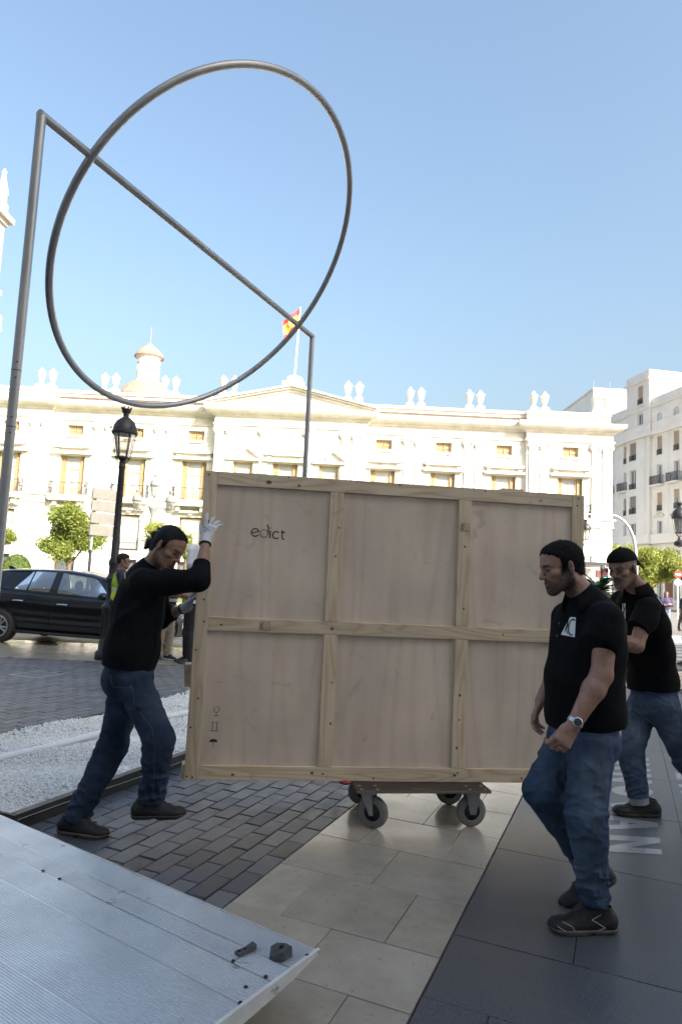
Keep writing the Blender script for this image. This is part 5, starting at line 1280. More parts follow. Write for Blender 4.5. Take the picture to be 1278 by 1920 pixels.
for x_, y_ in ((.046, .247), (.192, .246), (1.18, .2515), (1.30, .2515), (.06, .33), (.02, .40), (.014, .06)):
    q = MB(); q.lathe([(.008, .0), (.006, .003), (.001, .0035)], (x_, y_, 0), 8); q.build('rivet', M['screw'], tlf)
for i in range(5):
    x_, y_ = random.uniform(.1, 1.3), random.uniform(.05, .95); a = random.uniform(-.6, .6)+(PI/2 if i % 2 else 0); L_ = random.uniform(.02, .05); q = MB()
    ribbon(q, [(x_+L_*t*math.cos(a)+.004*math.sin(9*t+i), y_+L_*t*math.sin(a)) for t in np.linspace(0, 1, 8)], random.uniform(.006, .012), lambda p, c: (p, c, .0006)); q.build('scuff_mark', M['scuff'], tlf)
# two rubber blocks lying on the deck
def deck_obj(name, x_, y_, rz, label):
    P = T0+te*x_+tn*y_; o = empty(name, tuple(P), rz, label, 'rubber block', 'rubber blocks on the tail lift deck'); o.location.z = TZ+.0003; return o
o = deck_obj('rubber_stop', .195, .18, R(42), 'narrow bolted black rubber stop lying on the ribbed deck'); o.scale = (.66, .66, .66)
q = MB(); q.cbox(-.058, .015, -.020, .020, 0, .018, .004); q.build('block', M['blackrub'], o)
q = MB(); q.prism([(.012, 0), (.058, .004), (.058, .030), (.012, .018)], -.020, .020); q.build('raised_end', M['blackrub'], o)
for x_ in (-.04, -.005): q = MB(); q.lathe([(.009, .018), (.009, .023), (.002, .024)], (x_, 0, 0), 8); q.build('bolt', M['screw'], o)
o = deck_obj('rubber_wedge', .083, .125, R(-33.9), 'thick wedge shaped grey rubber buffer lying nearest the deck corner'); o.scale = (.66, .66, .62)
q = MB(); Pt = [(-.048, -.030), (-.030, -.052), (.0, -.058), (.045, -.030), (.048, .045), (.0, .050), (-.045, .02)]
q.add([(p[0], p[1], 0) for p in Pt]+[(p[0]*.92, p[1]*.92, .052 if p[1] > -.04 else .020) for p in Pt], [tuple(range(7))[::-1], tuple(range(7, 14))]+[(i, (i+1) % 7, 7+(i+1) % 7, 7+i) for i in range(7)])
q.build('block', M['blackrub'], o); q = MB(); q.lathe([(.012, .040), (.012, .0535), (.006, .0535)], (.0, .012, 0), 10); q.build('bolt', M['screw'], o)
# ================================================================== PEOPLE (smooth-blended volumes, polygonised here)
class Vol:
    def __init__(s, lo, hi, h):
        s.lo = np.asarray(lo, float); s.h = h
        s.n = np.ceil((np.asarray(hi, float)-s.lo)/h).astype(int)+1
        s.F = np.ones(s.n, np.float32)
        s.ax = [(s.lo[i]+h*np.arange(s.n[i])).astype(np.float32) for i in range(3)]
    def sub(s, bmin, bmax):
        i0 = np.clip(np.floor((np.asarray(bmin)-s.lo)/s.h).astype(int), 0, s.n-1); i1 = np.clip(np.ceil((np.asarray(bmax)-s.lo)/s.h).astype(int)+1, 1, s.n)
        if (i1 <= i0).any(): return None
        sl = tuple(slice(a, b) for a, b in zip(i0, i1))
        X, Y, Z = s.ax[0][sl[0]][:, None, None], s.ax[1][sl[1]][None, :, None], s.ax[2][sl[2]][None, None, :]
        return sl, X, Y, Z
    def put(s, sl, d, k, cut=False):
        A = s.F[sl]
        if cut:
            h = np.clip(.5-.5*(A+d)/k, 0, 1); s.F[sl] = A*(1-h)-d*h+k*h*(1-h)
        else:
            h = np.clip(.5+.5*(A-d)/k, 0, 1); s.F[sl] = A*(1-h)+d*h-k*h*(1-h)
    def seg(s, p0, p1, r0, r1, k=.02, side=None, fl=(1, 1), flat=(0, 0), cut=False):
        """tapered limb; fl stretches the radius along the side vector; flat ends are cut square"""
        p0, p1 = np.asarray(p0, float), np.asarray(p1, float); m = max(r0*max(1, fl[0]), r1*max(1, fl[1]))+k+.03
        q = s.sub(np.minimum(p0, p1)-m, np.maximum(p0, p1)+m)
        if q is None: return s
        sl, X, Y, Z = q; L_ = max(np.linalg.norm(p1-p0), 1e-6); a = (p1-p0)/L_
        x, y, z = X-p0[0], Y-p0[1], Z-p0[2]
        t = x*a[0]+y*a[1]+z*a[2]; tc = np.clip(t/L_, 0, 1); r = r0+(r1-r0)*tc
        if side is None:
            d = np.sqrt(np.maximum((x-a[0]*tc*L_)**2+(y-a[1]*tc*L_)**2+(z-a[2]*tc*L_)**2, 1e-9))-r
        else:
            sv_ = nrm(np.asarray(side, float)-a*np.dot(side, a)); w_ = np.cross(a, sv_)
            ls = x*sv_[0]+y*sv_[1]+z*sv_[2]; lw = x*w_[0]+y*w_[1]+z*w_[2]; la = t-tc*L_
            f = fl[0]+(fl[1]-fl[0])*tc
            k0 = np.sqrt((ls/f)**2+lw**2+la**2+1e-9); k1 = np.sqrt((ls/f**2)**2+lw**2+la**2+1e-9)
            d = k0*(k0-r)/k1
        if flat[0]: d = np.maximum(d, -t)
        if flat[1]: d = np.maximum(d, t-L_)
        s.put(sl, d.astype(np.float32), k, cut); return s
    def ell(s, c, r, A=None, k=.02, cut=False):
        c = np.asarray(c, float); r = np.asarray(r, float); m = r.max()+k+.03
        q = s.sub(c-m, c+m)
        if q is None: return s
        sl, X, Y, Z = q; A = np.eye(3) if A is None else A; x, y, z = X-c[0], Y-c[1], Z-c[2]
        l = [x*A[i][0]+y*A[i][1]+z*A[i][2] for i in range(3)]
        k0 = np.sqrt(sum((l[i]/r[i])**2 for i in range(3))+1e-9); k1 = np.sqrt(sum((l[i]/r[i]**2)**2 for i in range(3))+1e-9)
        s.put(sl, (k0*(k0-1)/k1).astype(np.float32), k, cut); return s
    def half(s, p, n, box=None):
        """cut away the side of the plane that n points to (optionally only inside a box)"""
        q = s.sub(*(box if box is not None else (s.lo, s.lo+s.h*s.n)))
        if q is None: return s
        sl, X, Y, Z = q; d = (X-p[0])*n[0]+(Y-p[1])*n[1]+(Z-p[2])*n[2]; s.F[sl] = np.maximum(s.F[sl], d.astype(np.float32)); return s
    def mesh(s):
        F = s.F; g = F < 0; c = np.zeros(tuple(np.array(F.shape)-1), np.int8)
        for i in (0, 1):
            for j in (0, 1):
                for k in (0, 1): c += g[i:g.shape[0]-1+i, j:g.shape[1]-1+j, k:g.shape[2]-1+k]
        fl = np.flatnonzero((c > 0) & (c < 8)); act = np.unravel_index(fl, c.shape); n = len(fl); ids = np.full(c.shape, -1, np.int32); ids[act] = np.arange(n)
        ix = np.stack(act, 1); acc = np.zeros((n, 3)); cnt = np.zeros(n)
        cor = np.array([(i, j, k) for i in (0, 1) for j in (0, 1) for k in (0, 1)])
        val = np.stack([F[tuple((ix+o).T)] for o in cor], 1)
        for a in range(8):
            for b in range(a+1, 8):
                if np.abs(cor[a]-cor[b]).sum() != 1: continue
                va, vb = val[:, a], val[:, b]; m_ = (va < 0) != (vb < 0); t = va[m_]/(va[m_]-vb[m_])
                acc[m_] += cor[a]+t[:, None]*(cor[b]-cor[a]); cnt[m_] += 1
        V = s.lo+s.h*(ix+acc/cnt[:, None])
        Fs = []
        for ax in range(3):
            o1, o2 = (ax+1) % 3, (ax+2) % 3; e2 = ix.copy(); e2[:, ax] += 1
            ga = g[tuple(ix.T)]; m_ = (ga != g[tuple(e2.T)]) & (ix[:, o1] > 0) & (ix[:, o2] > 0); e = ix[m_]; ins = ga[m_]
            def cell(d1, d2):
                q = e.copy(); q[:, o1] += d1; q[:, o2] += d2; return ids[tuple(q.T)]
            Q = np.stack([cell(-1, -1), cell(0, -1), cell(0, 0), cell(-1, 0)], 1); Q[~ins] = Q[~ins][:, ::-1]; Fs.append(Q)
        return V, np.concatenate(Fs)
def normals(V, F):
    n = np.cross(V[F[:, 2]]-V[F[:, 0]], V[F[:, 3]]-V[F[:, 1]]); N_ = np.zeros_like(V)
    for k in range(4):
        for c in range(3): N_[:, c] += np.bincount(F[:, k], n[:, c], len(V))
    return N_/np.maximum(np.linalg.norm(N_, axis=1), 1e-12)[:, None]
def relax(V, F, it=1, lam=.5):
    for _ in range(it):
        S_ = np.zeros_like(V); c = np.zeros(len(V))
        for k in range(4):
            a, b = F[:, k], F[:, (k+1) % 4]
            for i in range(3): S_[:, i] += np.bincount(a, V[b, i], len(V))+np.bincount(b, V[a, i], len(V))
            c += np.bincount(a, minlength=len(V))+np.bincount(b, minlength=len(V))
        V = V+lam*(S_/np.maximum(c, 1)[:, None]-V)
    return V
def vnoise(P, seed=0):
    P = P+seed*17.31; i = np.floor(P).astype(np.int64); f = P-i; f = f*f*(3-2*f); out = 0
    def hsh(a, b, c):
        h = (a*73856093) ^ (b*19349663) ^ (c*83492791) ^ (seed*2654435761); h = (h ^ (h >> 13))*1274126177; h = h & 0xffffffff
        return ((h ^ (h >> 16)) & 0xffff)/65535.
    for dx in (0, 1):
        for dy in (0, 1):
            for dz in (0, 1):
                out = out+hsh(i[:, 0]+dx, i[:, 1]+dy, i[:, 2]+dz)*(f[:, 0] if dx else 1-f[:, 0])*(f[:, 1] if dy else 1-f[:, 1])*(f[:, 2] if dz else 1-f[:, 2])
    return out
def fold(V, dirn, lam, amp, seed, cen=None, rad=None, stretch=5.0):
    """cloth folds drawn out along dirn; optional soft round patch"""
    d = nrm(dirn); a = V@d; Q = (V-a[:, None]*d*(1-1/stretch))/lam
    w = V*4.0; Q = Q+.5*np.stack([vnoise(w, seed+1), vnoise(w, seed+2), vnoise(w, seed+3)], 1)
    n = vnoise(Q, seed); r = 1-np.abs(2*n-1)*1.0
    o = amp*(r**1.6-.45)
    if cen is not None: o = o*np.exp(-((V-cen)**2).sum(1)/(rad*rad))
    return o
def finish(V, F, name, mat, parent, origin, disp=None, it=1, attrs=None):
    V = relax(V, F, it)
    if disp is not None: V = V+normals(V, F)*disp(V)[:, None]
    me = arr_mesh(name, V-origin, F, mat, True)
    if attrs:
        for k, a in attrs(V).items(): me.attributes.new(k, 'FLOAT', 'POINT').data.foreach_set('value', a.astype(np.float32))
    o = link(name, me, parent); return o, V, F
def basis(fwd, up):
    fwd = nrm(fwd); up = nrm(np.asarray(up, float)-fwd*np.dot(up, fwd)); return np.cross(fwd, up), fwd, up     # right, forward, up

SKIN = dict(attr=[('lip', (.20, .085, .07)), ('red', (.30, .13, .095)), ('beard', (.028, .018, .013)), ('brow', (.018, .012, .010)), ('grey', (.26, .25, .24))])
M['skin'] = PM('skin_tan', (.35, .20, .14), (.245, .13, .088), 38, .46, .62, bump=.3, bscale=330, sss=.08, big=(14, (.34, .165, .12), .55), contrast=(.3, .7), **SKIN)
M['skin2'] = PM('skin_fair', (.40, .235, .175), (.29, .155, .115), 38, .46, .62, bump=.3, bscale=330, sss=.08, big=(14, (.38, .185, .145), .55), contrast=(.3, .7), **SKIN)
M['hair'] = PM('black_hair', (.004, .0035, .0035), (.010, .008, .007), 90, .42, .6, bump=1.0, bscale=200, spec=.3, disp=.5)
M['hair2'] = PM('dark_brown_hair', (.0045, .0036, .0032), (.014, .011, .009), 160, .55, .7, bump=1.0, bscale=300, spec=.25, disp=.6)
M['tee'] = PM('black_cotton', (.0055, .0058, .0072), (.0085, .0089, .0108), 40, .9, bump=.25, bscale=420, spec=.12)
M['tee2'] = PM('washed_black_cotton', (.006, .006, .0065), (.0095, .0095, .010), 30, .9, bump=.25, bscale=420, spec=.12)
M['denim'] = PM('blue_denim', (.036, .060, .110), (.070, .105, .168), 9, .88, bump=.35, bscale=380, spec=.15, attr=[('fade', (.17, .22, .30)), ('mottle', (.025, .042, .076))])
M['denim2'] = PM('dark_denim', (.015, .026, .050), (.030, .047, .080), 9, .88, bump=.35, bscale=380, spec=.15, attr=[('fade', (.07, .095, .135)), ('mottle', (.009, .014, .026))])
M['shoe'] = PM('black_work_shoe', (.005, .005, .0055), (.012, .0115, .0115), 14, .5, .7, bump=.2, bscale=160)
M['sole'] = PM('dark_rubber_sole', (.02, .019, .018), (.045, .04, .035), 30, .75)
M['sole2'] = PM('grey_tan_sole', (.10, .085, .07), (.065, .058, .05), 30, .7)
M['lace'] = PM('shoe_lace', (.03, .03, .032), None, 30, .8)
M['piping'] = PM('reflective_piping', (.34, .34, .35), None, 30, .4)
M['glove'] = PM('white_knit_glove', (.60, .60, .61), (.50, .50, .52), 20, .85, bump=.5, bscale=330, speck=(18, (.34, .34, .36), .66))
M['cuffk'] = PM('black_knit_cuff', (.02, .02, .022), None, 20, .9)
M['greyhair'] = PM('salt_and_pepper_hair', (.05, .046, .044), (.14, .13, .125), 300, .6)
M['cap'] = PM('black_cap_cloth', (.006, .006, .0065), (.010, .010, .0105), 50, .88, bump=.3, bscale=350, spec=.12)
M['print'] = PM('white_shirt_print', (.74, .75, .76), None, 20, .7)
M['eyew'] = PM('eye_white', (.20, .18, .17), None, 20, .25); M['eyed'] = PM('eye_iris', (.02, .012, .008), None, 20, .15)
M['watch'] = PM('steel_watch', (.60, .61, .62), None, 20, .25, metal=.95); M['dial'] = PM('watch_dial', (.02, .025, .028), None, 20, .15)
M['gold'] = PM('gold_ring', (.75, .48, .2), None, 20, .3, metal=1.0); M['button'] = PM('shirt_button', (.12, .11, .10), None, 20, .4); M['rivetc'] = PM('copper_rivet', (.45, .28, .14), None, 20, .35, metal=.9)
M['cuffgrey'] = PM('turned_up_cuff', (.24, .26, .29), (.20, .215, .24), 30, .9, bump=.3, bscale=300)
M['thread'] = PM('tan_thread', (.10, .085, .065), None, 20, .8)
M['hivis'] = PM('hi_vis_yellow', (.50, .68, .03), (.45, .62, .03), 8, .7); M['reflect'] = PM('reflective_tape', (.55, .56, .57), None, 8, .4)
M['navy'] = PM('navy_cloth', (.018, .022, .04), None, 20, .85); M['beigecloth'] = PM('beige_trousers', (.36, .30, .23), (.31, .26, .20), 14, .85)
M['blackcloth'] = PM('black_trousers', (.012, .012, .014), None, 14, .85); M['purple'] = PM('purple_jacket', (.06, .045, .11), (.045, .035, .085), 12, .8)
M['palejean'] = PM('pale_jeans', (.20, .25, .31), (.17, .21, .27), 12, .85); M['whitecloth'] = PM('white_cloth', (.66, .66, .68), None, 12, .85)
M['brownhair'] = PM('brown_hair', (.09, .05, .03), (.05, .03, .02), 60, .55, bump=.6, bscale=120)
M['paper'] = PM('white_paper', (.70, .70, .80), None, 12, .7)

def head(v, c, A, sc, nb, k=1.0, ears=True, stocky=0.0):
    """head about its eye-level centre; A = (right, forward, up)"""
    r_, f_, u_ = A; W = lambda x, y, z: c+sc*(x*r_+y*f_+z*u_); B3 = np.array([r_, f_, u_]); q = lambda *a: np.array(a)*sc
    v.ell(W(0, -.018, .034), q(.074, .097, .088), B3, .02)
    v.ell(W(0, .032, .045), q(.066, .056, .062), B3, .02)
    v.seg(W(0, .030, .02), W(0, .046, -.07), .060*sc, .042*sc, .02, r_, (1.02, 1.0))
    for s in (-1, 1):
        v.seg(W(s*(.054+stocky), -.008, -.055), W(s*.020, .066, -.098), .024*sc, .020*sc, .03)
        v.ell(W(s*.044, .056, -.022), q(.024, .024, .020), B3, .02)
        v.seg(W(s*.012, .089, .021), W(s*.046, .070, .022), .0095*sc, .009*sc, .014)
    v.ell(W(0, .074, -.104), q(.022, .019, .018), B3, .025)
    v.ell(W(0, .072, -.062), q(.032, .024, .032), B3, .02)
    for s in (-1, 1): v.ell(W(s*.031, .096, .003), q(.019, .016, .0115), B3, .012, True)
    for s in (-1, 1): v.ell(W(s*.031, .0745, .003), q(.0155, .0135, .0125), B3, .005)
    v.seg(W(0, .086, .016), W(0, .110, -.026), .0085*sc, .0105*sc, .012)
    v.ell(W(0, .110, -.030), q(.0115, .0115, .0105), B3, .008)
    for s in (-1, 1): v.ell(W(s*.0125, .099, -.034), q(.008, .0105, .008), B3, .007)
    v.seg(W(-.019, .089, -.062), W(0, .0975, -.059), .0052*sc, .0062*sc, .006); v.seg(W(0, .0975, -.059), W(.019, .089, -.062), .0062*sc, .0052*sc, .006)
    v.seg(W(-.017, .088, -.074), W(.017, .088, -.074), .0062*sc, .0062*sc, .007); v.ell(W(0, .095, -.074), q(.014, .006, .006), B3, .006)
    v.seg(W(-.024, .098, -.0675), W(.024, .098, -.0675), .0022*sc, .0022*sc, .005, cut=True)
    v.ell(W(0, .094, -.086), q(.018, .010, .005), B3, .008, True)
    if ears:
        for s in (-1, 1):
            EA = np.array([nrm(r_*s*.94-f_*.34), nrm(f_*.9+r_*s*.3+u_*.15), nrm(u_-f_*.16)])
            v.ell(W(s*.080, -.012, -.006), q(.0085, .0185, .031), EA, .006)
            v.ell(W(s*.0885, -.009, -.001), q(.0075, .0115, .020), EA, .004, True); v.seg(W(s*.085, -.002, -.012), W(s*.084, -.013, .006), .0022*sc, .002*sc, .004)
            v.ell(W(s*.079, -.010, -.036), q(.006, .009, .008), EA, .006)
    v.seg(W(0, -.022, -.045), nb, .056*sc, .062*sc, .03)
def head_attrs(c, A, sc, beard=1.0, stubble=0.0, mous=0.0, grey=0.0):
    r_, f_, u_ = A
    def fn(V):
        L_ = (V-c)/sc; x, y, z = np.abs(L_@r_), L_@f_, L_@u_; inh = (x < .1) & (np.abs(z) < .16) & (y > -.13) & (y < .14)
        n = vnoise(V*260, 3); n2 = vnoise(V*60, 4); G = lambda a, lo, hi: np.clip((a-lo)/(hi-lo), 0, 1)
        lip = np.exp(-((z+.067)/.008)**2)*np.exp(-(x/.020)**4)*G(y, .082, .09)
        jaw = G(-z, .022+.35*np.clip(.060-y, 0, .05)*0, .046)*G(y, -.032, -.012)*(1-G(-z, .135, .15))
        side = G(y, -.020, -.008)*(1-G(y, .024, .044))*G(-z, -.028, -.005)
        area = np.maximum(jaw*G(-z-(.045-.9*np.clip(y-.03, 0, .04))*0, .035, .058), side)
        area = np.maximum(area, np.exp(-((z+.051)/.008)**2)*np.exp(-(x/.026)**4)*G(y, .075, .085)*.8)
        cheek = np.exp(-((x-.045)/.02)**2-((z+.04)/.02)**2)*G(y, .04, .06); area = area*(1-.75*cheek)*(1-lip)
        be = np.clip(area*(.72+.55*n)*(.85+.4*n2), 0, 1)*(beard if beard else stubble)
        mo = np.exp(-((z+.0475+.55*np.clip(x-.010, 0, 1))/.0085)**2)*np.exp(-(x/.040)**6)*G(y, .055, .070)*(.6+.4*n)
        br = 1.0*np.exp(-((z-.0225-.10*np.clip(x-.02, 0, 1)*.2)/.0050)**2)*G(x, .010, .016)*(1-G(x, .046, .054))*G(y, .06, .072)*(.7+.5*n)
        lash = 1.2*np.exp(-((z-.002)/.0036)**2)*G(x, .017, .020)*(1-G(x, .043, .047))*G(y, .074, .080)
        red = (np.exp(-((x-.04)/.02)**2-((z+.03)/.018)**2)*G(y, .05, .07)*.4+np.exp(-(x/.014)**2-((z+.032)/.014)**2)*G(y, .1, .11)*.5+G(x, .076, .084)*np.exp(-(z/.04)**2)*.6)
        gr = G(y, -.06, -.03)*(1-G(y, .030, .048))*np.exp(-((z-.02)/.035)**2)*G(x, .058, .066)*grey*.28+np.clip(area*(.3+.6*n), 0, 1)*grey*.05
        k = inh.astype(float); bb = np.maximum(be*1.0, 0)
        return dict(lip=lip*k*.7, red=np.clip(red, 0, 1)*k*.7, beard=np.clip(bb, 0, 1)*k*.80, brow=np.clip(np.maximum(np.maximum(br, lash*.9), mo*mous), 0, 1)*k, grey=np.clip(gr, 0, 1)*k)
    return fn
def eyes(parent, c, A, sc, origin):
    r_, f_, u_ = A
    for s in (-1, 1):
        p = c+sc*(s*.031*r_+.0748*f_+.000*u_); o = MB().ball((0, 0, 0), .0118*sc, 12).build('eye', M['eyew'], parent, True); o.location = p-origin
        q = MB().ball((0, 0, 0), .0058*sc, 10).build('iris', M['eyed'], o, True); q.location = .0078*sc*(f_-.35*u_)
JOINT = {}
def hand(v, w, d, pn, th, curls, sc=1.0, thumb=(.7, .55), spread=0.10, thick=1.0, k=.006, tw=.75):
    """w wrist, d hand direction, pn palm normal, th towards the thumb; curls = bend per joint in degrees for the four fingers"""
    d = nrm(d); pn = np.asarray(pn, float); pn = nrm(pn-d*np.dot(pn, d)); th = np.asarray(th, float); th = nrm(th-d*np.dot(th, d)-pn*np.dot(th, pn))
    kn = w+d*.088*sc; ax = np.cross(d, pn)
    v.seg(w, w+d*.03*sc, .022*sc*thick, .017*sc*thick, .012, th, (1.2, 1.7))
    v.seg(w+d*.028*sc, kn-d*.008*sc, .0155*sc*thick, .0135*sc*thick, .010, th, (2.0, 2.75)); v.ell(w+d*.035*sc+th*.020*sc+pn*.010*sc, np.array([.028, .018, .016])*sc*thick, np.array([d, th, pn]), .012)
    for i, (off, L_) in enumerate(((.031, .93), (.0105, 1.03), (-.0105, .96), (-.030, .76))):
        p = kn+th*off*sc-d*(.004*abs(i-1))*sc; dd = nrm(d+th*spread*(1.2-i*.85)); c = curls[i] if hasattr(curls, '__len__') else curls
        r = np.array([.0098, .0088, .0080, .0070])*sc*thick*(1 if i < 3 else .88)
        for j, ln in enumerate((.044, .027, .022)):
            a = R(c*(1.0, 1.25, .8)[j]); dd = nrm(dd*math.cos(a)+np.cross(ax, dd)*math.sin(a)+ax*np.dot(ax, dd)*(1-math.cos(a)))
            e = p+dd*ln*L_*sc; v.seg(p, e, r[j], r[j+1], k); JOINT[i, j] = (p, e, dd); p = e
    p = w+d*.022*sc+th*.020*sc+pn*.006*sc; dd = nrm(d*thumb[0]+th*tw+pn*thumb[1]*.5)
    for j, ln in enumerate((.040, .032, .025)):
        e = p+dd*ln*sc; v.seg(p, e, [.0135, .0105, .0092][j]*sc*thick, [.0105, .0092, .0075][j]*sc*thick, .008); p = e; dd = nrm(dd+d*.30*thumb[0]-th*.12+pn*.18)
def shoe(parent, origin, ank, toe, up, sc=1.0, mat='shoe', sole='sole', h=.0045, detail=True, piping=False):
    """ankle joint, toe direction, up; sole lies .075*sc under the ankle"""
    r_, f_, u_ = basis(toe, up); W = lambda x, y, z: ank+sc*(x*r_+y*f_+z*u_); B3 = np.array([r_, f_, u_]); q = lambda *a: np.array(a)*sc
    ext = [W(x, y, z) for x in (-.09, .09) for y in (-.14, .27) for z in (-.12, .10)]; lo, hi = np.min(ext, 0), np.max(ext, 0)
    v = Vol(lo, hi, h)
    v.seg(W(0, -.05, -.030), W(0, .14, -.055), .044*sc, .036*sc, .02, r_, (.92, 1.28)); v.ell(W(0, .160, -.048), q(.050, .056, .034), B3, .02); v.ell(W(0, -.060, -.030), q(.038, .036, .050), B3, .02)
    v.seg(W(0, -.018, -.02), W(0, -.026, .040), .043*sc, .045*sc, .02, r_, (.9, .9), (0, 1)); v.seg(W(0, .0, .016), W(0, .105, -.030), .037*sc, .031*sc, .02)
    v.half(W(0, 0, -.064), -u_); v.seg(W(0, -.028, .03), W(0, -.03, .06), .036*sc, .038*sc, .004, r_, (.9, .9), cut=True)
    V, F = v.mesh(); so, V, F = finish(V, F, 'shoe', M[mat], parent, origin, lambda P: .0012*(vnoise(P*90, 2)-.5)+.0022*np.exp(-(((P-W(0, .1, 0))@f_)/(.03*sc))**2)*(vnoise(P*60*(1, 1, 1), 5)-.5))
    v = Vol(lo, hi, h); v.seg(W(0, -.055, -.050), W(.0, .155, -.050), .046*sc, .055*sc, .02, r_, (.95, 1.0)); v.seg(W(0, .10, -.050), W(0, .170, -.046), .055*sc, .047*sc, .02)
    v.half(W(0, 0, -.052), u_); v.half(W(0, 0, -.076), -u_); v.half(W(0, .19, -.066), nrm(f_*.35-u_)); v.seg(W(-.1, .035, -.085), W(.1, .035, -.085), .016*sc, .016*sc, .01, cut=True)
    V2, F2 = v.mesh(); s2, _, _ = finish(V2, F2, 'sole', M[sole], so, origin)
    if detail:
        bt = BVHTree.FromPolygons(V.tolist(), F.tolist())
        for i in range(5):
            y = .035+.020*i; pts = []
            for x in np.linspace(-.030, .030, 7):
                hit = bt.ray_cast(Vector(W(x, y-.10*0, .12)), Vector(-(u_-.0*f_)))
                if hit[0] is not None: pts.append(np.array(hit[0])+u_*.0015-origin+f_*sc*.006*(1 if i % 2 else -1)*x/.03)
            if len(pts) > 3: MB().tube(pts, .0030*sc, 5).build('lace', M['lace'], so, True)
        if piping:
            for sgn in (-1, 1):
                for P2 in ([(-.005, .012), (.035, -.012), (.015, -.020), (-.025, -.042), (.02, -.058)], [(.165, -.022), (.125, -.036), (.112, -.058)], [(.19, -.038), (.15, -.056), (.10, -.063)]):
                    pts = []
                    for (a, b) in zip(P2[:-1], P2[1:]):
                        for t in np.linspace(0, 1, 5):
                            y, z = a[0]+(b[0]-a[0])*t, a[1]+(b[1]-a[1])*t; hit = bt.ray_cast(Vector(W(sgn*.12, y, z)), Vector(-sgn*r_))
                            if hit[0] is not None: pts.append(np.array(hit[0])+sgn*r_*.0008-origin)
                    if len(pts) > 3: MB().tube(pts, .0016*sc, 4).build('piping', M['piping'], so, True)
    return so
def bounds(pts, m):
    P = np.array(pts); return P.min(0)-m, P.max(0)+m
def limb_attr(segs):
    """pale worn front of thighs and knees"""
    def fn(V):
        f = np.zeros(len(V))
        for p, q, fr, amt in segs:
            a = q-p; t = np.clip(((V-p)@a)/(a@a), 0, 1); dv = V-(p+t[:, None]*a); L_ = np.linalg.norm(dv, axis=1)+1e-6
            f = np.maximum(f, amt*np.clip((dv@fr)/L_, 0, 1)**2*np.exp(-((t-.55)/.42)**2)*(L_ < .16))
        return dict(fade=np.clip(f*(.45+.9*vnoise(V*16, 8))*(.6+.7*vnoise(V*np.array([55, 55, 14]), 9)), 0, 1), mottle=np.clip((vnoise(V*np.array([9, 9, 5]), 14)-.45)*1.6, 0, .8))  # second mask darkens the denim in random soft patches
    return fn
def px_stroke(mesh_vf, pxs, wd, name, mat, parent, origin, lift=.0016, r=None, closed=False, n=5):
    """stitching or print that follows a cloth surface; points are given where the photograph shows them and dropped onto the cloth"""
    bt = mesh_vf[2]; pts, nn = [], []
    P = [np.array(p, float) for p in pxs]
    if closed: P.append(P[0])
    for a, b in zip(P[:-1], P[1:]):
        m_ = max(2, int(np.hypot(*(b-a))/4))
        for t in np.linspace(0, 1, m_, endpoint=False):
            q = a+(b-a)*t; h = bt.ray_cast(Vector(CAM), Vector(ray(*q)))
            if h[0] is not None and (not pts or np.linalg.norm(np.array(h[0])-pts[-1]) < .05): pts.append(np.array(h[0])); nn.append(np.array(h[1]))
    if len(pts) < 2: return None
    pts = [p+q*lift-origin for p, q in zip(pts, nn)]
    if r: return MB().tube(pts, r, n).build(name, M[mat], parent, True)
    b_ = MB(); L_, R_ = [], []
    for i, p in enumerate(pts):
        t = nrm(pts[min(i+1, len(pts)-1)]-pts[max(0, i-1)]); s_ = nrm(np.cross(t, nn[i])); L_.append(p+s_*wd/2); R_.append(p-s_*wd/2)
    k = len(pts); b_.add(L_+R_, [(i, k+i, k+i+1, i+1) for i in range(k-1)]); return b_.build(name, M[mat], parent)
def px_patch(vf, quad, n, name, mat, parent, origin, lift=.0012):
    bt = vf[2]; G = []
    for i in range(n+1):
        row = []
        for j in range(n+1):
            u, v = i/n, j/n; q = (1-u)*(1-v)*np.array(quad[0], float)+u*(1-v)*np.array(quad[1])+u*v*np.array(quad[2])+(1-u)*v*np.array(quad[3])
            h = bt.ray_cast(Vector(CAM), Vector(ray(*q)))
            row.append(None if h[0] is None else np.array(h[0])+np.array(h[1])*lift-origin)
        G.append(row)
    b = MB(); ids = {}
    for i in range(n):
        for j in range(n):
            c = [G[i][j], G[i+1][j], G[i+1][j+1], G[i][j+1]]
            if all(p is not None for p in c) and max(np.linalg.norm(c[0]-c[2]), np.linalg.norm(c[1]-c[3])) < .06: b.add(c, [(0, 1, 2, 3)])
    return b.build(name, M[mat], parent, 'all') if b.v else None
def bvh(V, F): return (V, F, BVHTree.FromPolygons(V.tolist(), F.tolist()))

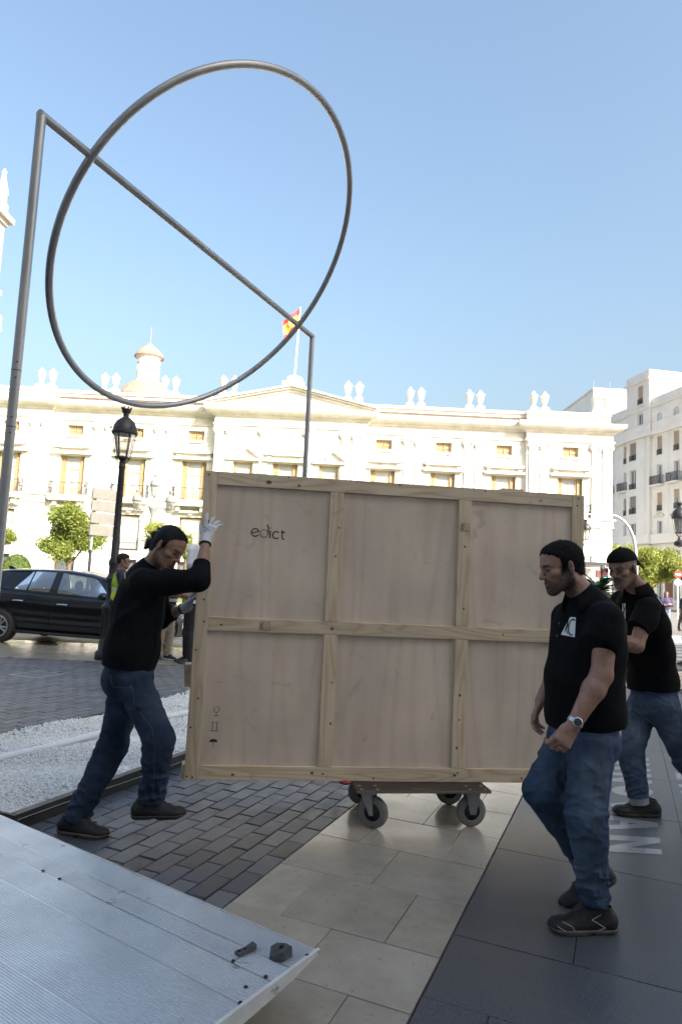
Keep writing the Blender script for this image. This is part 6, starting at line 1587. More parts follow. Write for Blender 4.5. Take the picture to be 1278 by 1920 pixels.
def jeans(parent, o, J, rt, fw, mat, seed, hip=(.135, 1.28), th=.098, kn=.076, hem=.072, waist=None, stack=1.0, fr=None, h=.005):
    P = [J['waist'], J['hipN'], J['hipF'], J['kneeN'], J['kneeF'], J['ankN'], J['ankF']]; v = Vol(*bounds(P, .2), h); up = nrm(J['waist']-J['pelvis'])
    v.seg(J['pelvis'], J['waist'], hip[0], hip[0]*.92, .03, rt, (hip[1], hip[1]), (0, 1)); v.ell(J['pelvis']-fw*.055-up*.015, (.155, .105, .115), np.array([rt, fw, up]), .04)
    for s in 'NF':
        hp, k_, a = J['hip'+s], J['knee'+s], J['ank'+s]; ex = a+nrm(a-k_)*.02
        v.seg(hp, k_, th, kn, .03); v.seg(k_, ex, kn, hem, .03, None, (1, 1), (0, 1)); v.seg(k_, k_+(a-k_)*.35, kn*.98, kn*.95, .03)
    V, F = v.mesh()
    def disp(V):
        d = fold(V, rt*.7+fw*.5, .075, .005, seed)+.004*(vnoise(V*12, seed+3)-.5)
        for s in 'NF':
            hp, k_, a = J['hip'+s], J['knee'+s], J['ank'+s]; ax, ax2 = nrm(a-k_), nrm(k_-hp); sd = nrm(np.cross(ax, fw)); t = (V-a)@ax; near = np.linalg.norm(V-a-t[:, None]*ax, axis=1) < .13
            wst = stack*np.exp(-((t+.06)/.13)**2)*near
            d += wst*(fold(V, sd+.45*ax+.2*fw, .034, .016, seed+5, stretch=4)+fold(V, sd-.6*ax, .045, .013, seed+6, stretch=4))
            w2 = np.exp(-(((V-k_)**2).sum(1))/(.15**2)); d += w2*(fold(V, sd+.5*ax, .042, .013, seed+7, stretch=4.5)+fold(V, sd-.5*ax+.3*fw, .055, .010, seed+8, stretch=4))
            c_ = hp+fw*.05+ax2*.05; w3 = np.exp(-(((V-c_)**2).sum(1))/(.15**2)); d += w3*(fold(V, sd*.8+fw*.2-.45*ax2, .045, .012, seed+9, stretch=5)+fold(V, sd+.5*ax2, .06, .009, seed+10, stretch=5))
            m_ = (hp+k_)*.5; d += np.exp(-(((V-m_)**2).sum(1))/(.16**2))*fold(V, ax2+.5*sd, .06, .008, seed+12, stretch=4)
        return d
    segs = [(J['hip'+s], J['knee'+s], fr if fr is not None else fw, .8) for s in 'NF']+[(J['knee'+s], J['ank'+s], fw, .35) for s in 'NF']
    return finish(V, F, 'jeans', M[mat], parent, o, disp, 1, limb_attr(segs))
def hem_ring(parent, o, k_, a, r, mat, name='turned_hem', ln=.045, sc=1.08):
    ax = nrm(a-k_); e = a+ax*.022; v = Vol(*bounds([e-ax*ln, e], r*1.6), .0045); v.seg(e-ax*ln, e, r*sc, r*sc, .01, None, (1, 1), (1, 1)); v.seg(e-ax*(ln+.02), e+ax*.02, r*sc*.86, r*sc*.86, .006, cut=True)
    V, F = v.mesh(); return finish(V, F, name, M[mat], parent, o, lambda P: .006*(vnoise(P*22, 4)-.5))

HJ = {}
def bristles(parent, o, VF, w_, n, L0, drift, mat, A, seed=3, lift=.45):
    """short facial hair growing where the weight w_ is high"""
    V, F = VF; rg = np.random.default_rng(seed); N_ = normals(V, F); ix = np.flatnonzero(w_ > .3)
    if len(ix) == 0: return
    ix = rg.choice(ix, n, p=w_[ix]/w_[ix].sum()); n_ = N_[ix]; p = V[ix]+rg.normal(size=(n, 3))*.0016
    t = drift[0]*A[0]+drift[1]*A[1]+drift[2]*A[2]; t = t[None]+.35*rg.normal(size=(n, 3)); t -= n_*(t*n_).sum(1)[:, None]; t /= np.linalg.norm(t, axis=1)[:, None]; t += n_*lift; t /= np.linalg.norm(t, axis=1)[:, None]
    sd = np.cross(t, n_); sd /= np.linalg.norm(sd, axis=1)[:, None]; ln = L0*(.5+rg.random(n))[:, None]; p = p-n_*.001
    Vs = np.stack([p-sd*.00045, p+sd*.00045, p+t*ln*.6+sd*.0003, p+t*ln], 1).reshape(-1, 3); link('facial_hair', arr_mesh('facial_hair', Vs-o, np.arange(4*n).reshape(-1, 4), M[mat], False), parent)
def skin_body(parent, o, J, rt, fw, A, sc, mat, hands, at_fn, arm=1.0, h=.0036, torso=.115):
    P = [J[k] for k in J if isinstance(J[k], np.ndarray) and J[k].shape == (3,)]+[J['head']+A[2]*.17, J['head']+A[1]*.15, J['head']-A[1]*.15]+[J['wr'+s]+nrm(hands[s]['d'])*.22 for s in 'NF' if hands.get(s)]
    v = Vol(*bounds(P, .085), h)
    up = nrm(J['chest']-J['pelvis'])
    v.seg(J['pelvis'], J['chest'], .085, torso, .03, rt, (1.3, 1.3)); v.seg(J['chest'], J['neck'], torso*.95, .055, .04, rt, (1.35, 1.1))
    for s in 'NF':
        v.seg(J['sh'+s], J['el'+s], .050*arm, .041*arm, .025); v.seg(J['chest']+(J['sh'+s]-J['chest'])*.5, J['sh'+s], .06, .05*arm, .03)
        el, wr = J['el'+s], J['wr'+s]; m_ = el+(wr-el)*.28
        v.seg(el, m_, .042*arm, .044*arm, .02); v.seg(m_, wr, .044*arm, .0265*arm, .02)
        v.seg(J['hip'+s], J['knee'+s], .07, .05, .03); v.seg(J['knee'+s], J['ank'+s], .05, .036, .03); v.seg(J['ank'+s], J['ank'+s]+nrm(J['toe'+s])*.03-np.array([0, 0, .035]), .030, .022, .02)
        if hands.get(s): hand(v, wr, **hands[s]); HJ[s] = dict(JOINT)
    head(v, J['head'], A, sc, J['neck'])
    V, F = v.mesh(); ob, V, F = finish(V, F, 'body', M[mat], parent, o, None, 1, at_fn); return ob, V, F
def hair_cap(parent, o, c, A, sc, mat, zy, grow=.010, h=.0035, seed=1, strand=(1, .2, 1), amp=.004, extra=None, strands=None):
    """hair as a shell over the skull, kept above a hairline given as (y, z) pairs in head space"""
    r_, f_, u_ = A; B3 = np.array([r_, f_, u_]); W = lambda x, y, z: c+sc*(x*r_+y*f_+z*u_); q = lambda *a: np.array(a)*sc
    v = Vol(c-.2, c+.2, h); g = grow
    v.ell(W(0, -.018, .034), q(.074+g*.55, .097+g, .088+g), B3, .02); v.ell(W(0, .030, .046), q(.0665+g*.5, .056+g*.8, .0625+g*.9), B3, .02); v.seg(W(0, -.035, .0), W(0, -.05, -.06), (.064+g*.4)*sc, (.052+g*.4)*sc, .03, r_, (1.05, 1.0))
    X, Y, Z = np.meshgrid(*v.ax, indexing='ij', sparse=True); l = [ (X-c[0])*a[0]+(Y-c[1])*a[1]+(Z-c[2])*a[2] for a in A]
    ys, zs = zip(*zy); zl = (np.interp(l[1]/sc, ys, zs)+.0035*np.sin(l[0]*310+l[1]*190)+.0025*np.sin(l[0]*140-l[1]*420))*sc
    v.F = np.maximum(v.F, (zl-l[2]).astype(np.float32)*.8)
    for s_ in (-1, 1): v.ell(W(s_*.092, -.013, -.006), q(.030, .0225, .036), B3, .006, True)
    if extra: extra(v, W)
    V, F = v.mesh()
    def disp(V):
        L_ = np.stack([(V-c)@a for a in A], 1)/sc*np.array(strand); return amp*(vnoise(L_*90, seed)-.5)+amp*.8*(vnoise(L_*230, seed+1)-.5)
    ho, V, F = finish(V, F, 'hair', M[mat], parent, o, disp, 1)
    if strands:
        rg = np.random.default_rng(seed); N_ = normals(V, F); ix = rg.integers(0, len(V), strands[0]); p = V[ix]; n_ = N_[ix]; keep = ((p-c)@N_[0]*0+1 > 0); L0 = strands[1]
        fl = strands[2]; fl = fl[0]*r_+fl[1]*f_+fl[2]*u_; t = fl[None]+.35*rg.normal(size=p.shape); t -= n_*(t*n_).sum(1)[:, None]; t /= np.linalg.norm(t, axis=1)[:, None]; t = t+n_*(strands[3]*(.5+rg.random(len(p))))[:, None]; t /= np.linalg.norm(t, axis=1)[:, None]
        sd = np.cross(t, n_); sd /= np.maximum(np.linalg.norm(sd, axis=1), 1e-6)[:, None]; ln = L0*(.5+rg.random(len(p)))[:, None]; b0 = p-n_*.0015
        Vs = np.stack([b0-sd*.0006, b0+sd*.0006, b0+t*ln*.55+sd*.0004, b0+t*ln-n_*ln*.12], 1).reshape(-1, 3); link('hair_strands', arr_mesh('hair_strands', Vs-o, np.arange(len(Vs)).reshape(-1, 4), M[mat], False), ho)
    return ho, V, F

def polo(parent, o, J, rt, fw, tors, sl, mat, seed, hem, hemn, folds, sleeve_r=.066, sr2=None, h=.0048, upv=(0, 0, 1), cut_neck=True, sflat=True):
    """tors = [(centre, half depth, width ratio)] from hem to neck; sl = {side: list of (point, radius)}"""
    P = [t[0] for t in tors]+[p for s in sl for p, _ in sl[s]]; v = Vol(*bounds(P, .25), h)
    for (a, ra, wa), (b, rb, wb) in zip(tors[:-1], tors[1:]): v.seg(a, b, ra, rb, .05, rt, (wa, wb))
    v.half(hem, hemn)
    for s in sl:
        L_ = sl[s]
        for i in range(len(L_)-1): v.seg(L_[i][0], L_[i+1][0], L_[i][1], L_[i+1][1], .035, None, (1, 1), (0, 1 if i == len(L_)-2 else 0))
    V, F = v.mesh()
    def disp(V):
        d = .006*(vnoise(V*9, seed)-.5)+.007*(vnoise(V*np.array([16, 16, 3]), seed+4)-.5)*np.exp(-((V-hem)@np.asarray(hemn)/.16)**2)
        for fdir, lam, amp, cen, rad in folds: d = d+fold(V, fdir, lam, amp, seed+int(lam*1000), cen, rad)
        return d
    return finish(V, F, 'shirt', M[mat], parent, o, disp, 1)
def collar(parent, o, neck, ax, fw, rt, r, mat, hgt=.042, open_=.5):
    """polo collar: a folded band round the neck, open at the throat, with two points"""
    b = MB(); G = []; n = 36
    for i in range(n+1):
        a = R(28)+(2*PI-R(56))*i/n; d = math.cos(a)*fw+math.sin(a)*rt; fr = .5+.5*math.cos(a); drop = .032*fr**2
        base = neck+d*r*(1.0+.10*fr)-ax*drop*1.1; stand = neck+d*(r*.93)+ax*(hgt-drop*1.25); lip = neck+d*(r*1.03+.004)+ax*(hgt+.004-drop*1.25); fall = neck+d*(r*1.25+.012+.012*fr)-ax*(.012+drop*1.4+.022*fr**5)
        G.append([base-o, stand-o, lip-o, fall-o, fall-o-d*.004-ax*.003])
    b.grid(G); ob = b.build('collar', M[mat], parent, 'all'); md = ob.modifiers.new('thickness', 'SOLIDIFY'); md.thickness = .003; return ob

# ------------------------------------------------------------------ worker with gloves, pushing the crate
def worker_left():
    J = dict(pelvis=at(243, 1268, 4.12), waist=at(246, 1226, 4.12), chest=at(266, 1122, 4.12), neck=at(279, 1066, 4.10),
             hipN=at(252, 1282, 4.03), hipF=at(236, 1285, 4.21), kneeN=at(297, 1384, 3.98), ankN=at(286, 1494, 4.02), kneeF=at(214, 1395, 4.16), ankF=at(143, 1533, 4.07),
             shN=at(268, 1093, 3.96), elN=at(374, 1088, 3.93), wrN=at(386, 1012, 4.10), shF=at(290, 1092, 4.34), elF=at(300, 1160, 4.50), wrF=at(350, 1138, 4.45),
             toeN=np.array([.98, .1, -.02]), toeF=np.array([.985, -.15, .0]))
    fw = nrm([.93, .36, 0]); rt = np.cross(fw, [0, 0, 1]); o = np.array([J['pelvis'][0], J['pelvis'][1], 0])
    t = empty('person', tuple(o), 0, 'worker in white gloves pushing the left end of the crate, hair tied back', 'person')
    A = basis([.74, -.36, -.50], [.40, -.05, .9]); hc = at(317, 1026, 4.03); sc = 1.0; J['head'] = hc
    hN = dict(d=[.22, .30, .95], pn=[.10, 1, -.25], th=[-1, .1, .1], curls=[4, 18, 22, 24], sc=1.0, spread=.22, thumb=(.75, .1), thick=.9)
    hF = dict(d=[.42, -.05, .9], pn=[1, .05, -.35], th=[.1, -1, .1], curls=[8, 10, 12, 16], sc=.98, thumb=(.8, .3), thick=.9)
    skin_body(t, o, J, rt, fw, A, sc, 'skin', dict(N=hN, F=hF), head_attrs(hc, A, sc, 0, .38, .25), .95); eyes(t, hc, A, sc, o)
    # hair: slicked back into a knot
    def extra(v, W):
        v.seg(W(0, -.085, .015), W(0, -.120, .005), .032*sc, .026*sc, .012); v.ell(W(0, -.132, .002), (.026, .024, .026), None, .012); v.ell(W(.0, -.128, .042), (.014, .014, .016), None, .01)
        v.seg(W(0, -.085, -.04), W(.0, -.130, -.055), .034*sc, .026*sc, .015); v.seg(W(0, -.130, -.055), W(0, -.140, -.095), .026*sc, .012*sc, .01)
    hair_cap(t, o, hc, A, sc, 'hair', [(-.2, -.075), (-.06, -.072), (-.034, -.05), (-.022, .0), (-.005, .012), (.008, -.012), (.020, -.002), (.028, .052), (.052, .076), (.085, .098), (.2, .16)], .0055, extra=extra, strand=(1, .12, 1), amp=.003, strands=(7000, .020, (0, -1, -.1), .10))
    # shirt with long sleeves pushed up
    tors = [(at(240, 1262, 4.12), .150, 1.20), (at(247, 1215, 4.12), .156, 1.20), (at(258, 1150, 4.12), .150, 1.28), (at(267, 1105, 4.11), .130, 1.40), (at(273, 1078, 4.10), .085, 1.5), (at(280, 1062, 4.09), .060, 1.1)]
    eN, wN, eF, wF = J['elN'], J['wrN'], J['elF'], J['wrF']
    sl = {'N': [(J['shN'], .082), (J['shN']+(eN-J['shN'])*.5, .070), (eN, .062), (eN+(wN-eN)*.42, .049)], 'F': [(J['shF'], .085), (eF, .064), (eF+(wF-eF)*.52, .054)]}
    back = -fw
    so, V, F = polo(t, o, J, rt, fw, tors, sl, 'tee', 21, at(240, 1249, 4.12), nrm([-.10, 0, -1]),
        [(fw*.55+np.array([0, 0, .85])*1, .10, .016, at(225, 1190, 4.0), .22), ((.75, 0, .65), .085, .018, at(250, 1150, 3.98), .16), ((.6, .2, .75), .07, .012, at(285, 1130, 3.98), .12), ((0, 0, 1), .09, .012, at(290, 1215, 4.0), .14),
         (nrm(eN-J['shN'])*.6+np.array([0, 0, .8]), .05, .012, eN, .10), (nrm(eN-J['shN'])+np.array([0, 0, .5]), .06, .010, at(320, 1092, 3.9), .12), ((.5, 0, -.9), .06, .010, eF, .12)])
    vf = bvh(V, F)
    for x0, w_ in ((225.5, 5), (231, 4), (235, 4)):
        px_stroke(vf, [(x0, 1084), (x0-1, 1072), (x0+w_-1, 1072), (x0+w_, 1084)] if w_ == 5 else [(x0, 1085), (x0, 1071), (x0+3, 1071)], .006, 'back_print', 'print', so, o)
    v = Vol(J['neck']-.14, J['neck']+.14, .0045); nu = nrm(hc-J['neck']-A[1]*.03); v.seg(J['neck']-nu*.02, J['neck']+nu*.028, .074, .068, .01, None, (1, 1), (1, 1)); V2, F2 = v.mesh(); finish(V2, F2, 'neckband', M['tee'], so, o)
    jo, V, F = jeans(t, o, J, rt, fw, 'denim2', 31, (.140, 1.2), .104, .080, .066, stack=1.3); vj = bvh(V, F)
    for P in ([(207, 1266), (212, 1288), (235, 1290), (246, 1284)], [(246, 1284), (251, 1300), (252, 1330), (232, 1325), (212, 1290)], [(229, 1325), (252, 1322), (262, 1318)], [(231, 1329), (262, 1323)], [(262, 1262), (268, 1254), (292, 1250)], [(300, 1270), (322, 1318), (328, 1352)]): px_stroke(vj, P, 0, 'stitching', 'thread', jo, o, .0005, .0011)
    px_stroke(vj, [(245.5, 1287), (245.5, 1295)], .006, 'pocket_tab', 'red', jo, o, .002)
    px_stroke(vj, [(262, 1335), (285, 1365), (290, 1400), (288, 1470)], 0, 'side_seam', 'thread', jo, o, .0004, .0010)
    hem_ring(t, o, J['kneeF'], J['ankF'], .066, 'denim2')
    shoe(t, o, at(284, 1508, 4.02)+np.array([-.015, 0, 0]), nrm([.985, .1, .04]), nrm([-.03, 0, 1]), 1.0, sole='sole'); shoe(t, o, np.array([J['ankF'][0]+.0, J['ankF'][1]-.02, .076]), J['toeF'], (0, 0, 1), 1.02, sole='sole2')
    for s, hd in (('N', hN), ('F', hF)):       # knitted gloves
        g = dict(hd); g['sc'] = hd['sc']*1.03; g['thick'] = 1.16; w0 = J['wr'+s]; v = Vol(w0-.26, w0+.26, .0034); d = nrm(w0-J['el'+s]); v.seg(w0-d*.035, w0+d*.01, .036, .033, .012, None, (1, 1), (1, 0)); hand(v, w0, **g)
        V, F = v.mesh(); go, _, _ = finish(V, F, 'glove', M['glove'], t, o, lambda P: .0012*(vnoise(P*70, 3)-.5), 1)
        v = Vol(w0-.12, w0+.12, .0034); v.seg(w0-d*.042, w0-d*.030, .0375, .0372, .01, None, (1, 1), (1, 1)); V2, F2 = v.mesh(); finish(V2, F2, 'glove_cuff', M['cuffk'], go, o)
        if s == 'N':
            vg = bvh(V, F)
            for P in ([(380, 991), (392, 1000)], [(383, 988), (396, 998)], [(381, 995), (389, 1002)]): px_stroke(vg, P, .003, 'glove_print', 'cuffk', go, o, .001)
# ------------------------------------------------------------------ worker walking in front of the crate
def worker_right():
    J = dict(pelvis=at(1090, 1382, 3.26), waist=at(1093, 1338, 3.26), chest=at(1103, 1192, 3.24), neck=at(1092, 1118, 3.22),
             hipN=at(1108, 1392, 3.16), hipF=at(1066, 1392, 3.38), kneeN=at(1098, 1530, 3.15), ankN=at(1113, 1676, 3.22), kneeF=at(1016, 1482, 3.34), ankF=at(1112, 1633, 3.46),
             shN=at(1135, 1166, 3.07), elN=at(1127, 1266, 3.04), wrN=at(1073, 1362, 3.01), shF=at(1064, 1160, 3.42), elF=at(1048, 1258, 3.50), wrF=at(1013, 1314, 3.46),
             toeN=np.array([-.99, -.06, 0]), toeF=np.array([-.86, -.06, -.50]))
    fw = nrm([-.92, -.39, 0]); rt = np.cross(fw, [0, 0, 1]); o = np.array([J['pelvis'][0], J['pelvis'][1], 0])
    t = empty('person', tuple(o), 0, 'bearded worker in polo shirt with wristwatch striding in front of the crate', 'person')
    A = basis([-.955, -.11, -.27], [-.27, 0, .96]); hc = at(1051, 1063, 3.21); sc = .985; J['head'] = hc
    hN = dict(d=[-.58, -.12, -.80], pn=[-.05, 1, -.1], th=[-.8, .0, .6], curls=[40, 46, 50, 50], sc=1.04, spread=.04, thumb=(.95, .55), thick=1.1, tw=.22)
    hF = dict(d=[-.38, -.12, -.92], pn=[.72, -.60, -.30], th=[.30, -.85, .1], curls=[20, 24, 26, 30], sc=1.0, spread=.10, thumb=(.95, .25), thick=1.0)
    ha = head_attrs(hc, A, sc, 1.0, 0, .25); _, BV, BF = skin_body(t, o, J, rt, fw, A, sc, 'skin2', dict(N=hN, F=hF), ha, 1.12, torso=.12); at_b = ha(BV); bristles(t, o, (BV, BF), at_b['beard'], 3600, .005, (0, -.1, -1), 'hair2', A); bristles(t, o, (BV, BF), at_b['brow'], 260, .005, (0, -.4, .1), 'hair2', A, 5, .15); ring = HJ['N'][2, 0]; eyes(t, hc, A, sc, o)
    hair_cap(t, o, hc, A, sc, 'hair2', [(-.2, -.058), (-.07, -.056), (-.044, -.036), (-.030, -.02), (-.012, .0), (.006, -.004), (.010, -.020), (.024, -.016), (.030, .044), (.050, .066), (.070, .076), (.088, .093), (.2, .13)], .0055, seed=7, strand=(1, 1, .5), amp=.005, strands=(14000, .010, (0, .5, -.2), .5))
    tors = [(at(1096, 1395, 3.26), .150, 1.20), (at(1095, 1335, 3.26), .160, 1.18), (at(1092, 1275, 3.25), .158, 1.15), (at(1099, 1215, 3.24), .144, 1.28), (at(1104, 1168, 3.24), .118, 1.55), (at(1100, 1138, 3.23), .082, 1.55), (at(1094, 1118, 3.22), .066, 1.1)]
    eN, eF = J['elN'], J['elF']; aN, aF = nrm(eN-J['shN']), nrm(eF-J['shF'])
    sl = {'N': [(J['shN']-aN*.01, .080), (J['shN']+aN*.06, .078), (at(1123, 1209, 3.05), .0745)], 'F': [(J['shF'], .084), (J['shF']+aF*.14, .072)]}
    so, V, F = polo(t, o, J, rt, fw, tors, sl, 'tee', 41, at(1098, 1357, 3.26), nrm([.12, 0, -1]),
        [((.2, 0, 1), .10, .012, at(1130, 1310, 3.1), .20), ((.5, 0, .8), .08, .012, at(1150, 1235, 3.1), .13), ((-.2, 0, 1), .09, .009, at(1060, 1240, 3.1), .15), ((.7, .1, .6), .07, .010, at(1100, 1165, 3.08), .10), ((.9, 0, .4), .06, .007, J['shN']+aN*.08, .09), ((0, 0, 1), .07, .010, at(1050, 1330, 3.12), .10)])
    nu = nrm(hc-J['neck']-A[1]*.03); collar(so, o, J['neck']-nu*.008, nrm(nu*.9-fw*.32), fw, rt, .074, 'tee')
    vf = bvh(V, F); px_patch(vf, [(1068.5, 1157), (1079, 1157.5), (1077, 1195), (1051, 1190)], 10, 'logo_patch', 'print', so, o, .0016)
    for P, w_ in (([(1061, 1160), (1065, 1170), (1062, 1180), (1064, 1192)], .0055), ([(1067, 1157), (1063, 1172), (1056, 1190)], .0055), ([(1078, 1163), (1074, 1161.5), (1069, 1165), (1066, 1174), (1066, 1186), (1069, 1191), (1072, 1191), (1075, 1188)], .0065)): px_stroke(vf, P, w_, 'logo_letter', 'tee', so, o, .0030)
    for q in ((1048, 1169), (1044, 1192)):
        h = vf[2].ray_cast(Vector(CAM), Vector(ray(*q)))
        if h[0] is not None: MB().ball(np.array(h[0])-o, .0052, 8).build('button', M['button'], so, True)
    px_stroke(vf, [(1055, 1150), (1050, 1170), (1047, 1200)], 0, 'placket_edge', 'tee2', so, o, .0008, .0016)
    jo, V, F = jeans(t, o, J, rt, fw, 'denim', 51, (.142, 1.22), .104, .078, .066, stack=1.0, fr=nrm(fw*.8-rt*.6)); vj = bvh(V, F)
    for P in ([(1118, 1382), (1118, 1440), (1110, 1520), (1112, 1600), (1120, 1680)], [(1140, 1380), (1158, 1383)], [(1140, 1380), (1134, 1425)], [(1056, 1444), (1070, 1452), (1092, 1456)], [(1056, 1450), (1070, 1457), (1092, 1460)], [(1082, 1370), (1120, 1372)], [(1082, 1375), (1120, 1376)]): px_stroke(vj, P, 0, 'stitching', 'thread', jo, o, .0004, .0011)
    h = vj[2].ray_cast(Vector(CAM), Vector(ray(1119, 1371)))
    if h[0] is not None: MB().ball(np.array(h[0])-o, .005, 8).build('rivet', M['rivetc'], jo, True)
    hem_ring(t, o, J['kneeN'], J['ankN'], .064, 'denim', ln=.035)
    shoe(t, o, np.array([J['ankN'][0]+.008, J['ankN'][1], .077]), J['toeN'], (0, 0, 1), 1.03, sole='sole2', piping=True); shoe(t, o, J['ankF']+np.array([.0, .02, -.025]), J['toeF'], nrm([-.50, 0, .86]), 1.02)
    wn = J['wrN']; d = nrm(J['wrN']-J['elN']); c = wn-d*.022; sd_ = nrm(np.cross(d, [0, 1, 0])); out_ = nrm(np.array([-.15, -1, .05])-d*np.dot([-.15, -1, .05], d)); s2 = np.cross(d, out_)
    w_ = MB(); G = []
    for i in range(31):
        a = 2*PI*i/30; rr = .0325; p = c+(math.cos(a)*out_+math.sin(a)*s2)*rr; q = nrm(p-c); G.append([p-d*.010-o, p+q*.004-d*.009-o, p+q*.004+d*.009-o, p+d*.010-o])
    w_.grid(G); wo_ = w_.build('wristwatch', M['watch'], t, True)
    B_ = Matrix((list(np.append(s2, 0)), list(np.append(d, 0)), list(np.append(out_, 0)), (0, 0, 0, 1))).transposed(); B_.translation = Vector(c+out_*.033-o)
    q = MB().lathe([(.0195, 0), (.021, .003), (.021, .007), (.0185, .009)], n=24).build('watch_case', M['watch'], wo_, True); q.matrix_basis = B_
    q2 = MB().lathe([(.0178, .0091), (.001, .0094)], n=20).build('watch_dial', M['dial'], wo_); q2.matrix_basis = B_
    p, e, dd = ring; a1 = nrm(np.cross(dd, [0, 1, .2])); a2 = np.cross(dd, a1); m_ = p+(e-p)*.45
    MB().tube([m_+.0106*(math.cos(a)*a1+math.sin(a)*a2)-o for a in np.linspace(0, 2*PI, 18)[:-1]], .0022, 6, closed=True).build('finger_ring', M['gold'], t, True)
# ------------------------------------------------------------------ worker in the backward cap, leaning over
def worker_cap():
    J = dict(pelvis=at(1224, 1318, 4.86), waist=at(1226, 1283, 4.85), chest=at(1208, 1160, 4.70), neck=at(1193, 1103, 4.62),
             hipN=at(1240, 1328, 4.76), hipF=at(1203, 1326, 4.96), kneeN=at(1284, 1425, 4.84), ankN=at(1345, 1506, 5.02), kneeF=at(1181, 1412, 4.88), ankF=at(1195, 1489, 4.84),
             shN=at(1214, 1142, 4.50), elN=at(1192, 1211, 4.42), wrN=at(1140, 1196, 4.46), shF=at(1165, 1128, 4.86), elF=at(1140, 1205, 4.84), wrF=at(1095, 1215, 4.72),
             toeN=np.array([-.93, .1, -.35]), toeF=np.array([-.99, .05, 0]))
    fw = nrm([-.88, -.47, 0]); rt = np.cross(fw, [0, 0, 1]); o = np.array([J['pelvis'][0], J['pelvis'][1], 0])
    t = empty('person', tuple(o), 0, 'moustached worker in a backward black cap leaning behind the bearded man', 'person')
    A = basis([-.80, -.54, -.27], [-.24, -.1, .95]); hc = at(1167, 1066, 4.56); sc = 1.03; J['head'] = hc
    hN = dict(d=[-.95, .1, .1], pn=[0, .2, -1], th=[0, 1, .2], curls=[30, 32, 34, 36], sc=1.0); hF = dict(d=[-.95, -.1, .1], pn=[0, .2, -1], th=[0, -1, .2], curls=[25, 25, 28, 30], sc=1.0)
    ha = head_attrs(hc, A, sc, 0, .30, 1.0, 1.0); _, BV, BF = skin_body(t, o, J, rt, fw, A, sc, 'skin', dict(N=hN, F=hF), ha, 1.1); bristles(t, o, (BV, BF), ha(BV)['brow'], 1800, .009, (0, .1, -1), 'greyhair', A, 5, .25); eyes(t, hc, A, sc, o)
    r_, f_, u_ = A; B3 = np.array([r_, f_, u_]); W = lambda x, y, z: hc+sc*(x*r_+y*f_+z*u_)
    v = Vol(hc-.26, hc+.26, .0042); v.ell(W(0, -.012, .038), np.array([.087, .112, .100])*sc, B3, .02); v.ell(W(0, .02, .052), np.array([.080, .080, .075])*sc, B3, .02)
    pn = nrm(u_*1-f_*.10); v.half(W(0, -.1, .040), -pn, (W(0, 0, .03)-.2, W(0, 0, .03)+.2)); v.seg(W(0, -.01, -.03), W(0, -.01, .060), .0001, .0001, .01) if False else None
    V, F = v.mesh(); seam = lambda P: -.0015*np.exp(-(((P-hc)@r_)/.003)**2)-.0012*np.exp(-(np.abs((P-hc)@r_)-np.abs((P-hc-sc*.0*f_)@f_)*.8)**2/.003**2)+.0012*(vnoise(P*30, 3)-.5)
    co, V, F = finish(V, F, 'cap', M['cap'], t, o, seam, 1)
    MB().ball(W(0, -.012, .139)-o, .008, 8).build('cap_button', M['cap'], co, True)
    G = []
    for i in range(9):
        a = R(-60+120*i/8); row = []
        for k in range(5):
            e = k/4; x_ = .076*math.sin(a)*1.05; y_ = -.012-.108*math.cos(a)-.070*e*math.cos(a*.75); z_ = .046-.028*e-.030*(math.sin(a))**2*e-.020*(math.sin(a)**2)*(1-e)*0-.06*e*e*0; row.append(W(x_, y_, z_-.035*e)-o)
        G.append(row)
    vis = MB().grid(G).build('cap_visor', M['cap'], co, 'all'); vis.modifiers.new('thickness', 'SOLIDIFY').thickness = .004
    tors = [(at(1224, 1320, 4.86), .138, 1.25), (at(1222, 1275, 4.85), .142, 1.22), (at(1214, 1220, 4.79), .142, 1.22), (at(1204, 1168, 4.71), .130, 1.36), (at(1198, 1132, 4.66), .100, 1.55), (at(1195, 1110, 4.63), .072, 1.3)]
    aN, aF = nrm(J['elN']-J['shN']), nrm(J['elF']-J['shF'])
    sl = {'N': [(J['shN'], .078), (J['shN']+aN*.08, .076), (at(1194, 1179, 4.45), .072)], 'F': [(J['shF'], .082), (J['shF']+aF*.17, .072)]}
    so, V, F = polo(t, o, J, rt, fw, tors, sl, 'tee2', 61, at(1228, 1292, 4.85), nrm([.08, 0, -1]), [((-.3, 0, 1), .10, .012, at(1220, 1230, 4.65), .2), ((.6, 0, .7), .08, .012, at(1235, 1190, 4.6), .14), ((.5, 0, .8), .07, .010, at(1185, 1130, 4.6), .1), ((.9, 0, .3), .06, .008, J['shN']+aN*.08, .09)])
    nu = nrm(hc-J['neck']-f_*.03); collar(so, o, J['neck']-nu*.006, nrm(nu*.9-fw*.3), fw, rt, .072, 'tee2')
    vf = bvh(V, F); px_stroke(vf, [(1231, 1119), (1244, 1137)], .012, 'back_print', 'print', so, o)
    px_patch(vf, [(1166, 1132), (1172, 1131), (1172, 1160), (1165, 1159)], 5, 'logo_patch', 'print', so, o, .0016); px_stroke(vf, [(1168, 1133), (1170, 1145), (1166, 1158)], .006, 'logo_letter', 'tee2', so, o, .003); px_stroke(vf, [(1172, 1138), (1167, 1150), (1171, 1158)], .005, 'logo_letter', 'tee2', so, o, .003)
    jo, V, F = jeans(t, o, J, rt, fw, 'denim', 71, (.140, 1.22), .103, .076, .066, stack=.7, fr=nrm(fw*.8-rt*.6)); vj = bvh(V, F)
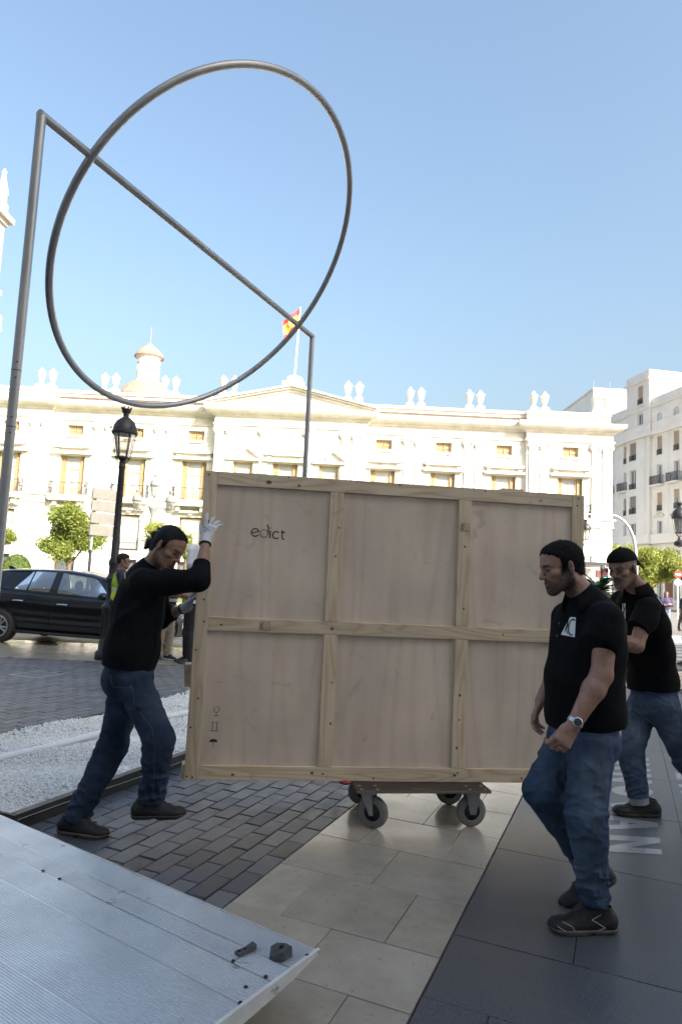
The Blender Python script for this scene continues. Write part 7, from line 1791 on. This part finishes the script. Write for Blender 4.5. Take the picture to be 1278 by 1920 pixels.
    for P in ([(1234, 1300), (1233, 1330)], [(1250, 1300), (1262, 1330), (1256, 1370)], [(1196, 1310), (1202, 1330)]): px_stroke(vj, P, 0, 'stitching', 'thread', jo, o, .0004, .0013)
    hem_ring(t, o, J['kneeF'], J['ankF'], .064, 'denim', ln=.035); hem_ring(t, o, J['kneeF'], J['ankF']+nrm(J['ankF']-J['kneeF'])*.045, .061, 'cuffgrey', 'turned_up_cuff', .055, 1.04)
    shoe(t, o, np.array([J['ankF'][0]+.055, J['ankF'][1], .078]), J['toeF'], (0, 0, 1), 1.06); shoe(t, o, np.array([J['ankN'][0], J['ankN'][1], .13]), J['toeN'], nrm([-.35, 0, .93]), 1.03)
worker_left(); worker_right(); worker_cap()

# ------------------------------------------------------------------ people standing further off
def bystander(label, x, y, face, hgt, top, legs, hairm, arms='down', vest=False, group=None, head_yaw=0, skin='skin', shorts=False, h=.011, longhair=False, glasses=False, stance=.10, sneaker='shoe'):
    s = hgt/1.75; fw = nrm([math.cos(face), math.sin(face), 0]); rt = np.cross(fw, [0, 0, 1]); up = np.array([0, 0, 1.]); b = np.array([x, y, 0]); o = b
    P = lambda r, f, z: b+s*(r*rt+f*fw+z*up)
    J = dict(pelvis=P(0, 0, .97), waist=P(0, .01, 1.06), chest=P(0, .01, 1.28), neck=P(0, .0, 1.47), hipN=P(.09, 0, .92), hipF=P(-.09, 0, .92), kneeN=P(stance+.01, .02, .50), kneeF=P(-stance-.01, .03, .50), ankN=P(stance+.02, 0, .085), ankF=P(-stance-.02, 0, .085),
             shN=P(.185, 0, 1.41), shF=P(-.185, 0, 1.41), toeN=nrm(fw+rt*.2), toeF=nrm(fw-rt*.2))
    if arms == 'crossed': J.update(elN=P(.23, .08, 1.14), elF=P(-.23, .08, 1.14), wrN=P(-.03, .24, 1.17), wrF=P(.05, .21, 1.13)); hd = {'N': dict(d=-rt, pn=-fw, th=up, curls=20, sc=.95), 'F': dict(d=rt, pn=-fw, th=up, curls=20, sc=.95)}
    elif arms == 'raised': J.update(elN=P(.23, .10, 1.14), elF=P(-.22, .10, 1.16), wrN=P(.10, .27, 1.33), wrF=P(.05, .21, 1.13)); hd = {'N': dict(d=up*.8+fw*.4, pn=-rt, th=-fw, curls=35, sc=.95), 'F': dict(d=rt, pn=-fw, th=up, curls=20, sc=.95)}
    else: J.update(elN=P(.23, -.02, 1.13), elF=P(-.23, -.02, 1.13), wrN=P(.24, .06, .88), wrF=P(-.24, .06, .88)); hd = {'N': dict(d=-up, pn=-rt, th=fw, curls=18, sc=.95), 'F': dict(d=-up, pn=rt, th=fw, curls=18, sc=.95)}
    hf = nrm([math.cos(face+head_yaw), math.sin(face+head_yaw), -.1]); A = basis(hf, up); hc = P(0, .02, 1.625); J['head'] = hc; sc = .95*s
    t = empty('person', tuple(b), 0, label, 'person', group)
    skin_body(t, o, J, rt, fw, A, sc, skin, hd, head_attrs(hc, A, sc, 0, .5 if not longhair else 0, .2), .95, max(h*.75, .008))
    zy = [(-.2, -.06), (-.05, -.05), (-.03, .01), (.0, .02), (.02, .0), (.03, .05), (.07, .066), (.2, .12)] if not longhair else [(-.2, -.2), (-.03, -.2), (-.01, -.1), (.02, -.02), (.035, .05), (.07, .07), (.2, .12)]
    def ex(v, W):
        if longhair: v.seg(W(0, -.05, .0), W(0, -.05, -.16), .085*sc, .070*sc, .03, A[0], (1.1, 1.2))
    hair_cap(t, o, hc, A, sc, hairm, zy, .012, h*.6, extra=ex)
    if glasses:
        q = MB().tube([hc+sc*(math.sin(a)*.072*A[0]+(.02+math.cos(a)*.085)*A[1]+.008*A[2])-o for a in np.linspace(-1.5, 1.5, 15)], .007, 6); q.build('sunglasses', M['black'], t, True)
    tors = [(P(0, 0, .90), .125, 1.35), (P(0, .01, 1.06), .120, 1.35), (P(0, .01, 1.28), .122, 1.45), (P(0, 0, 1.40), .085, 1.8), (P(0, 0, 1.46), .06, 1.2)]
    al = .62 if not longhair else 1.0
    sl = {}
    for k in 'NF':
        e = J['el'+k]; S_ = J['sh'+k]; sl[k] = [(S_, .068), (S_+(e-S_)*al, .06)]+([(e+(J['wr'+k]-e)*.85, .045)] if longhair else [])
    so, V, F = polo(t, o, J, rt, fw, tors, sl, top, 3, P(0, 0, .93), (0, 0, -1), [((0, .2, 1), .09, .010, P(0, .1, 1.1), .25)], h=h)
    if vest:
        v = Vol(*bounds([P(-.35, -.3, .8), P(.35, .3, 1.6)], .0), h)
        for (a, ra, wa), (b_, rb, wb) in zip(tors[:-2], tors[1:-1]): v.seg(a, b_, ra+.014, rb+.014, .05, rt, (wa, wb))
        v.half(P(0, 0, .96), (0, 0, -1)); v.half(P(0, 0, 1.44), (0, 0, 1)); V, F = v.mesh(); vo, V, F = finish(V, F, 'hi_vis_vest', M['hivis'], t, o)
        for z in (1.02, 1.16):
            q = MB(); G = []
            for i in range(33):
                a = 2*PI*i/32; d = math.cos(a)*fw*(.140)+math.sin(a)*rt*(.192); G.append([P(0, .008, z)+d-o, P(0, .008, z+.055)+d-o])
            q.grid(G); q.build('reflective_band', M['reflect'], vo, 'all')
        for r_ in (-.1, .1):
            q = MB(); q.grid([[P(r_-.025, .153-.012*(k_ > 3)*(k_-3), z)-o, P(r_+.025, .153-.012*(k_ > 3)*(k_-3), z)-o] for k_, z in enumerate(np.linspace(1.21, 1.42, 7))]); q.build('reflective_band', M['reflect'], vo, 'all')
            q = MB(); q.grid([[P(r_-.025, -.140+.006*k_, z)-o, P(r_+.025, -.140+.006*k_, z)-o] for k_, z in enumerate(np.linspace(1.21, 1.42, 7))]); q.build('reflective_band', M['reflect'], vo, 'all')
    if shorts: J2 = dict(J); J2['ankN'], J2['ankF'] = J['kneeN']+np.array([0, 0, .06]), J['kneeF']+np.array([0, 0, .06]); J2['kneeN'], J2['kneeF'] = P(.10, .0, .62), P(-.10, 0, .62)
    else: J2 = J
    jo, _, _ = jeans(t, o, J2, rt, fw, legs, 5, (.125*s, 1.3), .090*s, .068*s, .062*s, stack=.5, h=h); jo.name = 'trousers' if not shorts else 'shorts'
    for k in 'NF': shoe(t, o, J['ank'+k]+np.array([0, 0, -.008]), J['toe'+k], (0, 0, 1), s, sneaker, 'sole2' if sneaker == 'shoe' else 'signw', h=.009, detail=False)
    return t
M['signw'] = M['signwhite']; M['sneaker'] = PM('dark_sneaker', (.02, .024, .04), None, 20, .7)
G3 = 'stewards in yellow hi vis vests by the car'
bystander('steward with short dark hair and sunglasses standing just right of the lamp post', float(at(230, 1050, 11.0)[0]), 11.0, R(12), 1.80, 'navy', 'blackcloth', 'hair', 'crossed', True, G3, glasses=True)
bystander('steward in beige trousers and navy shoes hidden behind the gloved worker', float(at(306, 1230, 11.9)[0]), 11.9, R(-50), 1.74, 'navy', 'beigecloth', 'hair', 'crossed', True, G3, stance=.07, sneaker='sneaker')
s3 = bystander('steward in black trousers and striped black sneakers beside the left edge of the crate', float(at(352, 1235, 11.6)[0]), 11.6, R(-150), 1.74, 'navy', 'blackcloth', 'hair', 'crossed', True, G3, head_yaw=R(-20), stance=.06)
q = at(362, 1043, 11.2); pa = MB(); pa.grid([[(q[0]-.11+.22*i/4, 11.25+.012*math.sin(i), q[2]-.20+.40*j/4) for j in range(5)] for i in range(5)]); pa = pa.build('paper_sheet', M['paper'], None, 'all'); pa.modifiers.new('thickness', 'SOLIDIFY').thickness = .001
tag(pa, 'pale blue white sheet of paper held up left of the crate', 'paper')
bystander('woman in purple jacket and pale jeans standing with folded arms by the road sign', float(at(1248, 1140, 29)[0]), 29, R(-100), 1.70, 'purple', 'palejean', 'brownhair', 'crossed', False, None, skin='skin2', h=.014, longhair=True, stance=.05)
bystander('pedestrian in dark shorts half out of view at the right edge', float(at(1292, 1150, 15.0)[0]), 15.0, R(200), 1.76, 'navy', 'navy', 'brownhair', 'down', False, None, skin='skin2', shorts=True, h=.011)
